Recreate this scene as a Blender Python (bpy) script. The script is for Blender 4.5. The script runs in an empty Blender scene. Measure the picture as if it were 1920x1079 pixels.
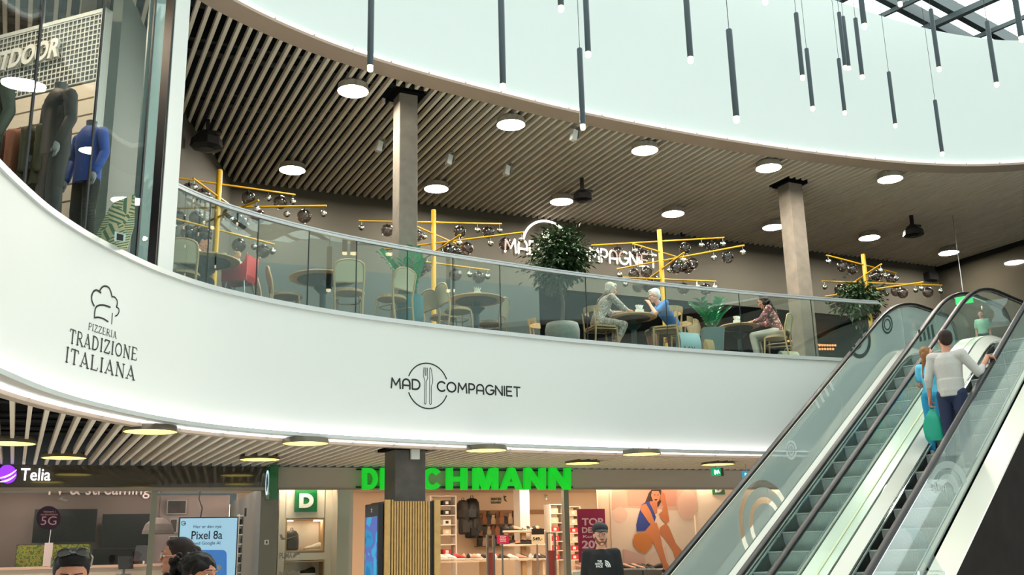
import bpy, bmesh, math, random
from math import sin, cos, pi, radians as R, atan2, sqrt, hypot
from mathutils import Vector as V, Matrix as M
random.seed(7)
SC = bpy.context.scene
COL = SC.collection
# ---------------------------------------------------------------- camera
F, PITCH, ROLL, CAMZ = 1880.0, R(14.55), R(1.28), 1.7
GZ = 0.15                                  # level of the ground floor
kcr, ksr, kcp, ksp = cos(ROLL), sin(ROLL), cos(PITCH), sin(PITCH)
cam_d = bpy.data.cameras.new('camera')
cam = bpy.data.objects.new('camera', cam_d)
COL.objects.link(cam)
cam_d.sensor_width = 36.0
cam_d.lens = F / 1920 * 36
cam_d.clip_end = 300
RR = V((kcr, ksr * ksp, -ksr * kcp)); UU = V((ksr, -kcr * ksp, kcr * kcp)); FF = V((0, kcp, ksp))
cam.matrix_world = M(((RR.x, UU.x, -FF.x, 0), (RR.y, UU.y, -FF.y, 0), (RR.z, UU.z, -FF.z, CAMZ), (0, 0, 0, 1)))
SC.camera = cam
# ---------------------------------------------------------------- light and exposure
SC.view_settings.view_transform = 'Standard'
SC.view_settings.look = 'None'
SC.view_settings.gamma = 1.0
SC.view_settings.exposure = -0.22
SC.view_settings.use_curve_mapping = False
wd = bpy.data.worlds.new('overcast_sky'); SC.world = wd; wd.use_nodes = True
bg = wd.node_tree.nodes['Background']
bg.inputs[0].default_value = (0.925, 0.985, 0.965, 1); bg.inputs[1].default_value = 3.3
SC.cycles.transparent_max_bounces = 24
SC.cycles.max_bounces = 8
SC.cycles.sample_clamp_indirect = 6.0
SC.cycles.caustics_reflective = False
SC.cycles.caustics_refractive = False

def ray(x, y):
    u = (x - 960) / F; v = -(y - 539.5) / F
    rt = u * kcr + v * ksr; up = -u * ksr + v * kcr
    return V((rt, kcp - up * ksp, ksp + up * kcp))
def at_z(x, y, z):
    d = ray(x, y); return V((0, 0, CAMZ)) + d * ((z - CAMZ) / d.z)
def at_y(x, y, Y):
    d = ray(x, y); return V((0, 0, CAMZ)) + d * (Y / d.y)
def at_d(x, y, D):
    d = ray(x, y); return V((0, 0, CAMZ)) + d * (D / hypot(d.x, d.y))
# ---------------------------------------------------------------- materials
def lin(h):
    h = h.lstrip('#'); o = []
    for i in (0, 2, 4):
        c = int(h[i:i + 2], 16) / 255
        o.append(c / 12.92 if c <= .04045 else ((c + .055) / 1.055) ** 2.4)
    return (*o, 1)
MATS = {}
def mat(name, col, rough=.5, metal=0., emis=0., noise=0., nscale=8., bump=0., coat=0., spec=.5):
    if name in MATS: return MATS[name]
    m = bpy.data.materials.new(name); m.use_nodes = True; MATS[name] = m
    nt = m.node_tree; b = nt.nodes['Principled BSDF']
    c = lin(col)
    b.inputs['Base Color'].default_value = c; b.inputs['Roughness'].default_value = rough
    b.inputs['Metallic'].default_value = metal; b.inputs['Specular IOR Level'].default_value = spec
    if coat: b.inputs['Coat Weight'].default_value = coat; b.inputs['Coat Roughness'].default_value = .03
    if emis:
        b.inputs['Emission Color'].default_value = c; b.inputs['Emission Strength'].default_value = emis
    if noise or bump:
        tc = nt.nodes.new('ShaderNodeTexCoord'); nz = nt.nodes.new('ShaderNodeTexNoise')
        nz.inputs['Scale'].default_value = nscale; nz.inputs['Detail'].default_value = 5
        nt.links.new(tc.outputs['Object'], nz.inputs['Vector'])
        if noise:
            rp = nt.nodes.new('ShaderNodeValToRGB')
            rp.color_ramp.elements[0].position = .3; rp.color_ramp.elements[1].position = .7
            rp.color_ramp.elements[0].color = tuple(min(1, x * (1 - noise)) for x in c[:3]) + (1,)
            rp.color_ramp.elements[1].color = tuple(min(1, x * (1 + noise)) for x in c[:3]) + (1,)
            nt.links.new(nz.outputs['Fac'], rp.inputs[0]); nt.links.new(rp.outputs[0], b.inputs['Base Color'])
        if bump:
            bp = nt.nodes.new('ShaderNodeBump'); bp.inputs['Strength'].default_value = bump; bp.inputs['Distance'].default_value = .01
            nt.links.new(nz.outputs['Fac'], bp.inputs['Height']); nt.links.new(bp.outputs[0], b.inputs['Normal'])
    return m
def glass(name, tint=(.84, .93, .90), ior=1.5, boost=1.0, rough=0., haze=0., hazecol=(.8, .85, .83, 1)):
    """a thin pane: tinted transmission plus a mirror reflection that grows at grazing angles"""
    if name in MATS: return MATS[name]
    m = bpy.data.materials.new(name); m.use_nodes = True; MATS[name] = m
    nt = m.node_tree; nt.nodes.clear()
    out = nt.nodes.new('ShaderNodeOutputMaterial'); tr = nt.nodes.new('ShaderNodeBsdfTransparent')
    tr.inputs[0].default_value = (*tint, 1)
    gl = nt.nodes.new('ShaderNodeBsdfGlossy'); gl.inputs['Roughness'].default_value = rough
    gl.inputs['Color'].default_value = (.93, .98, .96, 1)
    # Schlick reflectance from |N.I|, the same for both faces of the sheet
    f0 = ((ior - 1) / (ior + 1)) ** 2
    ge = nt.nodes.new('ShaderNodeNewGeometry'); dt = nt.nodes.new('ShaderNodeVectorMath'); dt.operation = 'DOT_PRODUCT'
    nt.links.new(ge.outputs['Normal'], dt.inputs[0]); nt.links.new(ge.outputs['Incoming'], dt.inputs[1])
    def ma(op, a, b_=None, c_=None):
        x = nt.nodes.new('ShaderNodeMath'); x.operation = op; x.use_clamp = (op == 'MULTIPLY_ADD')
        for i, q in enumerate((a, b_, c_)):
            if q is None: continue
            if isinstance(q, (int, float)): x.inputs[i].default_value = q
            else: nt.links.new(q, x.inputs[i])
        return x.outputs[0]
    fz = ma('POWER', ma('SUBTRACT', 1.0, ma('ABSOLUTE', dt.outputs['Value'])), 5.0)
    fres = ma('MULTIPLY_ADD', fz, (1 - f0) * boost * .6, f0 * boost)
    mx = nt.nodes.new('ShaderNodeMixShader')
    nt.links.new(fres, mx.inputs[0])
    if haze:
        df = nt.nodes.new('ShaderNodeBsdfDiffuse'); df.inputs[0].default_value = hazecol
        m2 = nt.nodes.new('ShaderNodeMixShader'); m2.inputs[0].default_value = haze
        nt.links.new(tr.outputs[0], m2.inputs[1]); nt.links.new(df.outputs[0], m2.inputs[2]); nt.links.new(m2.outputs[0], mx.inputs[1])
    else:
        nt.links.new(tr.outputs[0], mx.inputs[1])
    nt.links.new(gl.outputs[0], mx.inputs[2]); nt.links.new(mx.outputs[0], out.inputs[0])
    return m
def pattern(name, cols, scale=20, kind='noise', rough=.8):
    """patterned cloth: a noise or voronoi field cut into flat colours"""
    if name in MATS: return MATS[name]
    m = mat(name, cols[0], rough); nt = m.node_tree; b = nt.nodes['Principled BSDF']
    tc = nt.nodes.new('ShaderNodeTexCoord')
    nz = nt.nodes.new('ShaderNodeTexNoise' if kind == 'noise' else 'ShaderNodeTexVoronoi')
    nz.inputs['Scale'].default_value = scale
    nt.links.new(tc.outputs['Object'], nz.inputs['Vector'])
    rp = nt.nodes.new('ShaderNodeValToRGB'); rp.color_ramp.interpolation = 'CONSTANT'
    el = rp.color_ramp.elements
    while len(el) < len(cols): el.new(.5)
    for i, c in enumerate(cols):
        el[i].position = (.30 + .40 * i / len(cols)) if (kind == 'noise' and i) else i / len(cols)
        el[i].color = lin(c)
    if kind == 'noise': nt.links.new(nz.outputs['Fac'], rp.inputs[0])
    else:
        sx = nt.nodes.new('ShaderNodeSeparateColor'); nt.links.new(nz.outputs['Color'], sx.inputs[0]); nt.links.new(sx.outputs[0], rp.inputs[0])
    nt.links.new(rp.outputs[0], b.inputs['Base Color'])
    return m
W_WHITE = mat('white_painted_panel', 'DCE0DC', .55)
W_TRIMG = mat('pale_grey_metal', 'C9CECD', .35, .3)
W_TAN = mat('tan_metal_slat', 'EFE4D4', .42, spec=.6)
W_TRIMT = mat('beige_trim', 'B5A394', .5)
W_BLACK = mat('black_void', '0B0B0C', .9, spec=.1)
W_PIPE = mat('dark_grey_pipe', '303234', .6)
W_CONC = mat('concrete', '7A7266', .75, noise=.22, nscale=3.5, bump=.3)
W_CONCD = mat('dark_polished_concrete', '4A453F', .35, noise=.35, nscale=4, bump=.1)
W_TAUPE = mat('taupe_wall_paint', '504D43', .8)
W_STEEL = mat('brushed_steel', 'A9AEB0', .28, .9)
W_CHROME = mat('chrome', 'D8DCDD', .08, 1.)
W_RUB = mat('black_rubber', '121416', .45, spec=.3)
W_GUN = mat('gunmetal_tube', '3E474B', .4, .6)
W_LED = mat('led_diffuser', 'FFFFFF', .5, emis=1.6)
W_LAMP = mat('lamp_disc_white', 'FFF4E4', .5, emis=330.0)
W_LAMPW = mat('lamp_disc_warm', 'FFE878', .5, emis=2.6)
W_BULB = mat('warm_bulb', 'FFE2B8', .5, emis=9.0)
W_YEL = mat('mustard_paint', 'D2A313', .4)
W_OAK = mat('pale_oak', 'C9A678', .5, noise=.12, nscale=30)
W_CANE = mat('woven_cane', 'C2B494', .7)
W_SEAT = mat('tan_seat_pad', 'A88F72', .8)
W_BLK = mat('satin_black', '141416', .4)
G_RAIL = glass('balustrade_glass', (.87, .95, .93), 1.5, 1.5)
G_SHOP = glass('shopfront_glass', (.95, .98, .97), 1.5, .55)
G_CLEAR = glass('clear_glass', (.93, .97, .96), 1.45, 1.0)
G_ESC = glass('escalator_glass', (.93, .975, .965), 1.5, .8, haze=.03, hazecol=(.60, .74, .71, 1))
G_SMOKE = glass('smoked_globe_glass', (.50, .45, .44), 1.6, 1.5)
# ---------------------------------------------------------------- mesh builder
class MB:
    def __init__(s, T=None): s.v = []; s.f = []; s.m = []; s.T = T or M(); s.k = 0
    def add(s, vs, fs):
        b = len(s.v); s.v += [s.T @ V(p) for p in vs]
        s.f += [tuple(i + b for i in f) for f in fs]; s.m += [s.k] * len(fs); return s
    def box(s, c, d, rz=0, rot=None):
        x, y, z = d[0] / 2, d[1] / 2, d[2] / 2
        q = rot or M.Rotation(rz, 3, 'Z')
        vs = [V(c) + q @ V((i * x, j * y, k * z)) for k in (-1, 1) for j in (-1, 1) for i in (-1, 1)]
        return s.add(vs, [(0, 2, 3, 1), (4, 5, 7, 6), (0, 1, 5, 4), (2, 6, 7, 3), (0, 4, 6, 2), (1, 3, 7, 5)])
    def bb(s, x0, x1, y0, y1, z0, z1):
        return s.box(((x0 + x1) / 2, (y0 + y1) / 2, (z0 + z1) / 2), (abs(x1 - x0), abs(y1 - y0), abs(z1 - z0)))
    def rbox(s, c, d, r=.02, rz=0, n=4):
        """upright box with rounded vertical corners"""
        x, y = d[0] / 2 - r, d[1] / 2 - r; P = []
        for (a, b, t) in ((x, y, 0), (-x, y, 90), (-x, -y, 180), (x, -y, 270)):
            for i in range(n + 1):
                q = R(t + 90 * i / n); P.append((a + r * cos(q), b + r * sin(q)))
        q = M.Rotation(rz, 2)
        P = [q @ V(p) for p in P]
        return s.prism([(c[0] + p.x, c[1] + p.y) for p in P], c[2] - d[2] / 2, c[2] + d[2] / 2)
    def prism(s, poly, z0, z1):
        n = len(poly)
        vs = [(p[0], p[1], z0) for p in poly] + [(p[0], p[1], z1) for p in poly]
        return s.add(vs, [tuple(range(n - 1, -1, -1)), tuple(range(n, 2 * n))] + [(i, (i + 1) % n, n + (i + 1) % n, n + i) for i in range(n)])
    def plate(s, poly, th=.0, ax=None):
        """planar polygon of 3-D points given a thickness along ax"""
        n = len(poly); a = V(ax or (0, 0, 1)) * th
        vs = [V(p) for p in poly] + [V(p) + a for p in poly]
        return s.add(vs, [tuple(range(n - 1, -1, -1)), tuple(range(n, 2 * n))] + [(i, (i + 1) % n, n + (i + 1) % n, n + i) for i in range(n)])
    def loft(s, rings, cap=True, closed=False):
        n = len(rings[0]); vs = [p for r in rings for p in r]; fs = []
        m = len(rings)
        for i in range(m if closed else m - 1):
            a, b = i * n, ((i + 1) % m) * n
            for j in range(n): fs.append((a + j, a + (j + 1) % n, b + (j + 1) % n, b + j))
        if cap and not closed: fs += [tuple(range(n - 1, -1, -1)), tuple(range((m - 1) * n, m * n))]
        return s.add(vs, fs)
    def strip(s, rows):
        """open sheet through rows of points"""
        n = len(rows[0]); vs = [p for r in rows for p in r]
        return s.add(vs, [(i * n + j, i * n + j + 1, (i + 1) * n + j + 1, (i + 1) * n + j) for i in range(len(rows) - 1) for j in range(n - 1)])
    def sweep(s, path, prof, closed=False, up=V((0, 0, 1)), cap=True):
        """profile (a,b): a to the right of travel, b up"""
        P = [V(p) for p in path]; n = len(P); rings = []
        for i in range(n):
            a = P[i - 1] if (i or closed) else P[i]; b = P[(i + 1) % n] if (i < n - 1 or closed) else P[i]
            t = (b - a).normalized(); rt = t.cross(up)
            if rt.length < 1e-4: rt = V((1, 0, 0))
            rt.normalize(); u2 = rt.cross(t)
            rings.append([P[i] + rt * q[0] + u2 * q[1] for q in prof])
        return s.loft(rings, cap, closed)
    def tube(s, path, r, n=8, closed=False, cap=True):
        P = [V(p) for p in path]; k = len(P); rr = r if isinstance(r, (list, tuple)) else [r] * k
        rings = []; ref = None
        for i in range(k):
            a = P[i - 1] if (i or closed) else P[i]; b = P[(i + 1) % k] if (i < k - 1 or closed) else P[i]
            t = (b - a).normalized()
            if ref is None: ref = V((0, 0, 1)) if abs(t.z) < .9 else V((1, 0, 0))
            x = t.cross(ref).normalized(); y = t.cross(x).normalized(); ref = x.cross(t).normalized()
            rings.append([P[i] + (x * cos(2 * pi * j / n) + y * sin(2 * pi * j / n)) * rr[i] for j in range(n)])
        return s.loft(rings, cap, closed)
    def lathe(s, prof, c=(0, 0, 0), n=20, ax=None):
        q = V((0, 0, 1)).rotation_difference(V(ax)).to_matrix() if ax else M.Identity(3)
        rings = [[V(c) + q @ V((max(r, 1e-4) * cos(2 * pi * j / n), max(r, 1e-4) * sin(2 * pi * j / n), z)) for j in range(n)] for r, z in prof]
        return s.loft(rings, True)
    def ball(s, c, r, n=12, m=8, rot=None):
        rx, ry, rz = r if isinstance(r, (list, tuple)) else (r, r, r); q = rot or M.Identity(3)
        rings = [[V(c) + q @ V((rx * sin(pi * i / m) * cos(2 * pi * j / n), ry * sin(pi * i / m) * sin(2 * pi * j / n), -rz * cos(pi * i / m))) for j in range(n)] for i in [.02] + list(range(1, m)) + [m - .02]]
        return s.loft(rings, True)
    def limb(s, a, ra, b, rb, n=12):
        """tapered capsule"""
        a, b = V(a), V(b); t = (b - a).normalized(); L = (b - a).length
        x = t.cross(V((0, 0, 1)) if abs(t.z) < .9 else V((1, 0, 0))).normalized(); y = t.cross(x)
        pr = [(ra * sin(q), -ra * cos(q)) for q in (.05, .5, 1.0, pi / 2)] + [(rb * sin(q), L - rb * cos(q)) for q in (pi / 2, 2.1, 2.6, pi - .05)]
        return s.loft([[a + (x * cos(2 * pi * j / n) + y * sin(2 * pi * j / n)) * r + t * z for j in range(n)] for r, z in pr])
    def build(s, name, mats, parent=None, smooth=False, bevel=0, **kw):
        me = bpy.data.meshes.new(name); me.from_pydata([tuple(p) for p in s.v], [], s.f)
        for m_ in (mats if isinstance(mats, (list, tuple)) else [mats]): me.materials.append(m_)
        me.polygons.foreach_set('material_index', s.m)
        if smooth:
            me.polygons.foreach_set('use_smooth', [True] * len(s.f))
        me.update()
        if smooth is not True and smooth: me.set_sharp_from_angle(angle=R(smooth))
        o = bpy.data.objects.new(name, me); COL.objects.link(o)
        if parent: o.parent = parent
        if bevel:
            b = o.modifiers.new('bevel', 'BEVEL'); b.width = bevel; b.segments = 2; b.limit_method = 'ANGLE'
        for k, v in kw.items(): o[k] = v
        return o
def tag(o, label, cat, group=None, kind=None):
    o['label'] = label; o['category'] = cat
    if group: o['group'] = group
    if kind: o['kind'] = kind
    return o
def thing(name, label, cat, loc=(0, 0, 0), rz=0, group=None):
    o = bpy.data.objects.new(name, None); COL.objects.link(o); o.location = loc; o.rotation_euler = (0, 0, rz)
    o.empty_display_size = .1
    return tag(o, label, cat, group)
ORD = ['first', 'second', 'third', 'fourth', 'fifth', 'sixth', 'seventh', 'eighth', 'ninth', 'tenth', 'eleventh', 'twelfth', 'thirteenth', 'fourteenth', 'fifteenth', 'sixteenth', 'seventeenth', 'eighteenth', 'nineteenth', 'twentieth'] + ['%dth' % i for i in range(21, 60)]
def struct(o): o['kind'] = 'structure'; return o
def dup(root, loc=None, rz=None, label=None, sc=None, group=None):
    r = root.copy(); COL.objects.link(r)
    if loc is not None: r.location = loc
    if rz is not None: r.rotation_euler = (0, 0, rz)
    if sc: r.scale = (sc,) * 3 if not isinstance(sc, tuple) else sc
    if label: r['label'] = label
    if group: r['group'] = group
    for ch in list(root.children):
        c = ch.copy(); COL.objects.link(c); c.parent = r
        for g in list(ch.children):
            d = g.copy(); COL.objects.link(d); d.parent = c
    return r
# ---------------------------------------------------------------- lettering
def font_mesh(body, bold=0.0, extrude=0.0):
    cu = bpy.data.curves.new('txt', 'FONT'); cu.body = body; cu.size = 1; cu.offset = bold; cu.extrude = extrude
    cu.resolution_u = 4
    o = bpy.data.objects.new('txt', cu); COL.objects.link(o)
    dg = bpy.context.evaluated_depsgraph_get(); me = bpy.data.meshes.new_from_object(o.evaluated_get(dg))
    bpy.data.objects.remove(o); vs = [v.co.copy() for v in me.vertices]; fs = [tuple(p.vertices) for p in me.polygons]
    bpy.data.meshes.remove(me); return vs, fs
def text(mb, body, O, X, Z, w, h, bold=0., ext=.0, shear=0.):
    """lettering fitted into a w by h box whose lower left corner is O, X and Z unit axes"""
    vs, fs = font_mesh(body, bold, 1.0)
    x0 = min(v.x for v in vs); x1 = max(v.x for v in vs); y0 = min(v.y for v in vs); y1 = max(v.y for v in vs)
    X, Z, O = V(X).normalized(), V(Z).normalized(), V(O); N = X.cross(Z)
    return mb.add([O + X * ((v.x - x0) / (x1 - x0) * w + shear * (v.y - y0) / (y1 - y0) * h) + Z * ((v.y - y0) / (y1 - y0) * h) + N * ((v.z + 1) * .5 * ext) for v in vs], fs)
def arc(cx, cy, rx, ry, a0, a1, n=10): return [(cx + rx * cos(R(a0 + (a1 - a0) * i / n)), cy + ry * sin(R(a0 + (a1 - a0) * i / n))) for i in range(n + 1)]
GL = {  # width, strokes (thin geometric alphabet)
 'M': (1.0, [[(0, 0), (.08, 1), (.5, .32), (.92, 1), (1, 0)]]),
 'A': (.8, [[(0, 0), (0, .6)] + arc(.4, .6, .4, .4, 180, 0) + [(.8, 0)], [(0, .35), (.8, .35)]]),
 'D': (.85, [[(0, 0), (0, 1), (.35, 1)] + arc(.35, .5, .5, .5, 90, -90) + [(0, 0)]]),
 'C': (.85, [arc(.5, .5, .5, .5, 45, 315, 16)]),
 'O': (1.0, [arc(.5, .5, .5, .5, 0, 360, 24)]),
 'P': (.65, [[(0, 0), (0, 1), (.35, 1)] + arc(.35, .7, .3, .3, 90, -90) + [(0, .4)]]),
 'G': (.9, [arc(.5, .5, .5, .5, 50, 350, 16) + [(.98, .48), (.6, .48)]]),
 'N': (.8, [[(0, 0), (0, 1), (.8, 0), (.8, 1)]]),
 'I': (.0, [[(0, 0), (0, 1)]]),
 'E': (.62, [[(.62, 0), (0, 0), (0, 1), (.62, 1)], [(0, .5), (.55, .5)]]),
 'T': (.75, [[(0, 1), (.75, 1)], [(.375, 1), (.375, 0)]])}
SER = {  # serif alphabet: (strokes, weight) plus feet
 'P': (.55, [([(.12, 0), (.12, 1)], 1), ([(.12, 1), (.3, 1)] + arc(.3, .74, .24, .26, 90, -90) + [(.12, .48)], .6)], [(.12, 0)]),
 'I': (.3, [([(.15, 0), (.15, 1)], 1)], [(.15, 0), (.15, 1)]),
 'Z': (.62, [([(.05, .85), (.08, 1), (.55, 1), (.05, 0), (.55, 0), (.6, .18)], .75)], []),
 'E': (.6, [([(.12, 0), (.12, 1)], 1), ([(.12, 1), (.52, 1), (.55, .85)], .5), ([(.12, .52), (.42, .52)], .5), ([(.12, 0), (.54, 0), (.58, .18)], .5)], [(.12, 0), (.12, 1)]),
 'R': (.66, [([(.12, 0), (.12, 1)], 1), ([(.12, 1), (.3, 1)] + arc(.3, .75, .22, .25, 90, -90) + [(.12, .5)], .6), ([(.3, .5), (.64, 0)], .9)], [(.12, 0), (.62, 0)]),
 'A': (.7, [([(.08, 0), (.36, 1)], .5), ([(.34, 1), (.62, 0)], 1), ([(.18, .34), (.36, .22), (.54, .34)], .45)], [(.08, 0), (.62, 0)]),
 'T': (.66, [([(.33, 0), (.33, 1)], 1), ([(.03, .82), (.06, 1), (.6, 1), (.63, .82)], .55)], [(.33, 0)]),
 'D': (.7, [([(.12, 0), (.12, 1)], 1), ([(.12, 1), (.28, 1)] + arc(.28, .5, .34, .5, 90, -90) + [(.12, 0)], .7)], [(.12, 0), (.12, 1)]),
 'O': (.74, [(arc(.37, .5, .31, .5, 0, 360, 20), .75)], []),
 'N': (.74, [([(.12, 0), (.12, 1)], .5), ([(.12, 1), (.62, 0)], 1), ([(.62, 0), (.62, 1)], .5)], [(.12, 0), (.12, 1), (.62, 1)]),
 'L': (.58, [([(.12, 0), (.12, 1)], 1), ([(.12, 0), (.52, 0), (.56, .2)], .5)], [(.12, 0), (.12, 1)])}
def ribbon(pts, w, step=.06):
    """stroke as a list of quads in 2-D with round joints"""
    P = [V(p) for p in pts]; quads = []
    for a, b in zip(P, P[1:]):
        L = (b - a).length
        if L < 1e-6: continue
        t = (b - a) / L; nn = V((-t.y, t.x)) * w / 2; k = max(1, int(L / step))
        for i in range(k):
            p = a + (b - a) * (i / k); q = a + (b - a) * ((i + 1) / k)
            quads.append([p - nn, q - nn, q + nn, p + nn])
    for p in P:
        quads.append([p + V((cos(R(45 * i)), sin(R(45 * i)))) * w / 2 for i in range(8)])
    return quads
# ---------------------------------------------------------------- the oval edge of the atrium
CP = [(-3.2, 4.6), (-3.75, 5.8), (-4.12, 7.2), (-4.28, 8.4), (-4.30, 9.2), (-4.22, 10.0), (-3.98, 11.05), (-3.52, 12.0), (-2.6, 13.07), (-1.5, 13.97), (-.1, 14.9), (1.2, 15.68), (3.05, 16.62), (5.1, 17.5), (6.65, 18.05), (7.8, 18.38), (8.8, 18.56), (9.55, 18.58), (10.3, 18.48), (11.5, 17.95), (13.0, 16.5), (14.6, 13.6), (15.4, 9.5), (15.0, 4.5), (13.2, -.5), (9.8, -4.6), (5, -6.2), (1, -4.8), (-1.0, -1.8), (-2.2, 1.6)]
def catmull(P, closed, k=8):
    n = len(P); o = []
    for i in range(n if closed else n - 1):
        g = lambda j: V(P[j % n]) if closed else V(P[max(0, min(n - 1, j))])
        a, b, c, d = g(i - 1), g(i), g(i + 1), g(i + 2)
        for q in range(k):
            t = q / k
            o.append(.5 * (2 * b + (c - a) * t + (2 * a - 5 * b + 4 * c - d) * t * t + (3 * b - a - 3 * c + d) * t ** 3))
    if not closed: o.append(V(P[-1]))
    return o
OV = catmull(CP, True)                       # whole oval, clockwise seen from above
def offs(P, d, closed=False):
    """d > 0 moves into the void"""
    n = len(P); o = []
    for i in range(n):
        a = P[i - 1] if (i or closed) else P[i]; b = P[(i + 1) % n] if (i < n - 1 or closed) else P[i]
        t = (b - a).normalized(); o.append(P[i] + V((t.y, -t.x)) * d)
    return o
OPENC = OV[:14 * 8 + 2]                      # open part: left end .. escalator landing
SL = [0.0]
for a_, b_ in zip(OPENC, OPENC[1:]): SL.append(SL[-1] + (b_ - a_).length)
def cur(s, d=0.0, z=0.0):
    """point at arc length s of the balcony edge, d into the void"""
    s = max(0, min(SL[-1] - 1e-4, s)); i = 0
    while SL[i + 1] < s: i += 1
    t = (s - SL[i]) / (SL[i + 1] - SL[i]); a, b = OPENC[i], OPENC[i + 1]; u = (b - a).normalized()
    p = a + (b - a) * t
    return V((p.x + u.y * d, p.y - u.x * d, z))
def oncur(px, py=None):
    d = ray(px, 500 if py is None else py); az = d.x / d.y; best = None
    for i in range(16, len(OPENC) - 1):
        a, b = OPENC[i], OPENC[i + 1]
        fa, fb = a.x - az * a.y, b.x - az * b.y
        if fa * fb <= 0 and fa != fb:
            t = fa / (fa - fb); p = a + (b - a) * t; best = (SL[i] + t * (SL[i + 1] - SL[i]), p); 
            if a.y > 8.8: break
    s, p = best
    return s, CAMZ + d.z * p.y / d.y
def sub(s0, s1, d=0, step=.15):
    n = max(2, int((s1 - s0) / step)); return [cur(s0 + (s1 - s0) * i / n, d).xy for i in range(n + 1)]
def band(mb, P, d0, d1, z0, z1, closed=False):
    """solid ring following P between offsets d0<d1 and heights z0<z1"""
    A, B = offs(P, d0, closed), offs(P, d1, closed)
    rings = [[V((a.x, a.y, z0)), V((b.x, b.y, z0)), V((b.x, b.y, z1)), V((a.x, a.y, z1))] for a, b in zip(A, B)]
    return mb.loft(rings, True, closed)
ZLO, ZFL, ZUP, ZPAR = 3.14, 4.85, 8.85, 12.1
S_END = SL[-1]
# white fascia of the upper floor
b = MB(); band(b, OPENC, -.25, 0, ZLO + .02, ZFL - .04); f_ = b.build('wall_balcony', W_WHITE, smooth=40); struct(f_)
b = MB(); band(b, OPENC, -.02, .035, ZFL - .04, ZFL + .02); struct(b.build('trim_1', W_TRIMG, smooth=40))
b = MB(); band(b, OPENC, -.12, .14, ZLO - .01, ZLO + .035); struct(b.build('trim_2', W_TRIMG, smooth=40))
b = MB(); band(b, OPENC, -.24, -.125, ZLO - .06, ZLO + .01); struct(b.build('trim_3', W_TRIMT, smooth=40))
# light strips of the ledge: one long strip shining up the fascia and short diffusers below
b = MB(); band(b, OPENC, .06, .11, ZLO + .036, ZLO + .046)
o = b.build('cove_light', mat('led_cove', 'FFF0F2', .5, emis=6.0), smooth=40); tag(o, 'long white light strip in the ledge at the foot of the curved balcony front', 'light')
b = MB(); s = .2; 
while s < S_END - .7:
    band(b, sub(s, s + .60, 0, .1), -.12, -.02, ZLO - .024, ZLO - .012); s += .64
tag(b.build('edge_light', W_LED), 'row of short white diffusers under the lower curved ledge', 'light')
# upper opening
def ztop(p): return max(11.35, min(12.6, 12.08 - (p.x - 7.1) * .2)) if p.y > 10 else 11.6
b = MB(); A_, B_ = offs(OV, -.2, True), OV
b.loft([[V((a.x, a.y, ZUP)), V((c.x, c.y, ZUP)), V((c.x, c.y, ztop(c))), V((a.x, a.y, ztop(c)))] for a, c in zip(A_, B_)], True, True); struct(b.build('wall_parapet', mat('upper_white_wall', 'E3EBE8', .6), smooth=40))
b = MB(); band(b, OV, -.36, .02, ZUP - .07, ZUP, True); struct(b.build('trim_4', W_TRIMT, smooth=40))
b = MB(); OVL = [0.0]
for a_, c_ in zip(OV, OV[1:]): OVL.append(OVL[-1] + (c_ - a_).length)
def ovp(s):
    i = 0
    while OVL[i + 1] < s: i += 1
    return OV[i] + (OV[i + 1] - OV[i]) * ((s - OVL[i]) / (OVL[i + 1] - OVL[i]))
s = 3
while s < 34:
    band(b, [ovp(s + .62 * i / 5) for i in range(6)], .022, .05, ZUP - .03, ZUP + .015); s += .66
tag(b.build('edge_light', mat('led_soft', 'FFFDF8', .5, emis=1.0)), 'row of short pale diffusers around the rim of the upper opening', 'light')
# slabs
FAR, LEFT, RIGHT = 44.0, -24.0, 30.0
EA = R(45); ET = math.tan(R(32)); EZ0 = -4.9
e_, n_ = V((sin(EA), cos(EA), 0)), V((cos(EA), -sin(EA), 0))
def EP(s, c, z): return e_ * s + n_ * c + V((0, 0, z))
LAND = 18.0
pl1, pl2 = EP(LAND, -7.62, 0), EP(LAND, -4.6, 0)
vis = offs(OPENC, -.12)
RT = [pl2.xy, V((11.5, 14.6)), V((14, 12)), V((15.4, 9.0)), V((15.4, 4))]
slab = [p for p in vis] + [pl1.xy] + RT + [V((RIGHT, 4)), V((RIGHT, FAR)), V((LEFT, FAR)), V((LEFT, 4.6))]
b = MB(); b.prism([(p.x, p.y) for p in slab], ZLO + .9, ZFL - .005)
b.k = 1
struct(b.build('floor_upper', [W_BLACK, mat('pale_floor_tile', 'DDD5C8', .4)]))
b = MB(); rr_ = catmull([tuple(p) for p in RT], False, 6); band(b, rr_, -.2, 0, ZLO, ZFL); struct(b.build('wall_balcony_right', W_WHITE, smooth=40))
b = MB(); b.box((3, 13.5, GZ - .1), (42, 45, .2)); struct(b.build('floor', mat('stone_floor', 'EFEAE2', .25, noise=.08, nscale=1.5)))
# the far side of the mall behind the camera
b = MB(); b.bb(-16, 24, -9.4, -9, GZ, ZUP); struct(b.build('wall_opposite', mat('shop_row_paint', 'D2CCC2', .7)))
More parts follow.
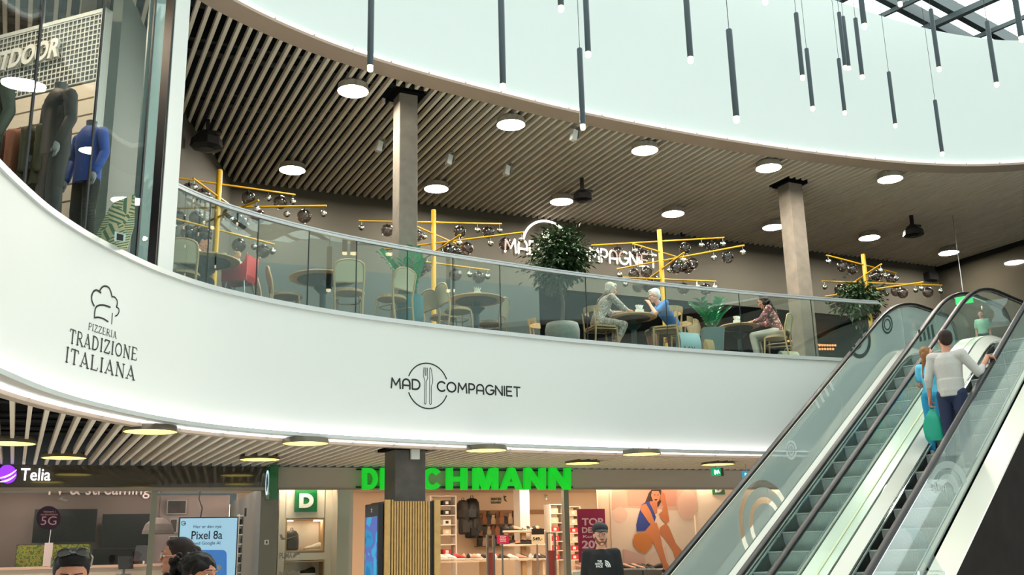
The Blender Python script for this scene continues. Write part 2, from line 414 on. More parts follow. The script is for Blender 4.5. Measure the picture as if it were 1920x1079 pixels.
# ---------------------------------------------------------------- slatted ceilings
SA = R(-26); sd, sn = V((sin(SA), cos(SA))), V((cos(SA), -sin(SA)))
UWK, UWY = .45, 21.05; LWK, LWY = .384, 18.45
def inside(p, poly):
    c = False
    for i in range(len(poly)):
        a, b = poly[i - 1], poly[i]
        if (a.y > p.y) != (b.y > p.y) and p.x < (b.x - a.x) * (p.y - a.y) / (b.y - a.y) + a.x: c = not c
    return c
def clipped(mb, p0, p1, poly, fn):
    n = max(2, int((p1 - p0).length / .25)); P = [p0 + (p1 - p0) * i / n for i in range(n + 1)]; run = []
    for p in P + [None]:
        if p is not None and not inside(p.xy, poly): run.append(p)
        else:
            if len(run) > 2: fn(run[0], run[-1])
            run = []
def slats(z, wk, wy, o0, o1, edge, hw, hh, phase, holes=()):
    b = MB(); k = math.floor(o0 / .155)
    while k * .155 < o1:
        off = k * .155 + phase; k += 1
        # far end at the wall line y = wy + wk x
        den = sd.y - wk * sd.x
        tw = (wy + wk * sn.x * off - sn.y * off) / den
        ts = None
        for i in range(len(edge)):
            a, c = edge[i], edge[(i + 1) % len(edge)]
            fa, fc = a.dot(sn) - off, c.dot(sn) - off
            if fa * fc <= 0 and fa != fc:
                t = fa / (fa - fc); q = (a + (c - a) * t).dot(sd)
                if q < tw and (ts is None or q > ts): ts = q
        if ts is None: ts = -4
        segs = [(ts, tw)]
        for (hx, hy, hr) in holes:
            hp = V((hx, hy)); 
            if abs(hp.dot(sn) - off) < hr:
                h = hp.dot(sd); segs = [q for a, c in segs for q in (((a, min(c, h - hr)), (max(a, h + hr), c)) if a < h < c else ((a, c),)) if q[1] > q[0]]
        for a, c in segs:
            p = sn * off + sd * ((a + c) / 2)
            b.box((p.x, p.y, z + hh / 2), (hw, c - a, hh), -SA)
    return b
edge_up = offs(OV, -.34, True); edge_lo = offs(OV, -.2, True)
COL1, COL2 = V((-1.66, 14.98)), V((5.78, 19.55))
b = slats(ZUP - .03, UWK, UWY, -9, 26, edge_up, .052, .09, .015, [(COL1.x, COL1.y, .34), (COL2.x, COL2.y, .34)])
b.k = 1
# dark ceiling void above, with the pipe runs and hangers seen between the slats
b.prism([(LEFT, -8), (OV[24].x - 14, -8), (LEFT, FAR)], 9.9, 10.0)
A_ = offs(OV, -.2, True)
ring_in = [V((p.x, p.y, 9.95)) for p in A_]; cx_, cy_ = 5.5, 6.5
ring_out = [V((cx_ + (p.x - cx_) * 3.4, cy_ + (p.y - cy_) * 3.4, 9.95)) for p in A_]
b.strip([ring_in + ring_in[:1], ring_out + ring_out[:1]])
b.k = 2
for v_ in (1.2, 2.6, 4.6, 6.2):
    for q in (0, .14):
        p0, p1 = V((-8, UWY - 8 * UWK - v_ - q, 9.35 + q)), V((16, UWY + 16 * UWK - v_ - q, 9.35 + q)); clipped(b, p0, p1, edge_up, lambda a, c: b.tube([a, c], .035 if q else .06, 6))
    x = -8
    while x < 14:
        if not inside(V((x, UWY + x * UWK - v_)), edge_up): b.box((x, UWY + x * UWK - v_, 9.62), (.03, .03, .6))
        x += 1.37
for off in range(-8, 10, 3):
    p = sn * off; p0 = V((p.x + sd.x * 8, p.y + sd.y * 8, 9.5)); p1 = V((p.x + sd.x * 22, p.y + sd.y * 22, 9.5))
    clipped(b, p0, p1, edge_up, lambda a, c: b.box((a + c) / 2, (.25, (c - a).length, .12), -SA))
struct(b.build('ceiling_upper', [W_TAN, W_BLACK, W_PIPE]))
COLL = V((-1.60, 14.62))
b = slats(ZLO - .05, LWK, LWY - .02, -9, 16, edge_lo, .042, .10, .02, [(COLL.x, COLL.y, .42)])
b.k = 1
lo_void = [p for p in offs(OPENC, -.22)] + [V((RIGHT, 16)), V((RIGHT, FAR)), V((LEFT, FAR)), V((LEFT, 4.6))]
b.prism([(p.x, p.y) for p in lo_void], ZLO + .62, ZLO + .66)
b.k = 2
for v_ in (1.0, 1.7, 2.6, 3.3, 4.5):
    clipped(b, V((-14, LWY - 14 * LWK - v_, ZLO + .35)), V((12, LWY + 12 * LWK - v_, ZLO + .35)), edge_lo, lambda a, c: b.tube([a, c], .03, 6))
struct(b.build('ceiling', [W_TAN, W_BLACK, W_PIPE]))
# ---------------------------------------------------------------- walls of the upper floor
class Fr:
    """wall frame: u along the wall, v behind it, z up"""
    def __init__(s, O, k):
        s.O = V((O[0], O[1], 0)); s.w = V((1, k, 0)).normalized(); s.n = V((-s.w.y, s.w.x, 0)); s.a = atan2(k, 1)
        s.T = M.Translation(s.O) @ M.Rotation(s.a, 4, 'Z')
    def px(s, x, y, v=0):
        d = ray(x, y); c = V((0, 0, CAMZ)); t = ((s.O + s.n * v - c).dot(s.n)) / d.dot(s.n); p = c + d * t
        return (p - s.O).dot(s.w), p.z
    def rect(s, x0, y0, x1, y1, v=0):
        xm, ym = (x0 + x1) / 2, (y0 + y1) / 2
        return s.px(x0, ym, v)[0], s.px(x1, ym, v)[0], s.px(xm, y1, v)[1], s.px(xm, y0, v)[1]
    def pt(s, u, v, z): return s.O + s.w * u + s.n * v + V((0, 0, z))
UW = Fr((0, UWY), UWK); LW = Fr((0, LWY), LWK)
ZB = 7.22
u_c = UW.px(1757, 505)[0]; u_o = UW.px(1010, 560)[0]
b = MB(UW.T); b.bb(-14, u_c, 0, .25, ZB, ZUP + .6)
struct(b.build('wall_back', W_TAUPE))
b = MB(UW.T); b.bb(-14, u_o, -.02, .3, ZFL, ZB + .0)
struct(b.build('wall_wainscot', mat('slate_panel', '2C3938', .6)))
b = MB(UW.T)
for (x0, x1, y0, y1) in ((u_o, u_c + 9, 7.5, 7.7), (u_o - .1, u_o, .3, 7.6), (u_c + 8.9, u_c + 9, 0, 7.6)): b.bb(x0, x1, y0, y1, ZFL, ZB + .3)
b.bb(u_o, u_c + 9, .25, 7.6, ZB + .02, ZB + .12)
struct(b.build('wall_kitchen', mat('dark_teal_paint', '0C2E33', .5)))
# right hand wall of dark glass, running with the slats
WR0 = UW.pt(u_c, 0, 0)
b = MB()
p0, p1 = WR0.xy, WR0.xy - sd * 16
q = V((sn.x, sn.y))
b.prism([tuple(p0 + sd * .1), tuple(p1), tuple(p1 + q * .2), tuple(p0 + q * .2 + sd * .1)], ZFL, ZUP + .5)
struct(b.build('wall_right', mat('dark_glazed_wall', '46433A', .04, coat=1., spec=.8)))
b = MB(); b.prism([tuple(p0), tuple(p1), tuple(p1 - q * .07), tuple(p0 - q * .07)], ZUP - .16, ZUP - .05); b.box((p0.x - .3, p0.y - .2, ZUP - .35), (.35, .25, .2), -SA)
struct(b.build('trim_5', W_BLK))
# side wall far left of the upper floor
b = MB(); pA = UW.pt(-6.0, 0, 0).xy; b.prism([tuple(pA + V((-.2, 0))), tuple(pA), tuple(cur(oncur(302, 500)[0], -.35).xy + V((-1.0, .6))), tuple(cur(oncur(302, 500)[0], -.35).xy + V((-1.2, .6)))], ZFL, ZUP + .5)
struct(b.build('wall_left', W_TAUPE))
# ---------------------------------------------------------------- skylight
b = MB(); ga = R(-37.5); g1, g2 = V((sin(ga), cos(ga))), V((cos(ga), -sin(ga))); ZS = 13.3
ctr = V((6, 8))
q1, q2 = at_z(1682, 16, ZS).xy, at_z(1765, 41, ZS).xy; gs = abs((q2 - q1).dot(g2)); ph = q1.dot(g2)
m1, m2 = at_z(1823, 36, ZS + .3).xy, at_z(1860, 36, ZS + .3).xy; mg = m1.dot(g1)
k = -14
while k < 22:
    off = ph + k * gs; p = g2 * off + g1 * 6
    b.box((p.x, p.y, ZS), (.14 if k % 2 else .07, 70, .14 if k % 2 else .1), -ga); k += 1
for k in range(-8, 5):
    for dd in (0, .62):
        off = mg + k * 5.2 + dd; p = g1 * off + g2 * 8
        b.box((p.x, p.y, ZS + .3), (70, .15, .32), -ga)
b.k = 1; b.box((6, 8, ZS + .52), (90, 90, .012), -ga)
struct(b.build('window_1', [mat('skylight_steel', '5B6666', .45, .2), glass('skylight_glass', (.95, .98, .98), 1.3, 1.0)]))
# ---------------------------------------------------------------- concrete pillars
def pillar(name, label, c, w, z0, z1, m, cap=True):
    b = MB(); b.rbox((0, 0, (z1 - z0) / 2), (w, w, z1 - z0), .012)
    t = thing(name, label, 'pillar', (c.x, c.y, z0), -SA)
    b.build('shaft', m, t)
    if cap:
        b = MB(); b.box((0, 0, z1 - z0 + .03), (w + .16, w + .16, .05)); b.build('collar', W_BLACK, t)
    return t
pillar('concrete_pillar', 'tall square concrete pillar left of the lit restaurant sign on the upper floor', COL1, .31, ZFL, ZUP - .04, W_CONC)
pillar('concrete_pillar', 'tall square concrete pillar right of the seated woman in the flowery blouse', COL2, .35, ZFL, ZUP - .04, W_CONC)
t = pillar('concrete_pillar', 'dark square concrete pillar at ground level rising from the slatted kiosk', COLL, .46, GZ, ZLO - .06, W_CONCD)
# ---------------------------------------------------------------- glass balustrade along the balcony
JX = [313, 397, 488, 583, 672, 767, 852, 940, 1100, 1249, 1387, 1522]
js = [oncur(x, 400 + x * .1)[0] for x in JX] + [S_END - .12]
js[0] = oncur(308, 500)[0]
t = thing('glass_balustrade', 'long curved glass balustrade with slim steel rail on the balcony edge', 'railing')
for i in range(len(js) - 1):
    b = MB(); P = sub(js[i] + .006, js[i + 1] - .006, 0, .12); band(b, P, -.055, -.043, ZFL - .02, 5.93)
    b.build('glass_pane', G_RAIL, t, smooth=40)
    if i:
        p = cur(js[i], -.049); q = cur(js[i] + .01, -.049); b = MB(); b.box((p.x, p.y, (ZFL + 5.93) / 2), (.010, .015, 5.93 - ZFL), atan2(q.y - p.y, q.x - p.x)); b.build('joint_seal', W_BLK, t)
b = MB(); P = sub(js[0] - .03, S_END, 0, .12); band(b, P, -.075, -.022, 5.93, 5.965); band(b, P, -.066, -.03, 5.975, 5.995); b.build('handrail', mat('handrail_steel', 'BFC2C2', .3, .7), t, smooth=40)
# ---------------------------------------------------------------- glazed shopfront on the left of the balcony
t = thing('glazed_shopfront', 'tall curved glass shopfront of the upstairs clothes shop at the left edge', 'shopfront')
gx = [cur(0)] ; s54, s166, s262, s300 = oncur(54, 362)[0], oncur(166, 441)[0], oncur(262, 493)[0], oncur(293, 505)[0]
jn = [oncur(0, 313)[0] - 3.4, oncur(0, 313)[0] - 1.6, s54, s166, s262]
for i in range(len(jn) - 1):
    b = MB(); band(b, sub(jn[i] + .008, jn[i + 1] - .008, 0, .2), -.06, -.045, ZFL, ZUP - .08); b.build('glass_pane', G_SHOP, t, smooth=40)
    p = cur(jn[i + 1], -.05); b = MB(); b.box((p.x, p.y, (ZFL + ZUP) / 2), (.022, .02, ZUP - ZFL - .08), R(70)); b.build('joint_seal', W_BLK, t)
b = MB(); band(b, sub(s262 + .03, s262 + .20, 0, .1), -.06, -.045, ZFL, ZUP - .08); b.build('glass_pane', glass('green_edge_glass', (.85, .95, .93), 1.5, 1.5, haze=.25, hazecol=(.6, .8, .76, 1)), t)
b = MB(); band(b, sub(s262 + .22, s300, 0, .1), -.30, -.28, ZFL, ZUP - .08); b.build('side_panel', mat('grey_green_panel', '6E7F7C', .3), t)
b = MB(); band(b, sub(s300, s300 + .035, 0, .1), -.32, -.02, ZFL, ZUP - .02); b.build('mullion', W_BLK, t)
b = MB(); band(b, sub(s300 + .035, s300 + .30, 0, .08), -.26, -.01, ZFL, ZUP - .02); b.build('post', W_WHITE, t)
# ---------------------------------------------------------------- escalators
CL1, CR1, CL2, CR2 = -7.52, -6.50, -6.12, -5.0
G_ESC2 = glass('escalator_glass_outer', (.90, .95, .94), 1.5, 1.2, haze=.20, hazecol=(.50, .60, .58, 1))
G_FILM = glass('escalator_film_glass', (.93, .97, .96), 1.5, 1.0, haze=.62, hazecol=(.50, .60, .58, 1))
def hrz(s): return EZ0 + ET * s
STOP, ZT = 17.25, 5.9
def hpath(c, dz=0, s0=5.2):
    """handrail path: incline, bend at the top, level run, newel"""
    P = []
    sb = (ZT - EZ0) / ET
    P.append((s0, hrz(s0))); P.append((sb - .9, hrz(sb - .9)))
    for i in range(1, 8):
        t_ = i / 8; a = (sb - .9, hrz(sb - .9)); m = (sb, ZT); c_ = (sb + .95, ZT)
        P.append(((1 - t_) ** 2 * a[0] + 2 * t_ * (1 - t_) * m[0] + t_ * t_ * c_[0], (1 - t_) ** 2 * a[1] + 2 * t_ * (1 - t_) * m[1] + t_ * t_ * c_[1]))
    P.append((sb + .95, ZT)); P.append((sb + 2.1, ZT))
    rr = .40
    top = [(s, z + dz) for s, z in P]
    new = [(sb + 2.1 + (rr + dz) * sin(R(a)), ZT - rr + (rr + dz) * cos(R(a))) for a in range(15, 181, 15)]
    return top, new
def dpath(h, s0=5.2):
    """deck path parallel to the handrail, h below its line"""
    z1 = ZT - 1.0 + (1.0 - h) * .9; sb = (z1 + h - EZ0) / ET
    P = [(s0, hrz(s0) - h), (sb - .5, hrz(sb - .5) - h)]
    for i in range(1, 6):
        t_ = i / 6; P.append(((1 - t_) ** 2 * (sb - .5) + 2 * t_ * (1 - t_) * sb + t_ * t_ * (sb + .55), (1 - t_) ** 2 * (hrz(sb - .5) - h) + (1 - (1 - t_) ** 2) * z1))
    P += [(sb + .55, z1), (20.6, z1)]
    return P
def e3(P, c): return [EP(s, c, z) for s, z in P]
def ribbon3(mb, P, c0, c1, th=.02):
    rings = [[EP(s, c0, z), EP(s, c1, z), EP(s, c1, z - th), EP(s, c0, z - th)] for s, z in P]; return mb.loft(rings)
def interp(P, s):
    for (a, za), (b_, zb) in zip(P, P[1:]):
        if a <= s <= b_: return za + (zb - za) * (s - a) / (b_ - a)
    return P[-1][1]
GROOVE = mat('grooved_step', 'C3CAC8', .45, .3)
nt = GROOVE.node_tree; tc = nt.nodes.new('ShaderNodeTexCoord'); wv = nt.nodes.new('ShaderNodeTexWave'); bp = nt.nodes.new('ShaderNodeBump')
wv.inputs['Scale'].default_value = 18; wv.bands_direction = 'X'; bp.inputs['Strength'].default_value = .5; bp.inputs['Distance'].default_value = .01
mp = nt.nodes.new('ShaderNodeMapping'); mp.inputs['Rotation'].default_value = (0, 0, R(45))
nt.links.new(tc.outputs['Object'], mp.inputs[0]); nt.links.new(mp.outputs[0], wv.inputs['Vector']); nt.links.new(wv.outputs['Fac'], bp.inputs['Height']); nt.links.new(bp.outputs[0], nt.nodes['Principled BSDF'].inputs['Normal'])
DECK = mat('satin_deck', 'E6DFD2', .32, .25); SKIRT = mat('dark_skirt', '3B3C3A', .25, .8); STEPD = mat('step_side', '58635F', .5)
def escalator(label, cl, cri, seam=True, outer=None):
    t = thing('escalator', label, 'escalator', EP(12, (cl + cri) / 2, GZ))
    inv = M.Translation(-t.location)
    bar = []
    for c in (cl, cri):
        top, new = hpath(c, -.06)
        dk = dpath(.86)
        # glass sheet split into panels across the run
        S = [5.2, 7.6, 10.0, 12.4, 14.8, 17.4, 18.9]
        b_all = []
        for a, z_ in zip(S, S[1:]):
            pts = sorted(set([a + .006, z_ - .006] + [s for s, _ in top if a < s < z_] + [s for s, _ in dk if a < s < z_]))
            b = MB(inv); b.loft([[EP(s, c - .005, interp(dk, s)), EP(s, c + .005, interp(dk, s)), EP(s, c + .005, interp(top, s)), EP(s, c - .005, interp(top, s))] for s in pts])
            b.build('glass_panel', {CL1: G_FILM, CR2: G_ESC2}.get(c, G_ESC), t, smooth=40)
        se = 18.9; pts = [(s, z) for s, z in top if s > se] + new
        b = MB(inv); poly = [(se + .006, interp(dk, se)), (se + .006, interp(top, se))] + pts + [(se + .5, interp(dk, se))]
        b.plate([EP(s, c - .005, z) for s, z in poly], .01, n_); b.build('glass_panel', {CL1: G_FILM, CR2: G_ESC2}.get(c, G_ESC), t)
        top, new = hpath(c)
        P = [EP(s, c, z) for s, z in top + new]
        b = MB(inv); pr = [(-.042, -.012), (-.03, -.026), (.03, -.026), (.042, -.012), (.038, .014), (.02, .022), (-.02, .022), (-.038, .014)]
        b.sweep(P, pr); b.build('handrail', W_RUB, t, smooth=50)
        b = MB(inv); b.sweep([p - V((0, 0, .036)) for p in P], [(-.022, -.012), (.022, -.012), (.022, .012), (-.022, .012)]); b.build('handrail_track', W_CHROME, t)
    for c0, c1, sg in ((cl + .012, cl + .15, 1), (cri - .012, cri - .15, -1)):
        P, Q = dpath(.85), dpath(.97)
        ss = sorted(set([s_ for s_, _ in P] + [s_ for s_, _ in Q])); b = MB(inv)
        b.loft([[EP(s_, c0, interp(P, s_)), EP(s_, c1, interp(Q, s_)), EP(s_, c1, interp(Q, s_) - .02), EP(s_, c0, interp(P, s_) - .02)] for s_ in ss]); b.build('inner_deck', DECK, t, smooth=40)
    for c in (cl + .155, cri - .155):
        P, Q = dpath(.98), dpath(1.24)
        b = MB(inv)
        ss = [5.2, 12, 15, 16, 16.5, 16.8, 17.1, 17.4, 17.8, 20.5]
        b.loft([[EP(s, c - .012, interp(P, s)), EP(s, c + .012, interp(P, s)), EP(s, c + .012, interp(Q, s)), EP(s, c - .012, interp(Q, s))] for s in ss]); b.build('skirt', SKIRT, t)
        sg = 1 if c < (cl + cri) / 2 else -1
        b = MB(inv); b.tube([EP(s, c + sg * .03, interp(P, s) - .02) for s in ss], .014, 6); b.build('skirt_trim', W_CHROME, t)
    c0, c1 = cl + .17, cri - .17
    k = 0; s = 15.596 - .4 * 24
    while s < 17.6:
        z = min(hrz(s) - 1.02, ZFL + .0)
        b = MB(inv); pr = [(s, z), (s, z - .016), (s + .025, z - .022), (s + .035, z - .08), (s + .06, z - .15), (s + .10, z - .21), (s + .14, z - .26), (s + .4, z - .1), (s + .4, z)]
        b.k = 0
        A, B = [EP(x, c0, h) for x, h in pr], [EP(x, c1, h) for x, h in pr]; n = len(pr); vs = A + B
        b.add(vs, [(i, (i + 1) % n, n + (i + 1) % n, n + i) for i in range(n)]); b.k = 1
        b.add(vs, [tuple(range(n)), tuple(range(2 * n - 1, n - 1, -1))])
        b.build('step', [GROOVE, STEPD], t, smooth=30); s += .4; k += 1
    b = MB(inv); b.plate([EP(17.6, c0, ZFL + .0), EP(18.6, c0, ZFL), EP(18.6, c1, ZFL), EP(17.6, c1, ZFL)], .02); b.build('landing_plate', W_STEEL, t)
    # truss body below the steps
    b = MB(inv); P = dpath(1.35); Q = dpath(1.95)
    ss = [5.2, 12, 16, 16.5, 17, 17.5, 18]
    b.loft([[EP(s, cl - .10, interp(P, s)), EP(s, cri + .10, interp(P, s)), EP(s, cri + .10, interp(Q, s)), EP(s, cl - .10, interp(Q, s))] for s in ss]); b.build('truss', W_BLK, t)
    return t, inv
te, inv = escalator('grey stepped escalator on the left with no riders, nearest the balcony', CL1, CR1)
b = MB(inv); ribbon3(b, dpath(.87), CL1 - .22, CL1 - .03, .03); b.build('outer_deck', DECK, te, smooth=40)
b = MB(inv); ss = [5.2, 12, 16, 16.5, 17, 17.5, 18]; P = dpath(.9); Q = dpath(1.95)
b.loft([[EP(s, CL1 - .21, interp(P, s)), EP(s, CL1 - .19, interp(P, s)), EP(s, CL1 - .19, interp(Q, s)), EP(s, CL1 - .21, interp(Q, s))] for s in ss]); b.build('cladding', mat('black_cladding', '24201E', .9, noise=.2, nscale=3, spec=.15), te)
te2, inv2 = escalator('right hand escalator carrying the man and the girl upwards', CL2, CR2)
DKG = mat('pale_green_deck', 'C3CCBE', .35, .2)
b = MB(inv); ribbon3(b, dpath(.85), CR1 + .02, -6.29, .03); b.build('outer_deck', DKG, te, smooth=40)
b = MB(inv2); ribbon3(b, dpath(.85), -6.26, CL2 - .02, .03); b.build('outer_deck', DKG, te2, smooth=40)
b = MB(inv2); ribbon3(b, dpath(.84), -6.29, -6.26, .03); b.build('joint_strip', mat('cream_joint', 'E9E6BE', .5), te2, smooth=40)
b = MB(inv2); ribbon3(b, dpath(.87), CR2 + .03, -4.66, .03); b.build('outer_deck', DECK, te2, smooth=40)
b = MB(inv2); P = dpath(.89); Q = dpath(3.6)
b.loft([[EP(s, -4.70, interp(P, s)), EP(s, -4.67, interp(P, s)), EP(s, -4.67, interp(Q, s)), EP(s, -4.70, interp(Q, s))] for s in ss])
b.build('cladding', MATS['black_cladding'], te2)
# panel printing on the escalator glass: rings, bars and arcs
def eprint(mb, c, s, h, pts2, w):
    for q in ribbon(pts2, w, .1):
        mb.add([EP(s + p.x, c, hrz(s + p.x) + h + (p.y)) for p in q], [tuple(range(len(q)))])
def espx(x, y, c):
    d = ray(x, y); t_ = c / d.dot(n_); p = V((0, 0, CAMZ)) + d * t_; return p.dot(e_), p.z
PRD = mat('dark_green_film', '1F3D3A', .4); PRW = mat('white_film', 'DCE3E1', .5)
def ring_px(mb, c, cx, cy, rx, ry, w, a0=0, a1=360, n=36, dc=.008):
    """ring seen on the glass sheet at offset c"""
    o, i = [], []
    for k in range(n + 1):
        a = R(a0 + (a1 - a0) * k / n)
        s, z = espx(cx + rx * cos(a), cy - ry * sin(a), c); o.append(EP(s, c + dc, z))
        s, z = espx(cx + (rx - w) * cos(a), cy - (ry - w * ry / rx) * sin(a), c); i.append(EP(s, c + dc, z))
    mb.strip([o, i])
def bar_px(mb, c, pts, dc=.008):
    mb.add([EP(espx(x, y, c)[0], c + dc, espx(x, y, c)[1]) for x, y in pts], [tuple(range(len(pts)))])
for a_ in ((1663, 609, 10, 18, 2.2), (1663, 609, 6.3, 11, 1.6), (1611, 640, 21, 33, 5, -150, 65), (1606, 636, 11, 20, 4, -150, 60)):
    b = MB(inv); ring_px(b, CL1, *a_); b.build('printed_ring', PRD, te)
for i in range(4): b = MB(inv); bar_px(b, CL1, [(1525 + i * 9, 751 - i * 11), (1529 + i * 9, 747 - i * 11), (1537 + i * 9, 764 - i * 11), (1533 + i * 9, 767 - i * 11)]); b.build('printed_bar', PRW, te)
for a_ in ((1482, 843, 11, 17, 3.2, 0, 180), (1482, 843, 6, 10, 2, 0, 180), (1483, 846, 10, 17, 3, 180, 360), (1483, 846, 5, 9, 2, 180, 360)): b = MB(inv); ring_px(b, CL1, *a_); b.build('printed_arc', PRW, te)
glass('frosted_film', (.8, .85, .84), 1.3, .6, haze=.5, hazecol=(.62, .70, .68, 1))
for i in range(4): b = MB(inv); bar_px(b, CR1, [(1720 + i * 8, 620 - i * 3), (1724 + i * 8, 617 - i * 3), (1728 + i * 8, 640 - i * 2), (1724 + i * 8, 642 - i * 2)]); b.build('printed_bar', PRD, te)
# reflection of a word, drawn as mirrored white letters on the right sheet
b = MB(inv2); s0_, z0_ = espx(1747, 921, CR2); s1_, z1_ = espx(1773, 921, CR2); _, zt_ = espx(1760, 904, CR2)
text(b, 'nde', EP(s1_, CR2 + .01, z0_), -e_, V((0, 0, 1)), abs(s1_ - s0_), zt_ - z0_, .01); b.build('reflected_word', PRW, te2)
for a_ in ((1775, 925, 40, 60, 9, 20, 160), (1775, 925, 22, 36, 10, 0, 180)): b = MB(inv2); ring_px(b, CR2, *a_); b.build('printed_arc', MATS['frosted_film'], te2)
nt = G_FILM.node_tree; geo = nt.nodes.new('ShaderNodeNewGeometry')
def nd(op, a, b_=None):
    x = nt.nodes.new('ShaderNodeMath'); x.operation = op
    for i, q in enumerate((a, b_)):
        if q is None: continue
        if isinstance(q, (int, float)): x.inputs[i].default_value = q
        else: nt.links.new(q, x.inputs[i])
    return x.outputs[0]
dot = nt.nodes.new('ShaderNodeVectorMath'); dot.operation = 'DOT_PRODUCT'; dot.inputs[1].default_value = tuple(e_); nt.links.new(geo.outputs['Position'], dot.inputs[0])
sep = nt.nodes.new('ShaderNodeSeparateXYZ'); nt.links.new(geo.outputs['Position'], sep.inputs[0])
cs_, cz_ = espx(1437, 985, CL1); rx_ = abs(espx(1487, 985, CL1)[0] - espx(1387, 985, CL1)[0]) / 2; rz_ = .5 * (espx(1437, 900, CL1)[1] - espx(1437, 1070, CL1)[1])
rad = nd('SQRT', nd('ADD', nd('POWER', nd('DIVIDE', nd('SUBTRACT', dot.outputs['Value'], cs_), rx_ * 1.0), 2.0), nd('POWER', nd('DIVIDE', nd('SUBTRACT', sep.outputs[2], cz_), rz_), 2.0)))
ringm = nd('ADD', nd('MULTIPLY', nd('GREATER_THAN', rad, .84), nd('LESS_THAN', rad, 1.0)), nd('MULTIPLY', nd('GREATER_THAN', rad, .48), nd('LESS_THAN', rad, .62)))
hz = [n for n in nt.nodes if n.type == 'MIX_SHADER' and abs(n.inputs[0].default_value - .62) < 1e-4][0]
nt.links.new(nd('MULTIPLY', nd('SUBTRACT', 1.0, ringm), .62), hz.inputs[0])
# ---------------------------------------------------------------- ceiling lamps
def mk_lamp(r, h, m, hous, hl=.26):
    t = thing('ceiling_lamp', '', 'lamp')
    b = MB(); b.lathe([(r * .82, h), (r * .95, h), (r, 0.0), (r * .97, 0), (r * .8, h * .9)], n=28); b.build('housing', hous, t, smooth=50)
    b = MB(); b.lathe([(r * .965, .012), (r * .965, 0.004)], n=28); b.build('diffuser', m, t)
    for sx in (-1, 1): b = MB(); b.box((sx * r * .4, 0, h + hl / 2 - .01), (.015, .015, hl)); b.build('hanger', W_STEEL, t)
    return t
LU = mk_lamp(.245, .11, W_LAMP, mat('lamp_housing', 'B9B4A8', .3, .6)); first = True
UL = [((662, 172), 'left of the tall pillar, nearest the camera'), ((958, 235), 'right of the pillar below the second hanging tube'), ((1209, 283), 'above the middle yellow tree, front row'), ((1441, 316), 'just above the head of the right pillar, front row'), ((1669, 337), 'right of the right pillar, front row'),
      ((548, 320), 'over the left yellow light tree, back row'), ((818, 355), 'right of the left pillar, back row'), ((1053, 379), 'above the lit restaurant sign, beside a black projector'), ((1262, 402), 'over the middle yellow light tree, back row'), ((1450, 427), 'half hidden by the right pillar'), ((1630, 447), 'over the right yellow light tree, back row'), ((1779, 475), 'back row, nearest the dark glass wall on the right')]
for (x, y), w in UL:
    p = at_z(x, y, ZUP - .17); lb = 'round white ceiling lamp ' + w
    if first: LU.location = p; LU['label'] = lb; LU['group'] = 'upper ceiling lamps'; first = False
    else: dup(LU, p, 0, lb)
LL = mk_lamp(.30, .07, W_LAMPW, mat('lamp_housing_dark', '6E6657', .4, .4), .05); first = True
for (x, y), w in (((18, 833), 'cut by the left edge of the picture'), ((120, 860), 'above the purple phone shop sign'), ((282, 811), 'largest, between the dark slats at left'), ((487, 863), 'just above the green box sign'), ((573, 833), 'above the shoe display window'), ((912, 846), 'right of the ground floor pillar'), ((1092, 870), 'over the last green letter'), ((1203, 853), 'over the big poster, near the ledge'), ((1346, 872), 'just above the green exit sign')):
    p = at_z(x, y, ZLO - .09); lb = 'flat yellowish ceiling lamp ' + w
    if first: LL.location = p; LL['label'] = lb; LL['group'] = 'lower ceiling lamps'; first = False
    else: dup(LL, p, 0, lb)
# ---------------------------------------------------------------- tube pendants
def mk_pend(L):
    t = thing('tube_pendant', '', 'pendant lamp')
    b = MB(); b.lathe([(.028, 0.0), (.034, .004), (.034, L), (.028, L + .01)], n=14); b.build('tube', W_GUN, t, smooth=50)
    b = MB(); b.lathe([(.0, -.068), (.022, -.064), (.031, -.05), (.031, 0.0)], n=14); b.build('bulb', W_BULB, t, smooth=50)
    b = MB(); b.tube([(0, 0, L), (0, 0, 14 - L)], .004, 5); b.build('cable', W_BLK, t)
    return t
# (x, bottom y, top y or None, distance when the top is out of frame), label
PN = [(694, 130, None, 9.6, 'leftmost, its tip over the slats beside a round lamp'), (943, 165, None, 9.6, 'second from left, long, its tip on the white rim'), (1052, 18, None, 9.8, 'only its glowing tip showing, third from left'), (1103, 104, None, 10.5, 'close behind the one hanging at the centre'),
      (1093, 240, 88, 0, 'at the centre, its tip hanging below the white wall'), (1295, 114, None, 10.2, 'right of centre, its top out of the picture'), (1381, 226, 52, 0, 'alone, full length showing right of centre'), (1435, 5, None, 11, 'only a glowing tip at the top edge'),
      (1505, 147, 22, 0, 'left of a close pair, higher one'), (1524, 205, 89, 0, 'right of a close pair, lower one'), (1584, 213, 108, 0, 'lowest of the dense cluster'), (1585, 128, 21, 0, 'left tube of the dense cluster'), (1592, 129, 29, 0, 'unlit, behind its twin in the dense cluster'),
      (1617, 146, 32, 0, 'right tube of the dense cluster'), (1621, 51, None, 12, 'over the dense cluster, its top out of the picture'), (1679, 237, 133, 0, 'long cable, between the cluster and the far pair'), (1688, 9, None, 14, 'small tip against the skylight'), (1761, 131, 15, 0, 'crossing the edge of the skylight'),
      (1767, 290, 186, 0, 'lowest of all, hanging farthest down at right'), (1869, 160, 38, 0, 'in front of the crossed skylight beams'), (1800, 2, None, 14, 'tip touching the main skylight beam'), (1916, 75, None, 12.5, 'cut by the right edge of the picture')]
pend = {}
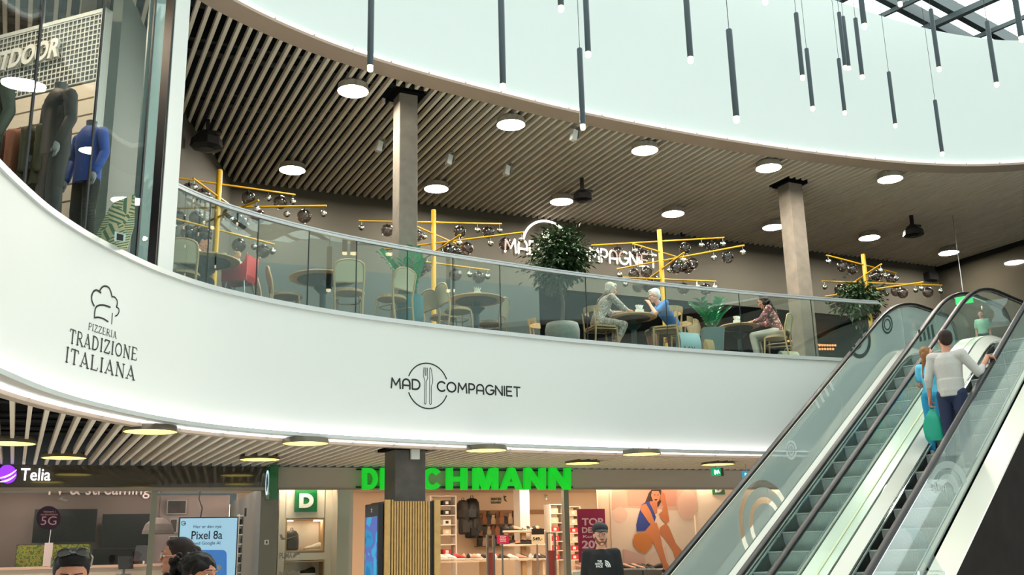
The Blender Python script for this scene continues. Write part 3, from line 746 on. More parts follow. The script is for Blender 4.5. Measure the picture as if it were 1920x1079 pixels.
for x, yb, yt, D, w in PN:
    L = 1.0
    if yt is not None:
        lo_, hi_ = 5., 40.
        for _ in range(40):
            D = (lo_ + hi_) / 2; p = at_d(x, yb, D); du = ray(x - (x - 875) * (yb - yt) / 6400, yt)
            zt = CAMZ + du.z * D / hypot(du.x, du.y)
            if zt - p.z > L + .07: hi_ = D
            else: lo_ = D
    p = at_d(x, yb, D)
    lb = 'dark hanging tube light ' + w
    if not pend: pend[0] = mk_pend(L); o = pend[0]; o.location = p; o['label'] = lb; o['group'] = 'tube pendants in the atrium'
    else: o = dup(pend[0], p, 0, lb)
    o.location.z += .04
    for ch in list(o.children):
        if ch.name.startswith('bulb') and 'unlit' in w: ch.active_material  # shares its mesh
        if ch.name.startswith('cable'): ch.scale.z = max(.2, (ZS - o.location.z - L) / (14 - 2 * L)); ch.location.z = L - L * ch.scale.z
# ---------------------------------------------------------------- yellow light trees
def mk_tree(seed, arms, H=2.85):
    """arms: list of (height, azimuth deg, length, [(pos, big?)...])"""
    t = thing('light_tree', '', 'light fixture')
    b = MB(); b.lathe([(.30, 0), (.30, .015), (.06, .02)], n=24); b.build('base', W_YEL, t)
    b = MB(); b.lathe([(.045, .02), (.045, H), (.04, H + .012)], n=16); b.build('post', W_YEL, t, smooth=50)
    for (z, az, L0, L1, tilt, gl) in arms:
        d = V((cos(R(az)), sin(R(az)), tilt)); b = MB(); b.tube([V((0, 0, z)) - d * L0, V((0, 0, z)) + d * L1], .017, 8); ar = b.build('arm', W_YEL, t, smooth=50)
        for (q, big) in gl:
            p = V((0, 0, z)) + d * q
            b = MB(); b.tube([p, p - V((0, 0, .10 if not big else .06))], .006, 6)
            if big:
                b.lathe([(.022, -.10), (.022, -.05)], tuple(p), 10); b.build('socket', W_BLK, ar)
                b = MB(); b.ball(p - V((0, 0, .17)), .115, 20, 14); b.build('glass_globe', G_SMOKE, ar, smooth=True)
            else:
                b.build('socket', W_CHROME, ar); b = MB(); b.ball(p - V((0, 0, .13)), .055, 14, 10); b.build('mirror_globe', W_CHROME, ar, smooth=True)
    return t
def std_arms(rot, k=1.0):
    A = []
    for i, (z, az, L0, L1, tl) in enumerate(((2.62, 8, 1.35, 1.25, .0), (2.40, 62, .9, 1.15, .02), (2.22, -22, 1.0, 1.75, -.02), (2.05, 118, 1.15, .9, .0), (1.85, 35, .85, 1.2, .03))):
        gl = [(-L0 + .05, False), (-L0 * .62, True), (-L0 * .34, i % 2 == 0), (L1 * .38, True), (L1 * .64, i % 2 == 1), (L1 * .8, True), (L1 - .04, False)]
        A.append((z, az + rot, L0, L1, tl, gl))
    return A
TR = mk_tree(1, std_arms(0)); TR['group'] = 'yellow light trees'
for i, ((x, y), rot, w) in enumerate((((412, 320), 20, 'at the left end, above the red high chair'), ((813, 395), 0, 'right of the left concrete pillar'), ((1236, 432), -15, 'in the middle, behind the man in the blue shirt'), ((1618, 478), 30, 'at the right, above a bushy potted tree'))):
    p = at_z(x, y, ZFL + 2.85); lb = 'yellow light tree with smoked globes ' + w
    if i == 0: TR.location = (p.x, p.y, ZFL); TR.rotation_euler.z = R(rot); TR['label'] = lb
    else: dup(TR, (p.x, p.y, ZFL), R(rot), lb)
# ---------------------------------------------------------------- ceiling equipment
def projector(x, y, label, s=1.0):
    p = at_z(x, y, ZUP - .42); t = thing('projector', label, 'projector', p, R(20))
    b = MB(); b.lathe([(.12 * s, -.16 * s), (.27 * s, -.12 * s), (.25 * s, .02), (.15 * s, .14 * s), (.05, .16 * s)], n=8); b.build('body', W_BLK, t)
    b = MB(); b.box((0, 0, .25), (.06, .06, .26)); b.box((.08, 0, .17 * s), (.3, .05, .04)); b.build('bracket', W_BLK, t)
projector(388, 264, 'black box projector among the slats over the left yellow tree', 1.0)
projector(1092, 368, 'black projector hanging beside a lamp above the lit sign', .75)
projector(1712, 434, 'black projector on the pale ceiling right of the right pillar', .85)
def spot(x, y, label):
    p = at_z(x, y, ZUP - .2); t = thing('spotlight', label, 'spotlight', p, R(30))
    b = MB(); b.box((0, 0, 0), (.10, .10, .2), rot=M.Rotation(R(12), 3, 'Y')); b.build('head', W_WHITE, t, bevel=.008)
    b = MB(); b.box((.08, 0, .05), (.03, .12, .18)); b.box((.04, 0, .15), (.12, .03, .03)); b.build('bracket', W_STEEL, t)
spot(842, 300, 'small white spotlight on the ceiling, between pillar and centre'); spot(950, 320, 'small white box spotlight right of the other small one'); spot(711, 275, 'small white spotlight touching the left side of the pillar'); spot(1076, 254, 'tiny white spotlight near the tip of the centre tube light')
for x, y, l in ((1277, 440, 'small black dome camera high on the taupe wall'),):
    u, z = UW.px(x, y); p = UW.pt(u, -.08, z); t = thing('security_camera', l, 'camera', p); b = MB(); b.ball((0, 0, 0), .07, 14, 10); b.build('dome', W_BLK, t, smooth=True); b = MB(); b.box((0, .04, .06), (.08, .12, .05)); b.build('mount', W_BLK, t)
# ---------------------------------------------------------------- ground floor shops
ZH0, ZH1, ZIN = 2.745, ZLO - .06, 2.93
TW = LW.T
HDR_T = mat('gloss_brown_fascia', '3B352C', .08, coat=1.); HDR_D = mat('taupe_fascia', 'B9B1A4', .3); BEIGE = mat('beige_trim_dark', '9C8F7F', .5)
BROWNW = mat('brown_grey_wall', '62574F', .8); PINKW = mat('pinkish_wall', 'CBBDB8', .8); CREAM = mat('cream_wall', 'E4CDB2', .8); OFFW = mat('off_white_wall', 'E6DDD0', .8)
SHOPF = mat('shop_floor', 'B8A68F', .4)
u0 = -14.0; ud = LW.px(490, 1000)[0]; ud2 = LW.px(520, 1000)[0]; ue = LW.px(1375, 1000)[0]; uR = 16.0
b = MB(TW); b.bb(u0, ud + .1, -.12, .12, ZH0, ZH1); b.k = 1; b.bb(u0, ud + .1, -.13, .12, ZH0 - .045, ZH0); struct(b.build('wall_shop_header', [HDR_T, BEIGE]))
b = MB(TW); b.bb(ud + .1, uR, -.04, .12, ZH0, ZH1); b.k = 1; b.bb(ud + .1, uR, -.05, .12, ZH0 - .03, ZH0); struct(b.build('wall_shop_header_right', [HDR_D, BEIGE]))
b = MB(TW); b.bb(ud - .03, ud2, -.02, 5.2, GZ, ZH0); struct(b.build('wall_party', mat('grey_pier', '7D7C74', .6)))
ub = LW.px(288, 960, 4.6)[0]
b = MB(TW); b.bb(u0, ub, 4.6, 4.8, GZ, ZIN); struct(b.build('wall_phone_shop', BROWNW))
b = MB(TW); b.bb(ub - .3, ud, 5.6, 5.8, GZ, ZIN); struct(b.build('wall_phone_shop_rear', PINKW))
b = MB(TW); b.bb(ud2, uR, 6.6, 6.8, GZ, ZIN + .3); struct(b.build('wall_shoe_shop', CREAM))
b = MB(TW); b.bb(u0, uR, .12, 6.8, ZIN + .1, ZIN + .15); struct(b.build('ceiling_shop', mat('shop_ceiling', 'CFC3B4', .8)))
b = MB(TW); b.bb(u0, uR, .12, 6.8, GZ - .01, GZ + .01); struct(b.build('floor_shop', SHOPF))
b = MB(TW); b.bb(uR - .1, uR, 0, 6.8, GZ, ZH1); struct(b.build('wall_shop_end', CREAM))
SL_ = mat('shop_panel_lamp', 'FFE9CC', .5, emis=34.0); SLC = mat('shop_panel_lamp_cool', 'FFE8E2', .5, emis=26.0)
for i in range(11):
    for v_ in (.75, 1.9, 3.6):
        u = -11 + i * 2.1
        cool = u < ud
        b = MB(TW); b.bb(u, u + 1.0, v_, v_ + .22, ZIN + .06, ZIN + .09)
        tag(b.build('shop_lamp', SLC if cool else SL_), 'light panel in the %s ceiling, %s row, %s from the left' % ('phone shop' if cool else 'shoe shop', {.75: 'front', 1.9: 'middle', 3.6: 'rear'}[v_], ORD[i]), 'lamp', 'panel lamps of the ' + ('phone shop' if cool else 'shoe shop'))
for xa_, xb_, w_ in ((528, 608, 'over the shoe niches'), (1190, 1260, 'over the poster')):  # added fill panels, hidden behind the header, to brighten the window displays
    a, c, _, _ = LW.rect(xa_, 910, xb_, 915, .3); b = MB(TW); b.bb(a, c, .2, .32, ZIN + .02, ZIN + .05)
    tag(b.build('shop_lamp', SL_), 'added light panel in the shop window ceiling ' + w_, 'lamp')
def wr(name, m, x0, y0, x1, y1, v=0, th=.04, parent=None, smooth=False, bevel=0, **kw):
    """box on the shop front frame from a rectangle seen at depth v"""
    a, c, z0, z1 = LW.rect(x0, y0, x1, y1, v); b = MB(TW); b.bb(a, c, v, v + th, z0, z1); return b.build(name, m, parent, smooth, bevel, **kw)
def wt(mb, body, x0, y0, x1, y1, v, bold=0, ext=.02, shear=0):
    a, c, z0, z1 = LW.rect(x0, y0, x1, y1, v); return text(mb, body, LW.pt(a, v, z0), LW.w, (0, 0, 1), c - a, z1 - z0, bold, ext, shear)
def wpoly(mb, pts, v, th=.006):
    mb.plate([LW.pt(LW.px(x, y, v)[0], v, LW.px(x, y, v)[1]) for x, y in pts], th, LW.n); return mb
def wth(name, label, cat, group=None):
    return thing(name, label, cat, LW.pt(0, 0, 0), 0, group)
def pw(o, root): o.parent = root; o.matrix_parent_inverse = M.Translation(-root.location); return o
def wthing(name, label, cat, x, y, v, group=None):
    """empty at the foot of a thing standing at depth v"""
    u, z = LW.px(x, y, v); return thing(name, label, cat, LW.pt(u, v, z), 0, group)
# shopfront glazing
t = wthing('shop_glazing', 'clear glass front of the phone shop with a grey green upright in it', 'glazing', 240, 1079, 0)
for x0, x1 in ((-420, -140), (-138, 0), (0, 278), (291, 487)):
    a, c, z0, z1 = LW.rect(x0, 917, x1, 1079, 0); b = MB(TW); b.bb(a, c, .0, .012, GZ, ZH0 - .045); pw(b.build('glass_pane', G_SHOP), t)
a, c, _, _ = LW.rect(279, 917, 290, 1079, 0); b = MB(TW); b.bb(a, c, -.06, .06, GZ, ZH0 - .04); pw(b.build('upright', mat('grey_green_upright', '8F9284', .4)), t)
t = wthing('shop_glazing', 'glass in front of the white shoe display niche, printed with grey brand marks', 'glazing', 570, 1079, 0)
a, c, z0, z1 = LW.rect(522, 917, 655, 1079, 0); b = MB(TW); b.bb(a, c, .0, .012, GZ, ZH0 - .03); pw(b.build('glass_pane', G_SHOP), t)
GREYF = mat('grey_vinyl', '8E8B86', .6)
b = MB(); wpoly(b, [(524, 1003), (527, 1013), (534, 1013), (565, 1003), (536, 1010), (530, 1008), (529, 1003)], -.01, .003); pw(b.build('swoosh_mark', GREYF), t)
b = MB(); wt(b, 'PUMA', 524, 1037, 548, 1048, -.01, .02, .003); wpoly(b, [(548, 1046), (552, 1038), (561, 1036), (563, 1040), (556, 1042), (552, 1047)], -.01, .003); pw(b.build('puma_mark', GREYF), t)
b = MB(); wt(b, 'adidas', 522, 1069, 563, 1080, -.01, .03, .003); pw(b.build('adidas_mark', GREYF), t)
# --- phone shop sign
t = wthing('shop_sign', 'white lit lettering with a purple striped ball, phone shop sign', 'sign', 50, 913, -.13)
b = MB(); wt(b, 'Telia', 39, 879, 95, 902, -.15, .004, .03); pw(b.build('letters', mat('lit_white', 'FFFFFF', .5, emis=2.2)), t)
b = MB(); cx, cy = 14, 889
wpoly(b, [(cx + 17 * cos(a_) , cy + (17 if a_ < pi else 18) * -sin(a_)) for a_ in [2 * pi * i / 28 for i in range(28)]], -.15, .03); pw(b.build('ball', mat('lit_purple', '8A32E8', .5, emis=1.6)), t)
b = MB()
for k_, (q0, q1, q2) in enumerate((((-4, 897), (16, 893), (31, 881)), ((-2, 904), (17, 901), (30, 890)))):
    up = [(q0[0] * (1 - s) ** 2 + 2 * q1[0] * s * (1 - s) + q2[0] * s * s, q0[1] * (1 - s) ** 2 + 2 * q1[1] * s * (1 - s) + q2[1] * s * s) for s in [i / 8 for i in range(9)]]
    wpoly(b, up + [(x, y + 3.2 * sin(pi * (i + .8) / 10)) for i, (x, y) in reversed(list(enumerate(up)))], -.155, .004)
pw(b.build('stripes', MATS['lit_white']), t)
# --- phone shop interior
b = MB(); wt(b, 'TV & streaming', 84, 905, 281, 936, 4.55, .006, .03)
tag(b.build('wall_lettering', mat('pink_white_letters', 'E9D9D6', .6)), 'pale lettering TV & streaming on the brown wall, top cut by the header', 'lettering')
SCR = mat('black_screen', '08080A', .25, spec=.25)
def tv(x0, y0, x1, y1, v, label, screen=None):
    t = wthing('television', label, 'television', (x0 + x1) / 2, y1, v); pw(wr('casing', W_BLK, x0, y0, x1, y1, v, .05), t); pw(wr('screen', screen or SCR, x0 + 1, y0 + 1, x1 - 1, y1 - 1, v - .006, .005), t)
    a, c, z0, z1 = LW.rect(x0, y0, x1, y1, v); b = MB(TW); b.bb((a + c) / 2 - .15, (a + c) / 2 + .15, v + .05, 4.59, (z0 + z1) / 2 - .1, (z0 + z1) / 2 + .1); pw(b.build('wall_bracket', W_BLK), t)
tv(62, 955, 181, 1018, 4.3, 'black television on the wall behind the round 5G sticker')
tv(190, 964, 284, 1028, 4.3, 'black television on the wall right of the 5G sticker')
tv(172, 1030, 252, 1066, 4.3, 'black television on the wall, lowest, beside the leafy green screen')
GRN = pattern('leafy_screen', ['48601F', '2C4615', '7C8A2A', '865F20', '5E7A2A'], 22, 'noise', .3); GRN.node_tree.nodes['Principled BSDF'].inputs['Emission Strength'].default_value = .12
_n = GRN.node_tree; _n.links.new([n for n in _n.nodes if n.type == 'VALTORGB'][0].outputs[0], _n.nodes['Principled BSDF'].inputs['Emission Color'])
tv(29, 1021, 169, 1072, 3.9, 'television showing green and orange leaves', GRN)
t = wthing('round_sticker', 'round dark purple 5G sticker on the phone shop window', 'sticker', 91, 995, -.01)
b = MB(); wpoly(b, [(91 + 23 * cos(2 * pi * i / 36), 972 + 22.5 * sin(2 * pi * i / 36)) for i in range(36)], -.012, .004); pw(b.build('disc', mat('dark_purple', '2C1233', .4)), t)
PK = mat('pink_print', 'D69AA8', .5)
b = MB(); wt(b, '5G', 77, 969, 106, 985, -.016, .0, .003); wt(b, 'Netværk i', 82, 958, 104, 962, -.016, 0, .003); wt(b, 'verdensklasse', 76, 963, 108, 967, -.016, 0, .003); pw(b.build('print', PK), t)
# cone pendant lamp
u, z = LW.px(296, 1002, 2.0); t = thing('pendant_lamp', 'grey ribbed dome pendant lamp hanging inside the phone shop', 'pendant lamp', LW.pt(u, 2.0, z))
b = MB(); b.lathe([(.27, 0), (.262, .06), (.22, .17), (.12, .26), (.03, .28), (.03, .30)], n=36); b.build('shade', mat('ribbed_grey_felt', '5D554E', .8), t)
b = MB(); b.tube([(0, 0, .3), (0, 0, ZIN + .1 - z)], .006); b.build('cord', W_BLK, t)
for x0, y0, x1, y1, l in ((313, 938, 350, 965, 'white framed dark photograph, largest, over the pendant lamp'), (318, 973, 333, 1000, 'white framed photograph partly behind the pendant lamp'), (316, 1006, 334, 1026, 'white framed photograph, lowest, beside the light blue screen')):
    t = wthing('picture_frame', l, 'picture', (x0 + x1) / 2, y1, 5.5); pw(wr('frame', W_WHITE, x0, y0, x1, y1, 5.5, .04), t); pw(wr('picture', mat('dark_photo', '4A4240', .5, noise=.5, nscale=5), x0 + 2, y0 + 2, x1 - 2, y1 - 2, 5.49, .01), t)
# light blue advertising screen
t = wthing('advertising_screen', 'upright light blue screen advertising a phone, hung in the shop window', 'screen', 389, 1079, .8)
a, c, z0, z1 = LW.rect(333, 970, 445, 1079, .8); z0 = z1 - (c - a) * 1.75
b = MB(TW); b.bb(a, c, .8, .88, z0, z1); pw(b.build('casing', W_BLK, bevel=.005), t)
b = MB(TW); b.bb(a + .02, c - .02, .792, .799, z0 + .02, z1 - .02); pw(b.build('screen', mat('lit_pale_blue', 'A9D3F2', .4, emis=.75)), t)
b = MB(); wt(b, 'Her er den nye', 363, 985, 415, 993, .788, .0, .003); wt(b, 'Pixel 8a', 359, 996, 417, 1012, .788, .01, .003); wt(b, 'med Google AI', 361, 1016, 413, 1024, .788, .0, .003); pw(b.build('screen_text', mat('navy_print', '1B2A3A', .5)), t)
for k_, (a0, a1, col) in enumerate(((20, 160, 'D9402E'), (160, 215, 'E8B21E'), (215, 320, '2E9E4A'), (320, 365, '3A78E0'))):
    b = MB(); P = [(344 + 4.6 * cos(R(a0 + (a1 - a0) * i / 8)), 982 - 4.4 * sin(R(a0 + (a1 - a0) * i / 8))) for i in range(9)] + [(344 + 3 * cos(R(a1 - (a1 - a0) * i / 8)), 982 - 2.9 * sin(R(a1 - (a1 - a0) * i / 8))) for i in range(9)]
    wpoly(b, P, .786, .003)
    if k_ == 3: wpoly(b, [(344, 981), (348.6, 981), (348.6, 983), (344, 983)], .786, .003)
    pw(b.build('round_letter', mat('print_' + col.lower(), col, .5)), t)
b = MB(); P = []
for (qx, qy, q0) in ((417, 1040, 0), (366, 1040, 90)): P += [(qx + 8 * cos(R(q0 + 90 * i / 5)), qy - 8 * sin(R(q0 + 90 * i / 5))) for i in range(6)]
wpoly(b, P + [(358, 1095), (425, 1095)], .786, .003); pw(b.build('phone_picture', mat('lit_blue', '3E86E0', .4, emis=.5)), t)
b = MB(); wpoly(b, [(411 + 4 * cos(2 * pi * i / 16), 1065 + 5 * sin(2 * pi * i / 16)) for i in range(16)], .783, .003); pw(b.build('camera_dot', W_WHITE), t)
b = MB(); p = LW.pt(LW.px(376, 970, .84)[0], .84, z1); b.tube([p, p + V((.02, 0, .15)), p + V((-.04, 0, .3)), p + V((-.02, 0, ZIN + .1 - z1))], .012); b.tube([p + V((.7, .2, 0)), p + V((.7, .2, .14))], .02); pw(b.build('hanger_cable', W_BLK), t)
# display shelf, counter, monitors
t = wthing('glass_shelf', 'narrow lit shelf rack behind the light blue screen', 'shelf', 457, 1079, 2.5)
a, c, z0, z1 = LW.rect(446, 967, 468, 1079, 2.5)
for k_ in range(9): b = MB(TW); b.bb(a, c, 2.5, 2.8, z1 - .17 * k_ - .02, z1 - .17 * k_); pw(b.build('shelf', W_WHITE), t)
for uu in (a, (a + c) / 2, c): b = MB(TW); b.bb(uu - .01, uu + .01, 2.5, 2.8, z1 - 1.5, z1 + .02); pw(b.build('upright', W_WHITE), t)
for k_ in range(1, 8):
    for j in range(3):
        b = MB(TW); uu = a + (c - a) * (.18 + .32 * j); b.lathe([(.018, 0), (.022, .1)], (uu, 2.6, z1 - .17 * k_), 8); tag(b.build('bottle', W_BLK if (k_ + j) % 3 else W_TAN), 'small container on the narrow rack, %s shelf from the top, %s' % (ORD[k_], ('left', 'middle', 'right')[j]), 'container', 'containers on the narrow rack')
t = wthing('counter', 'peach coloured counter in front of the phone shop screens', 'counter', 150, 1079, 3.2)
a, c, z0, z1 = LW.rect(-60, 1062, 340, 1079, 3.0); PEA = mat('peach_top', 'D8B49C', .5)
b = MB(TW); b.bb(a, c, 2.9, 3.6, z1 - .04, z1); pw(b.build('worktop', PEA), t); b = MB(TW); b.bb(a + .05, c - .05, 3.0, 3.5, GZ, z1 - .04); pw(b.build('front', OFFW), t)
def monitor(x, y, w, h, v, label, rz):
    u, z = LW.px(x, y, v); t = thing('monitor', label, 'monitor', LW.pt(u, v, z), LW.a + rz)
    b = MB(); b.box((0, 0, h / 2 + .1), (w, .03, h), rot=M.Rotation(R(-12), 3, 'X')); b.build('screen', W_BLK, t, bevel=.004)
    b = MB(); b.box((0, .06, .06), (.04, .04, .14)); b.box((0, .05, .01), (.2, .16, .02)); b.build('stand', W_STEEL, t)
monitor(266, 1063, .34, .28, 3.1, 'black tablet screen on a stand at the right end of the counter', R(-40)); monitor(234, 1079, .28, .22, 2.6, 'dark monitor seen from behind, lower, left of the tablet', R(30))
u, z = LW.px(88, 1062, 3.1); t = thing('router', 'pale upright router with an antenna on the counter by the leafy screen', 'router', LW.pt(u, 3.1, z), LW.a); b = MB(); b.rbox((0, 0, .2), (.14, .05, .4), .02); b.build('case', PINKW, t); b = MB(); b.tube([(0, 0, .4), (.01, 0, .65)], .006); b.build('antenna', W_WHITE, t)
# --- green box sign, pier sign
u, z = LW.px(505, 940, -.1)
t = thing('box_sign', 'green projecting box sign with a white oval on its side', 'sign', LW.pt(u, -.3, z))
a, c, z0, z1 = LW.rect(503, 873, 520, 937, -.5); GRS = mat('green_sign', '0C6B38', .15, coat=.6)
b = MB(TW); b.bb(a, c, -.62, -.12, z0, z1); pw(b.build('box', GRS, bevel=.01), t)
b = MB(); ce = LW.pt(a - .006, -.37, (z0 + z1) / 2)
o_, i_ = [], []
for k_ in range(25):
    q = 2 * pi * k_ / 24; o_.append(ce + LW.n * .18 * cos(q) + V((0, 0, .2 * sin(q)))); i_.append(ce + LW.n * .14 * cos(q) + V((0, 0, .16 * sin(q))))
b.strip([o_, i_]); pw(b.build('oval', mat('lit_pale', 'DDF5FF', .5, emis=1.2)), t)
b = MB(TW); b.bb(a + .05, c - .05, -.12, 0, z1 - .12, z1 - .06); pw(b.build('bracket', W_BLK), t)
t = wthing('small_sign', 'tiny square white sign with a black figure on the grey pier', 'sign', 500, 1022, -.03); pw(wr('plate', W_WHITE, 496, 1013, 504, 1022, -.04, .02), t); pw(wr('symbol', W_BLK, 499, 1015, 501.5, 1020, -.045, .004), t)
# --- shoe shop letters
GRL = mat('lit_green_letters', '12C42A', .4, emis=.75)
t = wthing('shop_sign', 'big green lit shop name above the shoe shop entrance', 'sign', 870, 920, -.14)
xs = [(680, 709), (714, 741), (745, 772), (776, 786), (791, 831), (838, 877), (888, 935), (939, 981), (984, 1024), (1031, 1071)]
def ringp(o, i): return [[o[k], o[k + 1], i[k + 1], i[k]] for k in range(len(o) - 1)]
HV = {'E': [[(0, 0), (.3, 0), (.3, 1), (0, 1)], [(.3, 0), (1, 0), (1, .2), (.3, .2)], [(.3, .4), (.9, .4), (.9, .6), (.3, .6)], [(.3, .8), (1, .8), (1, 1), (.3, 1)]],
 'I': [[(0, 0), (1, 0), (1, 1), (0, 1)]], 'H': [[(0, 0), (.3, 0), (.3, 1), (0, 1)], [(.7, 0), (1, 0), (1, 1), (.7, 1)], [(.3, .38), (.7, .38), (.7, .6), (.3, .6)]],
 'N': [[(0, 0), (.29, 0), (.29, 1), (0, 1)], [(.71, 0), (1, 0), (1, 1), (.71, 1)], [(0, 1), (.3, 1), (1, 0), (.7, 0)]],
 'M': [[(0, 0), (.23, 0), (.23, 1), (0, 1)], [(.77, 0), (1, 0), (1, 1), (.77, 1)], [(.1, 1), (.34, 1), (.62, 0), (.38, 0)], [(.66, 1), (.9, 1), (.62, 0), (.38, 0)]],
 'A': [[(0, 0), (.27, 0), (.62, 1), (.36, 1)], [(.73, 0), (1, 0), (.64, 1), (.38, 1)], [(.2, .17), (.8, .17), (.72, .36), (.28, .36)]],
 'D': [[(0, 0), (.3, 0), (.3, 1), (0, 1)]] + ringp([(.3, 1)] + arc(.45, .5, .55, .5, 90, -90, 12) + [(.3, 0)], [(.3, .78)] + arc(.45, .5, .27, .28, 90, -90, 12) + [(.3, .22)]),
 'U': [[(0, .4), (.3, .4), (.3, 1), (0, 1)], [(.7, .4), (1, .4), (1, 1), (.7, 1)]] + ringp(arc(.5, .4, .5, .4, 180, 360, 12), arc(.5, .4, .2, .2, 180, 360, 12)),
 'C': ringp(arc(.5, .5, .5, .51, 38, 322, 18), arc(.52, .5, .22, .28, 38, 322, 18))}
for ch, (x0, x1) in zip('DEUICHMANN', xs):
    b = MB()
    for pl_ in HV[ch]: wpoly(b, [(x0 + (x1 - x0) * x, 918.5 - 40.5 * y) for x, y in pl_], -.20, .09)
    pw(b.build('letter', GRL), t)
b = MB(TW); a, c, _, _ = LW.rect(668, 870, 1073, 880, -.08)
for zz in (LW.px(870, 882, -.08)[1], LW.px(870, 914, -.08)[1]): b.bb(a, c, -.09, -.06, zz - .012, zz + .012)
pw(b.build('rail', W_BLK), t)
# --- shoe display
t = wthing('display_niche', 'off white display wall with wooden framed shoe niches', 'display', 570, 1079, .5)
pw(wr('back_panel', OFFW, 522, 900, 626, 1100, .9, .05), t)
for y0_, y1_ in ((905, 972), (1037, 1051)): pw(wr('front_panel', OFFW, 535, y0_, 609, y1_, .5, .3), t)
WF = mat('light_wood_frame', 'B99A72', .5)
for (x0, y0, x1, y1) in ((535, 973, 608, 1036), (531, 1052, 608, 1110)):
    a, c, z0, z1 = LW.rect(x0, y0, x1, y1, .5); b = MB(TW); w_ = .025
    b.bb(a, c, .5, .9, z1 - w_, z1); b.bb(a, c, .5, .9, z0, z0 + w_); b.bb(a, a + w_, .5, .9, z0 + w_, z1 - w_); b.bb(c - w_, c, .5, .9, z0 + w_, z1 - w_); pw(b.build('niche_frame', WF), t)
a, c, z0, z1 = LW.rect(522, 900, 535, 1100, .5); b = MB(TW); b.bb(a, c, .5, .9, GZ, ZH0); pw(b.build('cheek', OFFW), t)
a, c, z0, z1 = LW.rect(609, 900, 626, 1100, .5); b = MB(TW); b.bb(a, c, .5, .9, GZ, ZH0); pw(b.build('cheek', OFFW), t)
for xx_ in (538, 590): a, c, z0, z1 = LW.rect(xx_, 974, xx_ + 12, 976, .6); b = MB(TW); b.bb(a, c, .62, .72, z1 - .035, z1 - .03); tag(b.build('niche_fill_lamp', SL_), 'small added warm lamp in the top of the upper shoe niche, ' + ('left one' if xx_ < 560 else 'right one'), 'lamp')  # added fill lamps that brighten the inside of the niche
t = wthing('square_sign', 'green square sign with a white letter D in the display window', 'sign', 573, 962, .45); pw(wr('plate', GRS, 552.5, 919, 594.5, 960.5, .45, .02), t)
b = MB(); wt(b, 'D', 561, 926, 588, 953, .44, .06, .012); pw(b.build('letter', W_WHITE), t)
b = MB(TW); a, c, _, _ = LW.rect(626, 900, 655, 1100, .3); b.bb(a, c, .02, .6, GZ, ZH0); struct(b.build('wall_shop_pier', mat('pale_pier', 'C4BCB0', .6)))
# shoes
def mk_shoe(name, m1, m2, label='', cat='shoe'):
    t = thing(name, label, cat)
    sec = [(-.13, .03, .05), (-.12, .04, .09), (-.08, .042, .10), (-.03, .04, .085), (.03, .045, .06), (.09, .047, .045), (.13, .035, .03), (.148, .015, .015)]
    rings = []
    for x, w_, h in sec: rings.append([V((x, w_ * cos(q) * (1 if sin(q) < .3 else .75), .02 + max(0, h * (sin(q) * .5 + .5)))) for q in [2 * pi * i / 12 for i in range(12)]])
    b = MB(); b.loft(rings); b.build('upper', m1, t, smooth=60)
    b = MB(); b.loft([[V((x, (w_ + .006) * sgn, z_)) for sgn, z_ in ((-1, 0), (1, 0), (1, .028), (-1, .028))] for x, w_, h in sec]); b.build('sole', m2, t)
    return t
SH_W = mk_shoe('sneaker', mat('white_leather', 'EDE6DC', .5), mat('white_sole', 'F2EEE8', .6)); SH_K = mk_shoe('sneaker', mat('black_leather', '26221F', .5), MATS['white_sole'])
SH_P = mk_shoe('sneaker', mat('blush_leather', 'D8A48E', .5), MATS['white_sole']); SH_R = mk_shoe('sneaker', mat('red_mesh', 'B8323A', .6), MATS['white_sole'])
def shoe(src, x, y, v, rz, label, group=None, sc=1.0, used=set()):
    u, z = LW.px(x, y, v); p = LW.pt(u, v, z)
    if id(src) not in used: used.add(id(src)); o = src; o.location = p; o.rotation_euler.z = LW.a + rz; o['label'] = label; o.scale = (sc,) * 3
    else: o = dup(src, p, LW.a + rz, label, sc)
    if group: o['group'] = group
    elif 'group' in o: del o['group']
    return o
shoe(SH_W, 588, 1033, .7, pi, 'white sneaker with a red and black heel in the upper display niche', sc=1.15)
shoe(SH_K, 575, 1079, .7, pi, 'dark sneaker in the lower display niche', sc=1.1)
def backpack(x, y, v, s, label, m=None, rz=0):
    u, z = LW.px(x, y, v); t = thing('backpack', label, 'backpack', LW.pt(u, v, z), LW.a + rz)
    b = MB(); b.loft([[V((x_ * w_, y_ * d_, z_)) for x_, y_ in [(cos(q), sin(q)) for q in [2 * pi * i / 14 for i in range(14)]]] for z_, w_, d_ in ((0, .13, .08), (.03, .16, .1), (.2, .165, .11), (.36, .15, .1), (.43, .1, .06), (.45, .03, .02))]); b.build('bag', m or W_BLK, t, smooth=60)
    b = MB(); b.rbox((0, -.11, .13), (.22, .06, .16), .02); b.build('pocket', m or W_BLK, t)
    b = MB(); b.tube([(-.03, 0, .44), (-.02, 0, .5), (.02, 0, .5), (.03, 0, .44)], .008); b.build('handle', W_BLK, t)
    t.scale = (s,) * 3; return t
DGREY = mat('dark_grey_nylon', '3A3836', .6)
backpack(546, 1033, .7, .75, 'small dark grey backpack in the upper display niche', DGREY)
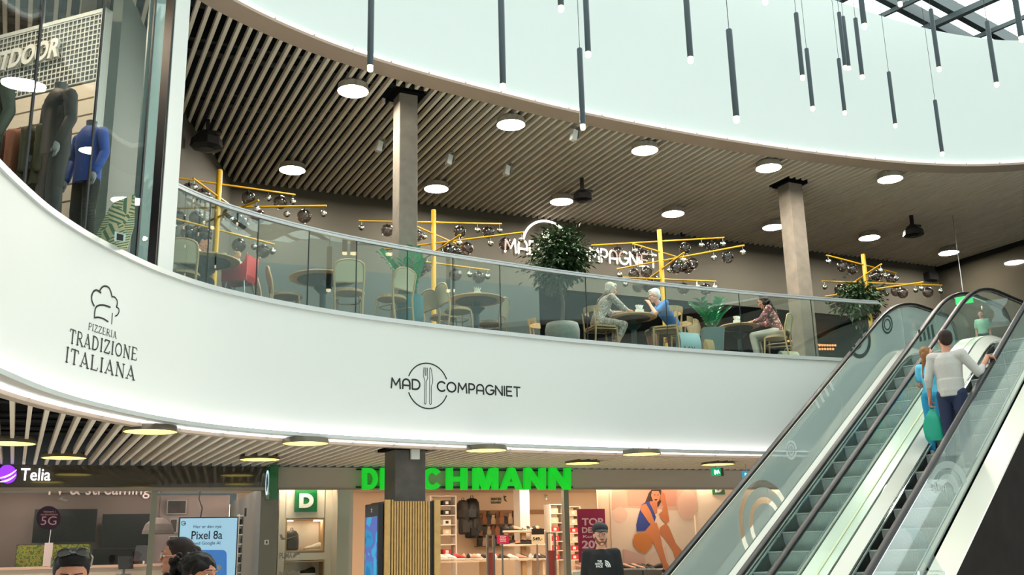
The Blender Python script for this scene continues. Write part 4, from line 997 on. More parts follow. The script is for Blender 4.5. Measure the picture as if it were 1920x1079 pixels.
# --- inside the shoe shop
b = MB(); wt(b, 'RIGHT SIZE', 921, 934, 940, 939, 6.58, .03, .01); wt(b, 'DELIVERY', 921, 941, 940, 945, 6.58, .03, .01)
tag(b.build('wall_lettering', mat('olive_print', '4E5638', .6)), 'small dark green words RIGHT SIZE DELIVERY on the shoe shop wall', 'lettering')
for i, (x, y, l) in enumerate(((944, 930, 'small green arrow mark, first on the shoe shop wall'), (969, 932, 'small green badge mark, second on the shoe shop wall'), (1021, 928, 'small green hook mark high by the white column'))):
    b = MB(); wpoly(b, [(x, y), (x + 6, y + 1), (x + 3, y + 5), (x + 7, y + 12), (x + 2, y + 9), (x + 1, y + 4)], 6.58, .01); tag(b.build('wall_mark', MATS['green_sign'] if i else MATS['olive_print']), l, 'mark')
b = MB(TW); a, c, _, _ = LW.rect(895, 950, 1040, 960, 6.5); z1 = LW.px(940, 957, 6.5)[1]; z0 = LW.px(940, 965, 6.5)[1]; b.bb(a, c, 6.54, 6.6, z0, z1); struct(b.build('trim_6', mat('brown_rail', '9A7350', .6)))
a, c, _, _ = LW.rect(975, 918, 993, 990, 4.2); b = MB(TW); b.bb(a, c, 4.2, 4.6, GZ, ZIN + .1); tag(b.build('square_column', OFFW), 'plain cream column in the middle of the shoe shop', 'column')
SB = {'red': mat('red_box', 'C2313A', .6), 'dark': mat('dark_box', '2A2624', .6), 'cream': mat('cream_box', 'D9C3A2', .6), 'white': mat('white_box', 'EDE4DA', .6)}
SBM = {}
for k_, m_ in SB.items():
    b = MB(); b.box((0, 0, .055), (.18, .3, .11)); b.k = 1; b.box((0, -.151, .055), (.07, .004, .06)); me_ = b.build('shoe_box', [m_, SB['white'] if k_ != 'white' else SB['dark']]); SBM[k_] = me_; me_['label'] = ''
usedb = set()
def shoebox(k_, p, label, group):
    o = SBM[k_]
    if k_ in usedb: o = o.copy(); COL.objects.link(o)
    usedb.add(k_); o.location = p; o.rotation_euler.z = LW.a; tag(o, label, 'shoe box', group); return o
def rack(name, label, x0, x1, y0, y1, v, rows, kinds, group, glabel, depth=.34):
    """open rack filled with shoe boxes row by row"""
    a, c, z0, z1 = LW.rect(x0, y0, x1, y1, v); t = thing(name, label, 'rack', LW.pt((a + c) / 2, v, GZ)); rh = (z1 - z0) / rows
    b = MB(TW); b.bb(a - .03, a, v, v + depth, GZ, z1); pw(b.build('side_panel', OFFW), t); b = MB(TW); b.bb(c, c + .03, v, v + depth, GZ, z1); pw(b.build('side_panel', OFFW), t)
    for r in range(rows + 1):
        b = MB(TW); b.bb(a, c, v, v + depth, z0 + r * rh - .02, z0 + r * rh); pw(b.build('shelf', OFFW), t)
    for r in range(rows):
        n = int((c - a) / .19); kk = kinds[(rows - 1 - r) % len(kinds)]
        for lay in range(max(1, int((rh - .03) / .118))):
            for i in range(n):
                if random.random() < .1: continue
                k_ = kk if random.random() < .8 else random.choice(['white', 'cream', 'dark'])
                shoebox(k_, LW.pt(a + .1 + i * (c - a - .02) / n, v + .17, z0 + r * rh + lay * .115), glabel % {'red': 'red', 'dark': 'black', 'cream': 'cream', 'white': 'white', 'tan': 'tan'}[k_] + ', %s shelf down, %s across%s' % (ORD[rows - 1 - r], ORD[i], (', low', ', up', ', top', ', high')[min(lay, 3)]), group)
    return t
rack('shoe_rack', 'tall rack of shoe boxes beside the slatted kiosk', 809, 854, 930, 1040, 5.2, 6, ['dark', 'dark', 'cream', 'cream', 'red', 'red'], 'boxes on the left rack', '%s shoe box on the rack by the kiosk')
rack('shoe_rack', 'rack of red shoe boxes left of the grey door post', 1034, 1057, 946, 1050, 4.2, 6, ['cream', 'cream', 'red', 'red', 'red', 'red'], 'boxes left of the door post', '%s shoe box left of the door post')
rack('shoe_rack', 'rack of red shoe boxes right of the grey door post', 1069, 1088, 950, 1050, 4.0, 6, ['cream', 'cream', 'red', 'white', 'red', 'red'], 'boxes right of the door post', '%s shoe box right of the door post')
for i, (x, y, s, l) in enumerate(((868, 975, 1.0, 'black backpack, upper left of the hanging bags'), (885, 975, 1.1, 'black backpack, upper right of the hanging bags'), (872, 1003, 1.0, 'black backpack, middle of the hanging bags'), (884, 1010, 1.1, 'largest black backpack low in the hanging bags'), (893, 1000, .9, 'black backpack at the right of the hanging bags'))):
    backpack(x, y, 5.6, s, l, W_BLK if i % 2 else DGREY, R(20 * (i - 2)))
# rack of handbags and boots behind
t = wthing('wall_shelf', 'long shelf unit with dark bags along the rear wall of the shoe shop', 'shelf', 930, 1020, 6.2)
for y in (985, 1006, 1026):
    a, c, z0, z1 = LW.rect(897, y - 2, 972, y, 6.2); b = MB(TW); b.bb(a, c, 6.2, 6.5, z1 - .02, z1); pw(b.build('shelf', mat('dark_wood', '5A4433', .6)), t)
HB = [mat('brown_leather', '6A4128', .5), mat('cognac_leather', '9A5E32', .5), W_BLK, mat('beige_leather', 'C2A27C', .5)]
for ri, y in enumerate((985, 1006, 1026)):
    for i in range(9):
        u, z = LW.px(900 + i * 8, y, 6.35); b = MB(); hh = .22 + .05 * ((i * 7 + ri) % 3); b.loft([[V((x_ * .06, y_ * .05, z_ * hh)) for x_, y_ in ((-1, -1), (1, -1), (1, 1), (-1, 1))] if z_ < .7 else [V((x_ * .035, y_ * .03, z_ * hh)) for x_, y_ in ((-1, -1), (1, -1), (1, 1), (-1, 1))] for z_ in (0, .5, .8, 1)])
        o = b.build('handbag', HB[(i + ri) % 4]); o.location = LW.pt(u, 6.35, z + .01); o.rotation_euler.z = LW.a
        tag(o, ['brown', 'cognac', 'black', 'beige'][(i + ri) % 4] + ' handbag on the %s rear shelf of the shoe shop, %s from the left' % (('top', 'middle', 'bottom')[ri], ORD[i]), 'handbag', 'handbags on the rear shelves')
t = wthing('shoe_table', 'long pale table heaped with shoes in the shoe shop entrance', 'table', 930, 1079, 2.8)
a, c, z0, z1 = LW.rect(806, 1051, 1030, 1056, 2.5); b = MB(TW); b.bb(a, c, 2.5, 3.2, z1 - .03, z1); pw(b.build('table_top', CREAM), t)
for uu in (a + .1, (a + c) / 2, c - .1): b = MB(TW); b.bb(uu - .03, uu + .03, 2.55, 3.15, GZ, z1 - .03); pw(b.build('leg', CREAM), t)
sk = [SH_W, SH_K, SH_P, SH_R]; nm_ = ['white', 'black', 'blush', 'red']
for i in range(26):
    k_ = random.choice((0, 0, 1, 1, 2, 3)); shoe(sk[k_], 812 + i * 8.3, 1050, 2.6 + .25 * (i % 2), random.choice((0, pi, R(70), R(-60))), nm_[k_] + ' sneaker on the long shoe table, %s from the left in the heap' % ORD[i], 'sneakers on the long table', 1.0)
for i in range(14):
    k_ = random.choice((0, 1, 1, 2)); shoe(sk[k_], 955 + (i % 7) * 9, (1024 if i < 7 else 998), 3.9, random.choice((0, pi)), nm_[k_] + ' sneaker on the %s tier of the stepped stand, %s from the left' % ('lower' if i < 7 else 'upper', ORD[i % 7]), 'sneakers on the stepped stand', 1.1)
t = wthing('display_stand', 'stepped stand of shoes in front of the cream column', 'stand', 985, 1050, 3.9)
for y in (999, 1025, 1047):
    a, c, z0, z1 = LW.rect(950, y - 2, 1022, y, 3.9); b = MB(TW); b.bb(a, c, 3.8, 4.15, z1 - .025, z1 - .005); pw(b.build('shelf', WF), t)
b = MB(TW); b.bb((a + c) / 2 - .05, (a + c) / 2 + .05, 4.0, 4.1, GZ, LW.px(985, 997, 3.9)[1] - .03); pw(b.build('post', WF), t)
MAG = mat('magenta_card', 'C8175A', .5); MAGD = mat('magenta_banner', '9C1F4E', .5)
t = wthing('small_sign', 'small hot pink sale sign beside a security gate', 'sign', 942, 1020, 1.8); pw(wr('card', MAG, 932, 1004, 953.5, 1020, 1.8, .01), t)
b = MB(); [wt(b, s_, 937, 1006 + i * 4, 949, 1009 + i * 4, 1.79, .02, .004) for i, s_ in enumerate(('TOP', 'DEALS', '20%'))]; pw(b.build('print', W_WHITE), t)
a_, c_, z0_, z1_ = LW.rect(941, 1020, 944, 1079, 1.8); b = MB(TW); b.bb(a_, c_, 1.8, 1.82, GZ, z1_); pw(b.build('pole', W_STEEL), t)
t = wthing('price_sign', 'cream price card with a black top reading 549,-', 'sign', 1008, 1022, 2.2); pw(wr('card', mat('cream_card', 'E3D6B4', .6), 997, 1003, 1020, 1022, 2.2, .01), t); pw(wr('header_card', W_BLK, 997, 992, 1020, 1003, 2.2, .01), t)
b = MB(); wt(b, '549,-', 999, 1008, 1017, 1015, 2.19, .02, .004); pw(b.build('print', W_BLK), t)
a_, c_, z0_, z1_ = LW.rect(1007, 1022, 1010, 1079, 2.2); b = MB(TW); b.bb(a_, c_, 2.21, 2.23, GZ, z1_); pw(b.build('pole', W_STEEL), t)
def gate(x0, x1, y, l):
    t = wthing('security_gate', l, 'gate', (x0 + x1) / 2, 1079, 1.0); a, c, z0, z1 = LW.rect(x0, y, x1, 1079, 1.0)
    for uu in (a, c): b = MB(TW); b.bb(uu - .015, uu + .015, .98, 1.04, GZ, z1); pw(b.build('post', W_STEEL), t)
    b = MB(TW); b.bb(a, c, .99, 1.03, z1 - .02, z1); pw(b.build('top_bar', W_STEEL), t)
    b = MB(TW); b.bb(a + .02, c - .02, 1.0, 1.01, GZ + .1, LW.px(x0, y + 34, 1.0)[1]); pw(b.build('banner', mat('dull_red_banner', 'B04A48', .5)), t)
gate(914, 926, 1003, 'steel anti theft gate left of the hot pink sale sign'); gate(1026, 1041, 999, 'steel anti theft gate with a red banner beside the grey door post')
b = MB(TW); a, c, _, _ = LW.rect(1058, 918, 1067, 1079, 0); b.bb(a, c, -.04, .08, GZ, ZH0); tag(b.build('door_post', mat('grey_post', '7E7C70', .4)), 'upright grey post at the right of the shoe shop entrance', 'post')
t = wthing('sale_banner', 'tall magenta sale banner behind the man in the black cap', 'banner', 1110, 1056, .5); pw(wr('cloth', MAGD, 1084, 955, 1136, 1055, .5, .01), t)
b = MB(); PKW = mat('pale_pink_print', 'E9B9C6', .6)
for s_, q in (('TOP', (1091, 972, 1131, 986)), ('DEALS', (1091, 989, 1134, 1000)), ('Kun kr', (1093, 1004, 1130, 1009)), ('20%', (1091, 1014, 1132, 1029)), ('på alt', (1091, 1034, 1108, 1038))): wt(b, s_, q[0], q[1], q[2], q[3], .49, .03, .004)
pw(b.build('print', PKW), t)
# right window: white wall, poster, plinths
b = MB(TW); a, c, _, _ = LW.rect(1122, 918, 1147, 1000, .9); b.bb(a, c, .9, .95, GZ, ZH0 + .1); struct(b.build('wall_window_back', mat('cream_panel', 'D9C2A6', .7)))
b = MB(TW); a2, c2, _, _ = LW.rect(1303, 918, 1520, 1000, .9); b.bb(a2, c2, .9, .95, GZ, ZH0 + .1); struct(b.build('wall_window_back_right', mat('cream_panel2', 'E8D3BC', .7)))
t = wthing('poster', 'large poster of a seated woman in a blue top and orange shorts', 'poster', 1225, 1079, .9)
Z5 = lambda L: [(900 + x / 4, 840 + y / 4) for x, y in L]
pw(wr('sheet', mat('poster_floor', 'E3CDB8', .5), 1147, 917, 1303, 1100, .88, .01), t)
PO = [('CDA08A', [(990, 300), (1625, 300), (1625, 480), (1500, 470), (1100, 450), (990, 470)]), ('C9907C', [(1100, 300), (1480, 300), (1470, 440), (1110, 440)]), ('DDB7A2', [(1050 + 56 * cos(i * pi / 10), 505 + 60 * sin(i * pi / 10)) for i in range(20)]), ('D6AC98', [(1555 + 75 * cos(i * pi / 10) , 430 + 115 * sin(i * pi / 10)) for i in range(20) if 1555 + 75 * cos(i * pi / 10) < 1640]),
      ('D9B0A2', [(1075, 760), (1240, 810), (1240, 1010), (1075, 1010)]), ('E0C0AE', [(1240, 810), (1400, 740), (1420, 1010), (1240, 1010)]),
      ('3B231A', [(1265, 340), (1290, 312), (1350, 310), (1372, 340), (1362, 400), (1335, 450), (1320, 430), (1300, 400), (1270, 412), (1235, 420), (1255, 370)]), ('C27F5C', [(1290, 325), (1340, 325), (1355, 360), (1345, 395), (1320, 420), (1295, 395), (1283, 360)]), ('B8704C', [(1275, 400), (1330, 415), (1330, 490), (1300, 510), (1260, 450)]),
      ('C07448', [(1350, 600), (1395, 565), (1420, 600), (1470, 720), (1520, 780), (1495, 850), (1465, 850), (1450, 780), (1390, 690), (1345, 640)]), ('2E3F88', [(1215, 425), (1265, 400), (1290, 450), (1320, 520), (1300, 590), (1250, 620), (1175, 630), (1172, 580), (1190, 500)]),
      ('BC7046', [(1360, 325), (1385, 350), (1410, 480), (1420, 550), (1395, 568), (1370, 550), (1340, 500), (1365, 480), (1375, 440), (1352, 390)]), ('C67A4E', [(1215, 430), (1245, 420), (1280, 480), (1310, 560), (1330, 575), (1300, 595), (1265, 560), (1225, 500), (1203, 470)]),
      ('C87A4C', [(1285, 570), (1325, 562), (1345, 620), (1370, 750), (1400, 860), (1440, 920), (1410, 935), (1370, 890), (1340, 800), (1300, 710), (1260, 690), (1225, 640)]), ('C4773A', [(1160, 650), (1200, 635), (1262, 650), (1300, 700), (1288, 745), (1240, 795), (1200, 785), (1158, 745), (1146, 700)]), ('3A2018', [(1355, 890), (1400, 930), (1430, 915), (1415, 905), (1440, 925), (1420, 956), (1365, 935)])]
for i, (col, L) in enumerate(PO):
    b = MB(); wpoly(b, Z5(L), .875 - i * .0012, .001); pw(b.build('print', mat('print_' + col.lower(), col, .6)), t)
b = MB(); [wpoly(b, Z5(L), .852, .001) for L in ([(1305, 352), (1316, 352), (1316, 357), (1305, 357)], [(1330, 352), (1341, 353), (1341, 358), (1330, 357)], [(1308, 388), (1332, 386), (1326, 396), (1312, 396)])]; pw(b.build('print', MATS['print_3b231a']), t)
for i, (x0, x1, l) in enumerate(((1166, 1200, 'dark grey plinth of shoes in the right window, left one'), (1202, 1236, 'dark grey plinth of shoes in the right window, right one'))):
    a, c, z0, z1 = LW.rect(x0, 1070, x1, 1079, .4); b = MB(TW); b.bb(a, c, .3, .7, GZ, z1); tag(b.build('plinth', mat('plinth_grey', '5B5A56', .6)), l, 'plinth')
for i in range(8): shoe((SH_K, SH_P)[i % 2 if i < 4 else 0], 1170 + i * 8.6, 1069, .5, random.choice((.3, 2.6, -.6)), ('dark' if not (i % 2 if i < 4 else 0) else 'blush') + ' shoe on the grey window plinths, %s from the left' % ORD[i], 'shoes on the window plinths', 1.0)
t = wthing('display_table', 'low white display table with a sandal beside the door post', 'table', 1088, 1079, .6); a, c, z0, z1 = LW.rect(1070, 1072, 1105, 1075, .6); b = MB(TW); b.bb(a, c, .5, .9, z1 - .03, z1); pw(b.build('table_top', W_WHITE), t); b = MB(TW); b.bb(a + .05, c - .05, .55, .85, GZ, z1 - .03); pw(b.build('base', W_WHITE), t)
shoe(SH_P, 1088, 1071, .65, .2, 'open tan shoe on the low white display table')
t = wthing('square_sign', 'green square sign cut by the header near the escalator', 'sign', 1347, 928, .88); pw(wr('plate', GRS, 1336, 905, 1358.5, 928, .88, .02), t); b = MB(); wt(b, 'D', 1341, 912, 1353, 924, .87, .06, .01); pw(b.build('letter', W_WHITE), t)
# green exit sign and blue sign
def exitsign(x0, y0, x1, y1, label, col):
    p0 = at_y((x0 + x1) / 2, y1, 18.6); p1 = at_y((x0 + x1) / 2, y0, 18.6); w_ = (x1 - x0) / F * 18.6
    t = thing('exit_sign', label, 'sign', p0, R(14)); h = p1.z - p0.z
    b = MB(); b.box((0, 0, h / 2), (w_, .03, h)); b.build('panel', col, t); b = MB(); b.bb(w_ / 2, w_ / 2 + .05, -.02, .1, 0, h); b.build('casing', W_TAUPE, t)
    b = MB(); s = h
    for L in ([(-.3, .15), (-.12, .15), (-.12, .75), (-.3, .75)], [(.1, .2), (.2, .2), (.3, .5), (.42, .25), (.5, .3), (.36, .62), (.3, .8), (.18, .7), (.05, .55)], [(-.05, .3), (.05, .3), (.05, .7), (-.05, .7)]): b.plate([(x * s, -.018, y * s) for x, y in L], .002, (0, -1, 0))
    b.build('pictogram', MATS['lit_pale'], t); b = MB(); b.tube([(0, 0, h), (0, 0, ZLO - .05 - p0.z)], .01); b.build('hanger', W_STEEL, t); return t
exitsign(1334, 878, 1352, 893, 'small green emergency exit sign below the lower ceiling', mat('lit_exit_green', '12A06E', .4, emis=.8))
exitsign(1392, 884, 1408, 898, 'small pale blue hanging sign behind the escalator handrail', mat('lit_sign_blue', '3AA0C8', .4, emis=.7))
# --- kiosk round the pillar
KA = -SA; t = thing('slatted_kiosk', 'kiosk of upright wooden slats round the ground floor pillar', 'kiosk', (COLL.x, COLL.y, GZ), KA)
kw, kd, kh = .80, .62, LW.px(740, 938, -3.1)[1]; kh = CAMZ + ray(750, 938).z * (COLL.y - .35) / ray(750, 938).y - GZ
b = MB(); b.bb(-kw / 2, kw / 2, -kd / 2, kd / 2, 0, kh - .02); b.build('core', W_BLK, t)
WK = mat('kiosk_wood', 'C9A063', .5, noise=.1, nscale=12)
for i in range(15): b = MB(); x = -kw / 2 + .09 + i * .0385; b.bb(x, x + .024, -kd / 2 - .03, -kd / 2, 0, kh - .02 if i else kh); b.build('slat', WK, t)
b = MB(); b.bb(-kw / 2 - .01, -kw / 2 + .07, -kd / 2 - .035, -kd / 2, 0, kh); b.build('corner_board', WK, t)
b = MB(); b.bb(kw / 2 - .08, kw / 2 + .01, -kd / 2 - .035, -kd / 2, 0, kh); b.build('corner_board', WK, t)
b = MB(); b.bb(-kw / 2 - .09, -kw / 2 - .012, -kd / 2 + .0, kd / 2, 0, kh - .04); b.build('screen_casing', W_BLK, t, bevel=.01)
b = MB(); b.bb(-kw / 2 - .097, -kw / 2 - .09, -kd / 2 + .05, kd / 2 - .05, .3, kh - .22); KS = pattern('kiosk_screen_image', ['1F78B8', '2C8FCC', '5B6FC0', '3FA8DC'], 2.2); KS.node_tree.nodes['Principled BSDF'].inputs['Emission Strength'].default_value = .5
_n = KS.node_tree; _n.links.new([n for n in _n.nodes if n.type == 'VALTORGB'][0].outputs[0], _n.nodes['Principled BSDF'].inputs['Emission Color']); b.build('screen', KS, t)
b = MB(); b.ball((-kw / 2 - .095, -.02, kh - .12), .014); b.ball((-kw / 2 - .095, -.02, kh - .15), .011); b.build('camera_lens', W_WHITE, t)
p = V((COLL.x, COLL.y, 0)); q = M.Rotation(KA, 3, 'Z'); fz = CAMZ + ray(749, 850).z * 14.3 / ray(749, 850).y
b = MB(); b.box((0, 0, 0), (.13, .05, .17)); o = b.build('junction_box', W_WHITE, bevel=.006); o.location = p + q @ V((.06, -.256, 0)) + V((0, 0, fz)); o.rotation_euler.z = KA; tag(o, 'small white square box on the dark ground floor pillar', 'box')
# ---------------------------------------------------------------- cafe furniture on the upper floor
DIV = None
def mk_cane(label=''):
    t = thing('cane_chair', label, 'chair')
    # back frame: rear legs running up into an arched top rail
    P = []
    for sx in (-1, 1):
        leg = [(sx * .19, -.25, 0), (sx * .195, -.215, .25), (sx * .20, -.20, .45), (sx * .212, -.225, .62), (sx * .205, -.265, .76)]
        P.append([V(p) for p in leg])
    top = [V((.205 * cos(R(a)) if abs(cos(R(a))) > .01 else 0, -.265 - .02 * sin(R(a)), .76 + .095 * sin(R(a)) ** .8 if a not in (0, 180) else .76)) for a in (20, 45, 70, 90, 110, 135, 160)]
    path = P[1] + top + list(reversed(P[0]))
    b = MB(); b.tube(path, .0155, 8); b.build('back_frame', W_OAK, t, smooth=60)
    b = MB(); b.tube([(-.20, -.205, .54), (0, -.225, .54), (.20, -.205, .54)], .012, 8); b.build('back_rail', W_OAK, t, smooth=60)
    rows = []
    for z, y, w_ in ((.545, -.222, .19), (.62, -.228, .195), (.70, -.250, .195), (.76, -.268, .19), (.81, -.280, .165), (.842, -.284, .10)): rows.append([V((w_ * k / 4, y - .012 * (1 - (k / 4) ** 2), z)) for k in range(-4, 5)])
    b = MB(); b.strip(rows); b.strip([[p + V((0, .008, 0)) for p in reversed(r)] for r in rows]); b.build('cane_panel', CANE, t, smooth=True)
    oval = [(.215 * cos(q) * (1 + .06 * cos(2 * q)), .02 + .215 * sin(q)) for q in [2 * pi * i / 24 for i in range(24)]]
    b = MB(); b.prism(oval, .425, .455); b.build('seat_frame', W_OAK, t, bevel=.006)
    b = MB(); b.prism([(x * .93, (y - .02) * .93 + .02) for x, y in oval], .455, .475); b.build('seat', W_SEAT, t, bevel=.008)
    for sx in (-1, 1): b = MB(); b.tube([(sx * .155, .17, .43), (sx * .165, .185, .25), (sx * .175, .20, 0)], [.017, .015, .012], 8); b.build('leg', W_OAK, t, smooth=60)
    b = MB(); b.tube([(-.17, -.21, .30), (-.165, -.05, .31), (-.15, .11, .31), (-.09, .17, .31), (0, .185, .31), (.09, .17, .31), (.15, .11, .31), (.165, -.05, .31), (.17, -.21, .30)], .010, 8); b.build('stretcher', W_OAK, t, smooth=60)
    return t
CANE = mat('cane_webbing', 'E0D2B2', .75)
nt = CANE.node_tree; tc = nt.nodes.new('ShaderNodeTexCoord'); ck = nt.nodes.new('ShaderNodeTexChecker'); ck.inputs['Scale'].default_value = 95
ck.inputs['Color1'].default_value = lin('EADCBC'); ck.inputs['Color2'].default_value = lin('BBA988'); nt.links.new(tc.outputs['Object'], ck.inputs[0]); nt.links.new(ck.outputs[0], nt.nodes['Principled BSDF'].inputs[0])
def mk_wood(label=''):
    t = thing('wooden_chair', label, 'chair')
    for sx in (-1, 1):
        b = MB(); b.tube([(sx * .20, -.22, 0), (sx * .215, -.20, .42), (sx * .225, -.23, .74)], [.013, .018, .014], 8); b.build('leg', W_OAK, t, smooth=60)
        b = MB(); b.tube([(sx * .21, .22, 0), (sx * .20, .20, .44)], [.012, .018], 8); b.build('leg', W_OAK, t, smooth=60)
        b = MB(); b.tube([(sx * .205, -.21, .40), (sx * .20, .20, .41)], .012, 8); b.build('side_rail', W_OAK, t, smooth=60)
    b = MB(); b.loft([[V((.26 * sin(R(a)), -.02 - .26 * cos(R(a)) + dy, z)) for dy, z in ((0, .70), (.02, .70), (.012, .80), (-.008, .80))] for a in range(-70, 71, 14)]); b.build('back_rest', W_OAK, t, smooth=40)
    b = MB(); b.rbox((0, 0, .45), (.44, .42, .03), .08); b.build('seat', W_OAK, t, bevel=.006)
    b = MB(); b.tube([(-.2, .2, .40), (.2, .2, .40)], .013, 8); b.tube([(-.21, -.21, .40), (.21, -.21, .40)], .013, 8); b.tube([(-.2, -.2, .40), (-.2, .2, .4)], .008, 6); b.build('seat_rail', W_OAK, t, smooth=60)
    return t
# (x, y at top of back, turn, label). turn 0 faces away from the camera's right; angle in degrees about z
CH = [(345, 459, 12, 'cane chair seen from behind at the left end beside the white post'), (526, 533, -62, 'cane chair mostly hidden, leaning left of its neighbour at the first free table'), (538, 505, -72, 'cane chair facing right at the left side of the first free table'), (655, 497, 10, 'cane chair with its back square to us in front of the first free table'),
      (737, 510, 52, 'cane chair turned left beside the pot with the blue green plant'), (828, 548, -50, 'cane chair behind another, just right of the yellow post'), (856, 536, -62, 'cane chair facing right, nearest at the second free table'), (932, 579, 75, 'cane chair with only the low back showing, right of the second free table'),
      (1322, 602, -70, 'empty cane chair left of the square planter'), (1452, 593, 62, 'cane chair the woman in the flowery blouse sits on')]
cc = None; CP_ = []
for x, y, rz, lb in CH:
    p = at_z(x, y, ZFL + .855)
    if x == 526: p = at_z(526, 541, ZFL + .855) ; p = V((-3.62, 14.62, 0))
    if x == 932: p = V((p.x - .10, p.y - .65, 0))
    if x == 828: p = V((p.x, p.y + .05, 0))
    if x == 1452: p = at_z(1452, 593, ZFL + .855)
    CP_.append((p, rz))
    if cc is None: cc = mk_cane(lb); cc.location = (p.x, p.y, ZFL); cc.rotation_euler.z = R(rz); cc['group'] = 'cane chairs on the balcony'
    else: dup(cc, (p.x, p.y, ZFL), R(rz), lb)
WCP = [(V((1.50, 16.78, 0)), -68, 'pale wooden chair the grey haired woman in patterned clothes sits on'), (V((2.66, 16.92, 0)), 72, 'empty pale wooden chair in front of the man in the blue shirt'), (V((2.98, 17.75, 0)), 100, 'pale wooden chair the man in the blue shirt sits on'), (V((.55, 17.6, 0)), -100, 'pale wooden chair half hidden behind the round stone pot')]
wc = None
for p, rz, lb in WCP:
    if wc is None: wc = mk_wood(lb); wc.location = (p.x, p.y, ZFL); wc.rotation_euler.z = R(rz); wc['group'] = 'wooden chairs on the balcony'
    else: dup(wc, (p.x, p.y, ZFL), R(rz), lb)
TEALD = mat('dark_teal_base', '24474B', .5)
def mk_table(r, label=''):
    t = thing('round_table', label, 'table')
    b = MB(); b.lathe([(r - .03, .725), (r, .735), (r, .75), (r - .01, .755)], n=40); b.build('table_top', W_OAK, t, smooth=40)
    b = MB(); b.lathe([(r - .12, .712), (r - .12, .724)], n=32); b.build('underside_disc', mat('dark_mdf', '4E4B46', .7), t)
    b = MB(); b.lathe([(.045, .02), (.045, .712)], n=16); b.lathe([(.14, .60), (.04, .5)], n=16); b.build('pedestal', TEALD, t, smooth=50); b = MB(); b.lathe([(.26, 0), (.26, .012), (.05, .03)], n=28); b.build('foot', TEALD, t); return t
TB = [((385, 489), .46, 'round pale wood table between the two diners at the far left'), ((606, 522), .50, 'empty round pale wood table, larger, left of the concrete pillar'), ((893, 562), .46, 'round pale wood table holding a menu holder, right of the yellow post'), ((1187, 595), .42, 'round pale wood table the elderly couple eat at'), ((1385, 613), .38, 'round pale wood table of the woman in the flowery blouse')]
TP = []
for (x, y), r, lb in TB:
    p = at_z(x, y, ZFL + .75); t = mk_table(r, lb); t.location = (p.x, p.y, ZFL); TP.append(p); t['group'] = 'round cafe tables'
# things on the tables
def cyl(name, label, cat, p, prof, m, n=14):
    b = MB(); b.lathe(prof, n=n); o = b.build(name, m, smooth=40); o.location = p; return tag(o, label, cat)
def napkins(p, label, s=1.):
    t = thing('menu_holder', label, 'menu holder', p, R(20)); b = MB(); b.box((0, 0, .05 * s), (.10 * s, .07 * s, .10 * s)); b.build('holder', W_WHITE, t)
    for i in range(4): b = MB(); b.box(((i - 1.5) * .022 * s, 0, .12 * s), (.004, .06 * s, .09 * s), rot=M.Rotation(R((i - 1.5) * 14), 3, 'Y')); b.build('card', W_WHITE, t)
    return t
napkins(TP[2] + V((.02, -.05, .005)), 'white menu holder with fanned cards on the second free table', 1.1)
napkins(TP[3] + V((.12, .0, .005)), 'white menu holder with papers on the couple\'s table', 1.3)
napkins(TP[4] + V((-.02, .0, .005)), 'white menu holder with papers in front of the woman in the flowery blouse', 1.2)
cyl('glass_of_juice', 'half full glass of orange juice on the couple\'s table', 'glass', TP[3] + V((-.10, -.1, .006)), [(.03, 0), (.036, .05)], mat('orange_juice', 'E8941E', .3))
o = cyl('tumbler', 'clear glass around the orange juice on the couple\'s table', 'glass', TP[3] + V((-.10, -.1, .005)), [(.034, 0), (.041, .13), (.039, .13), (.033, .003)], G_CLEAR)
cyl('cup', 'small white cup on the far left table', 'cup', TP[0] + V((.28, -.1, .005)), [(.02, 0), (.035, .06), (.03, .06)], W_WHITE); 
b = MB(); b.box((0, 0, .02), (.14, .10, .04), .4); o = b.build('napkin', mat('pale_blue_paper', '9CC8CC', .8)); o.location = TP[0] + V((.18, -.16, .005)); tag(o, 'crumpled pale blue napkin on the far left table', 'napkin')
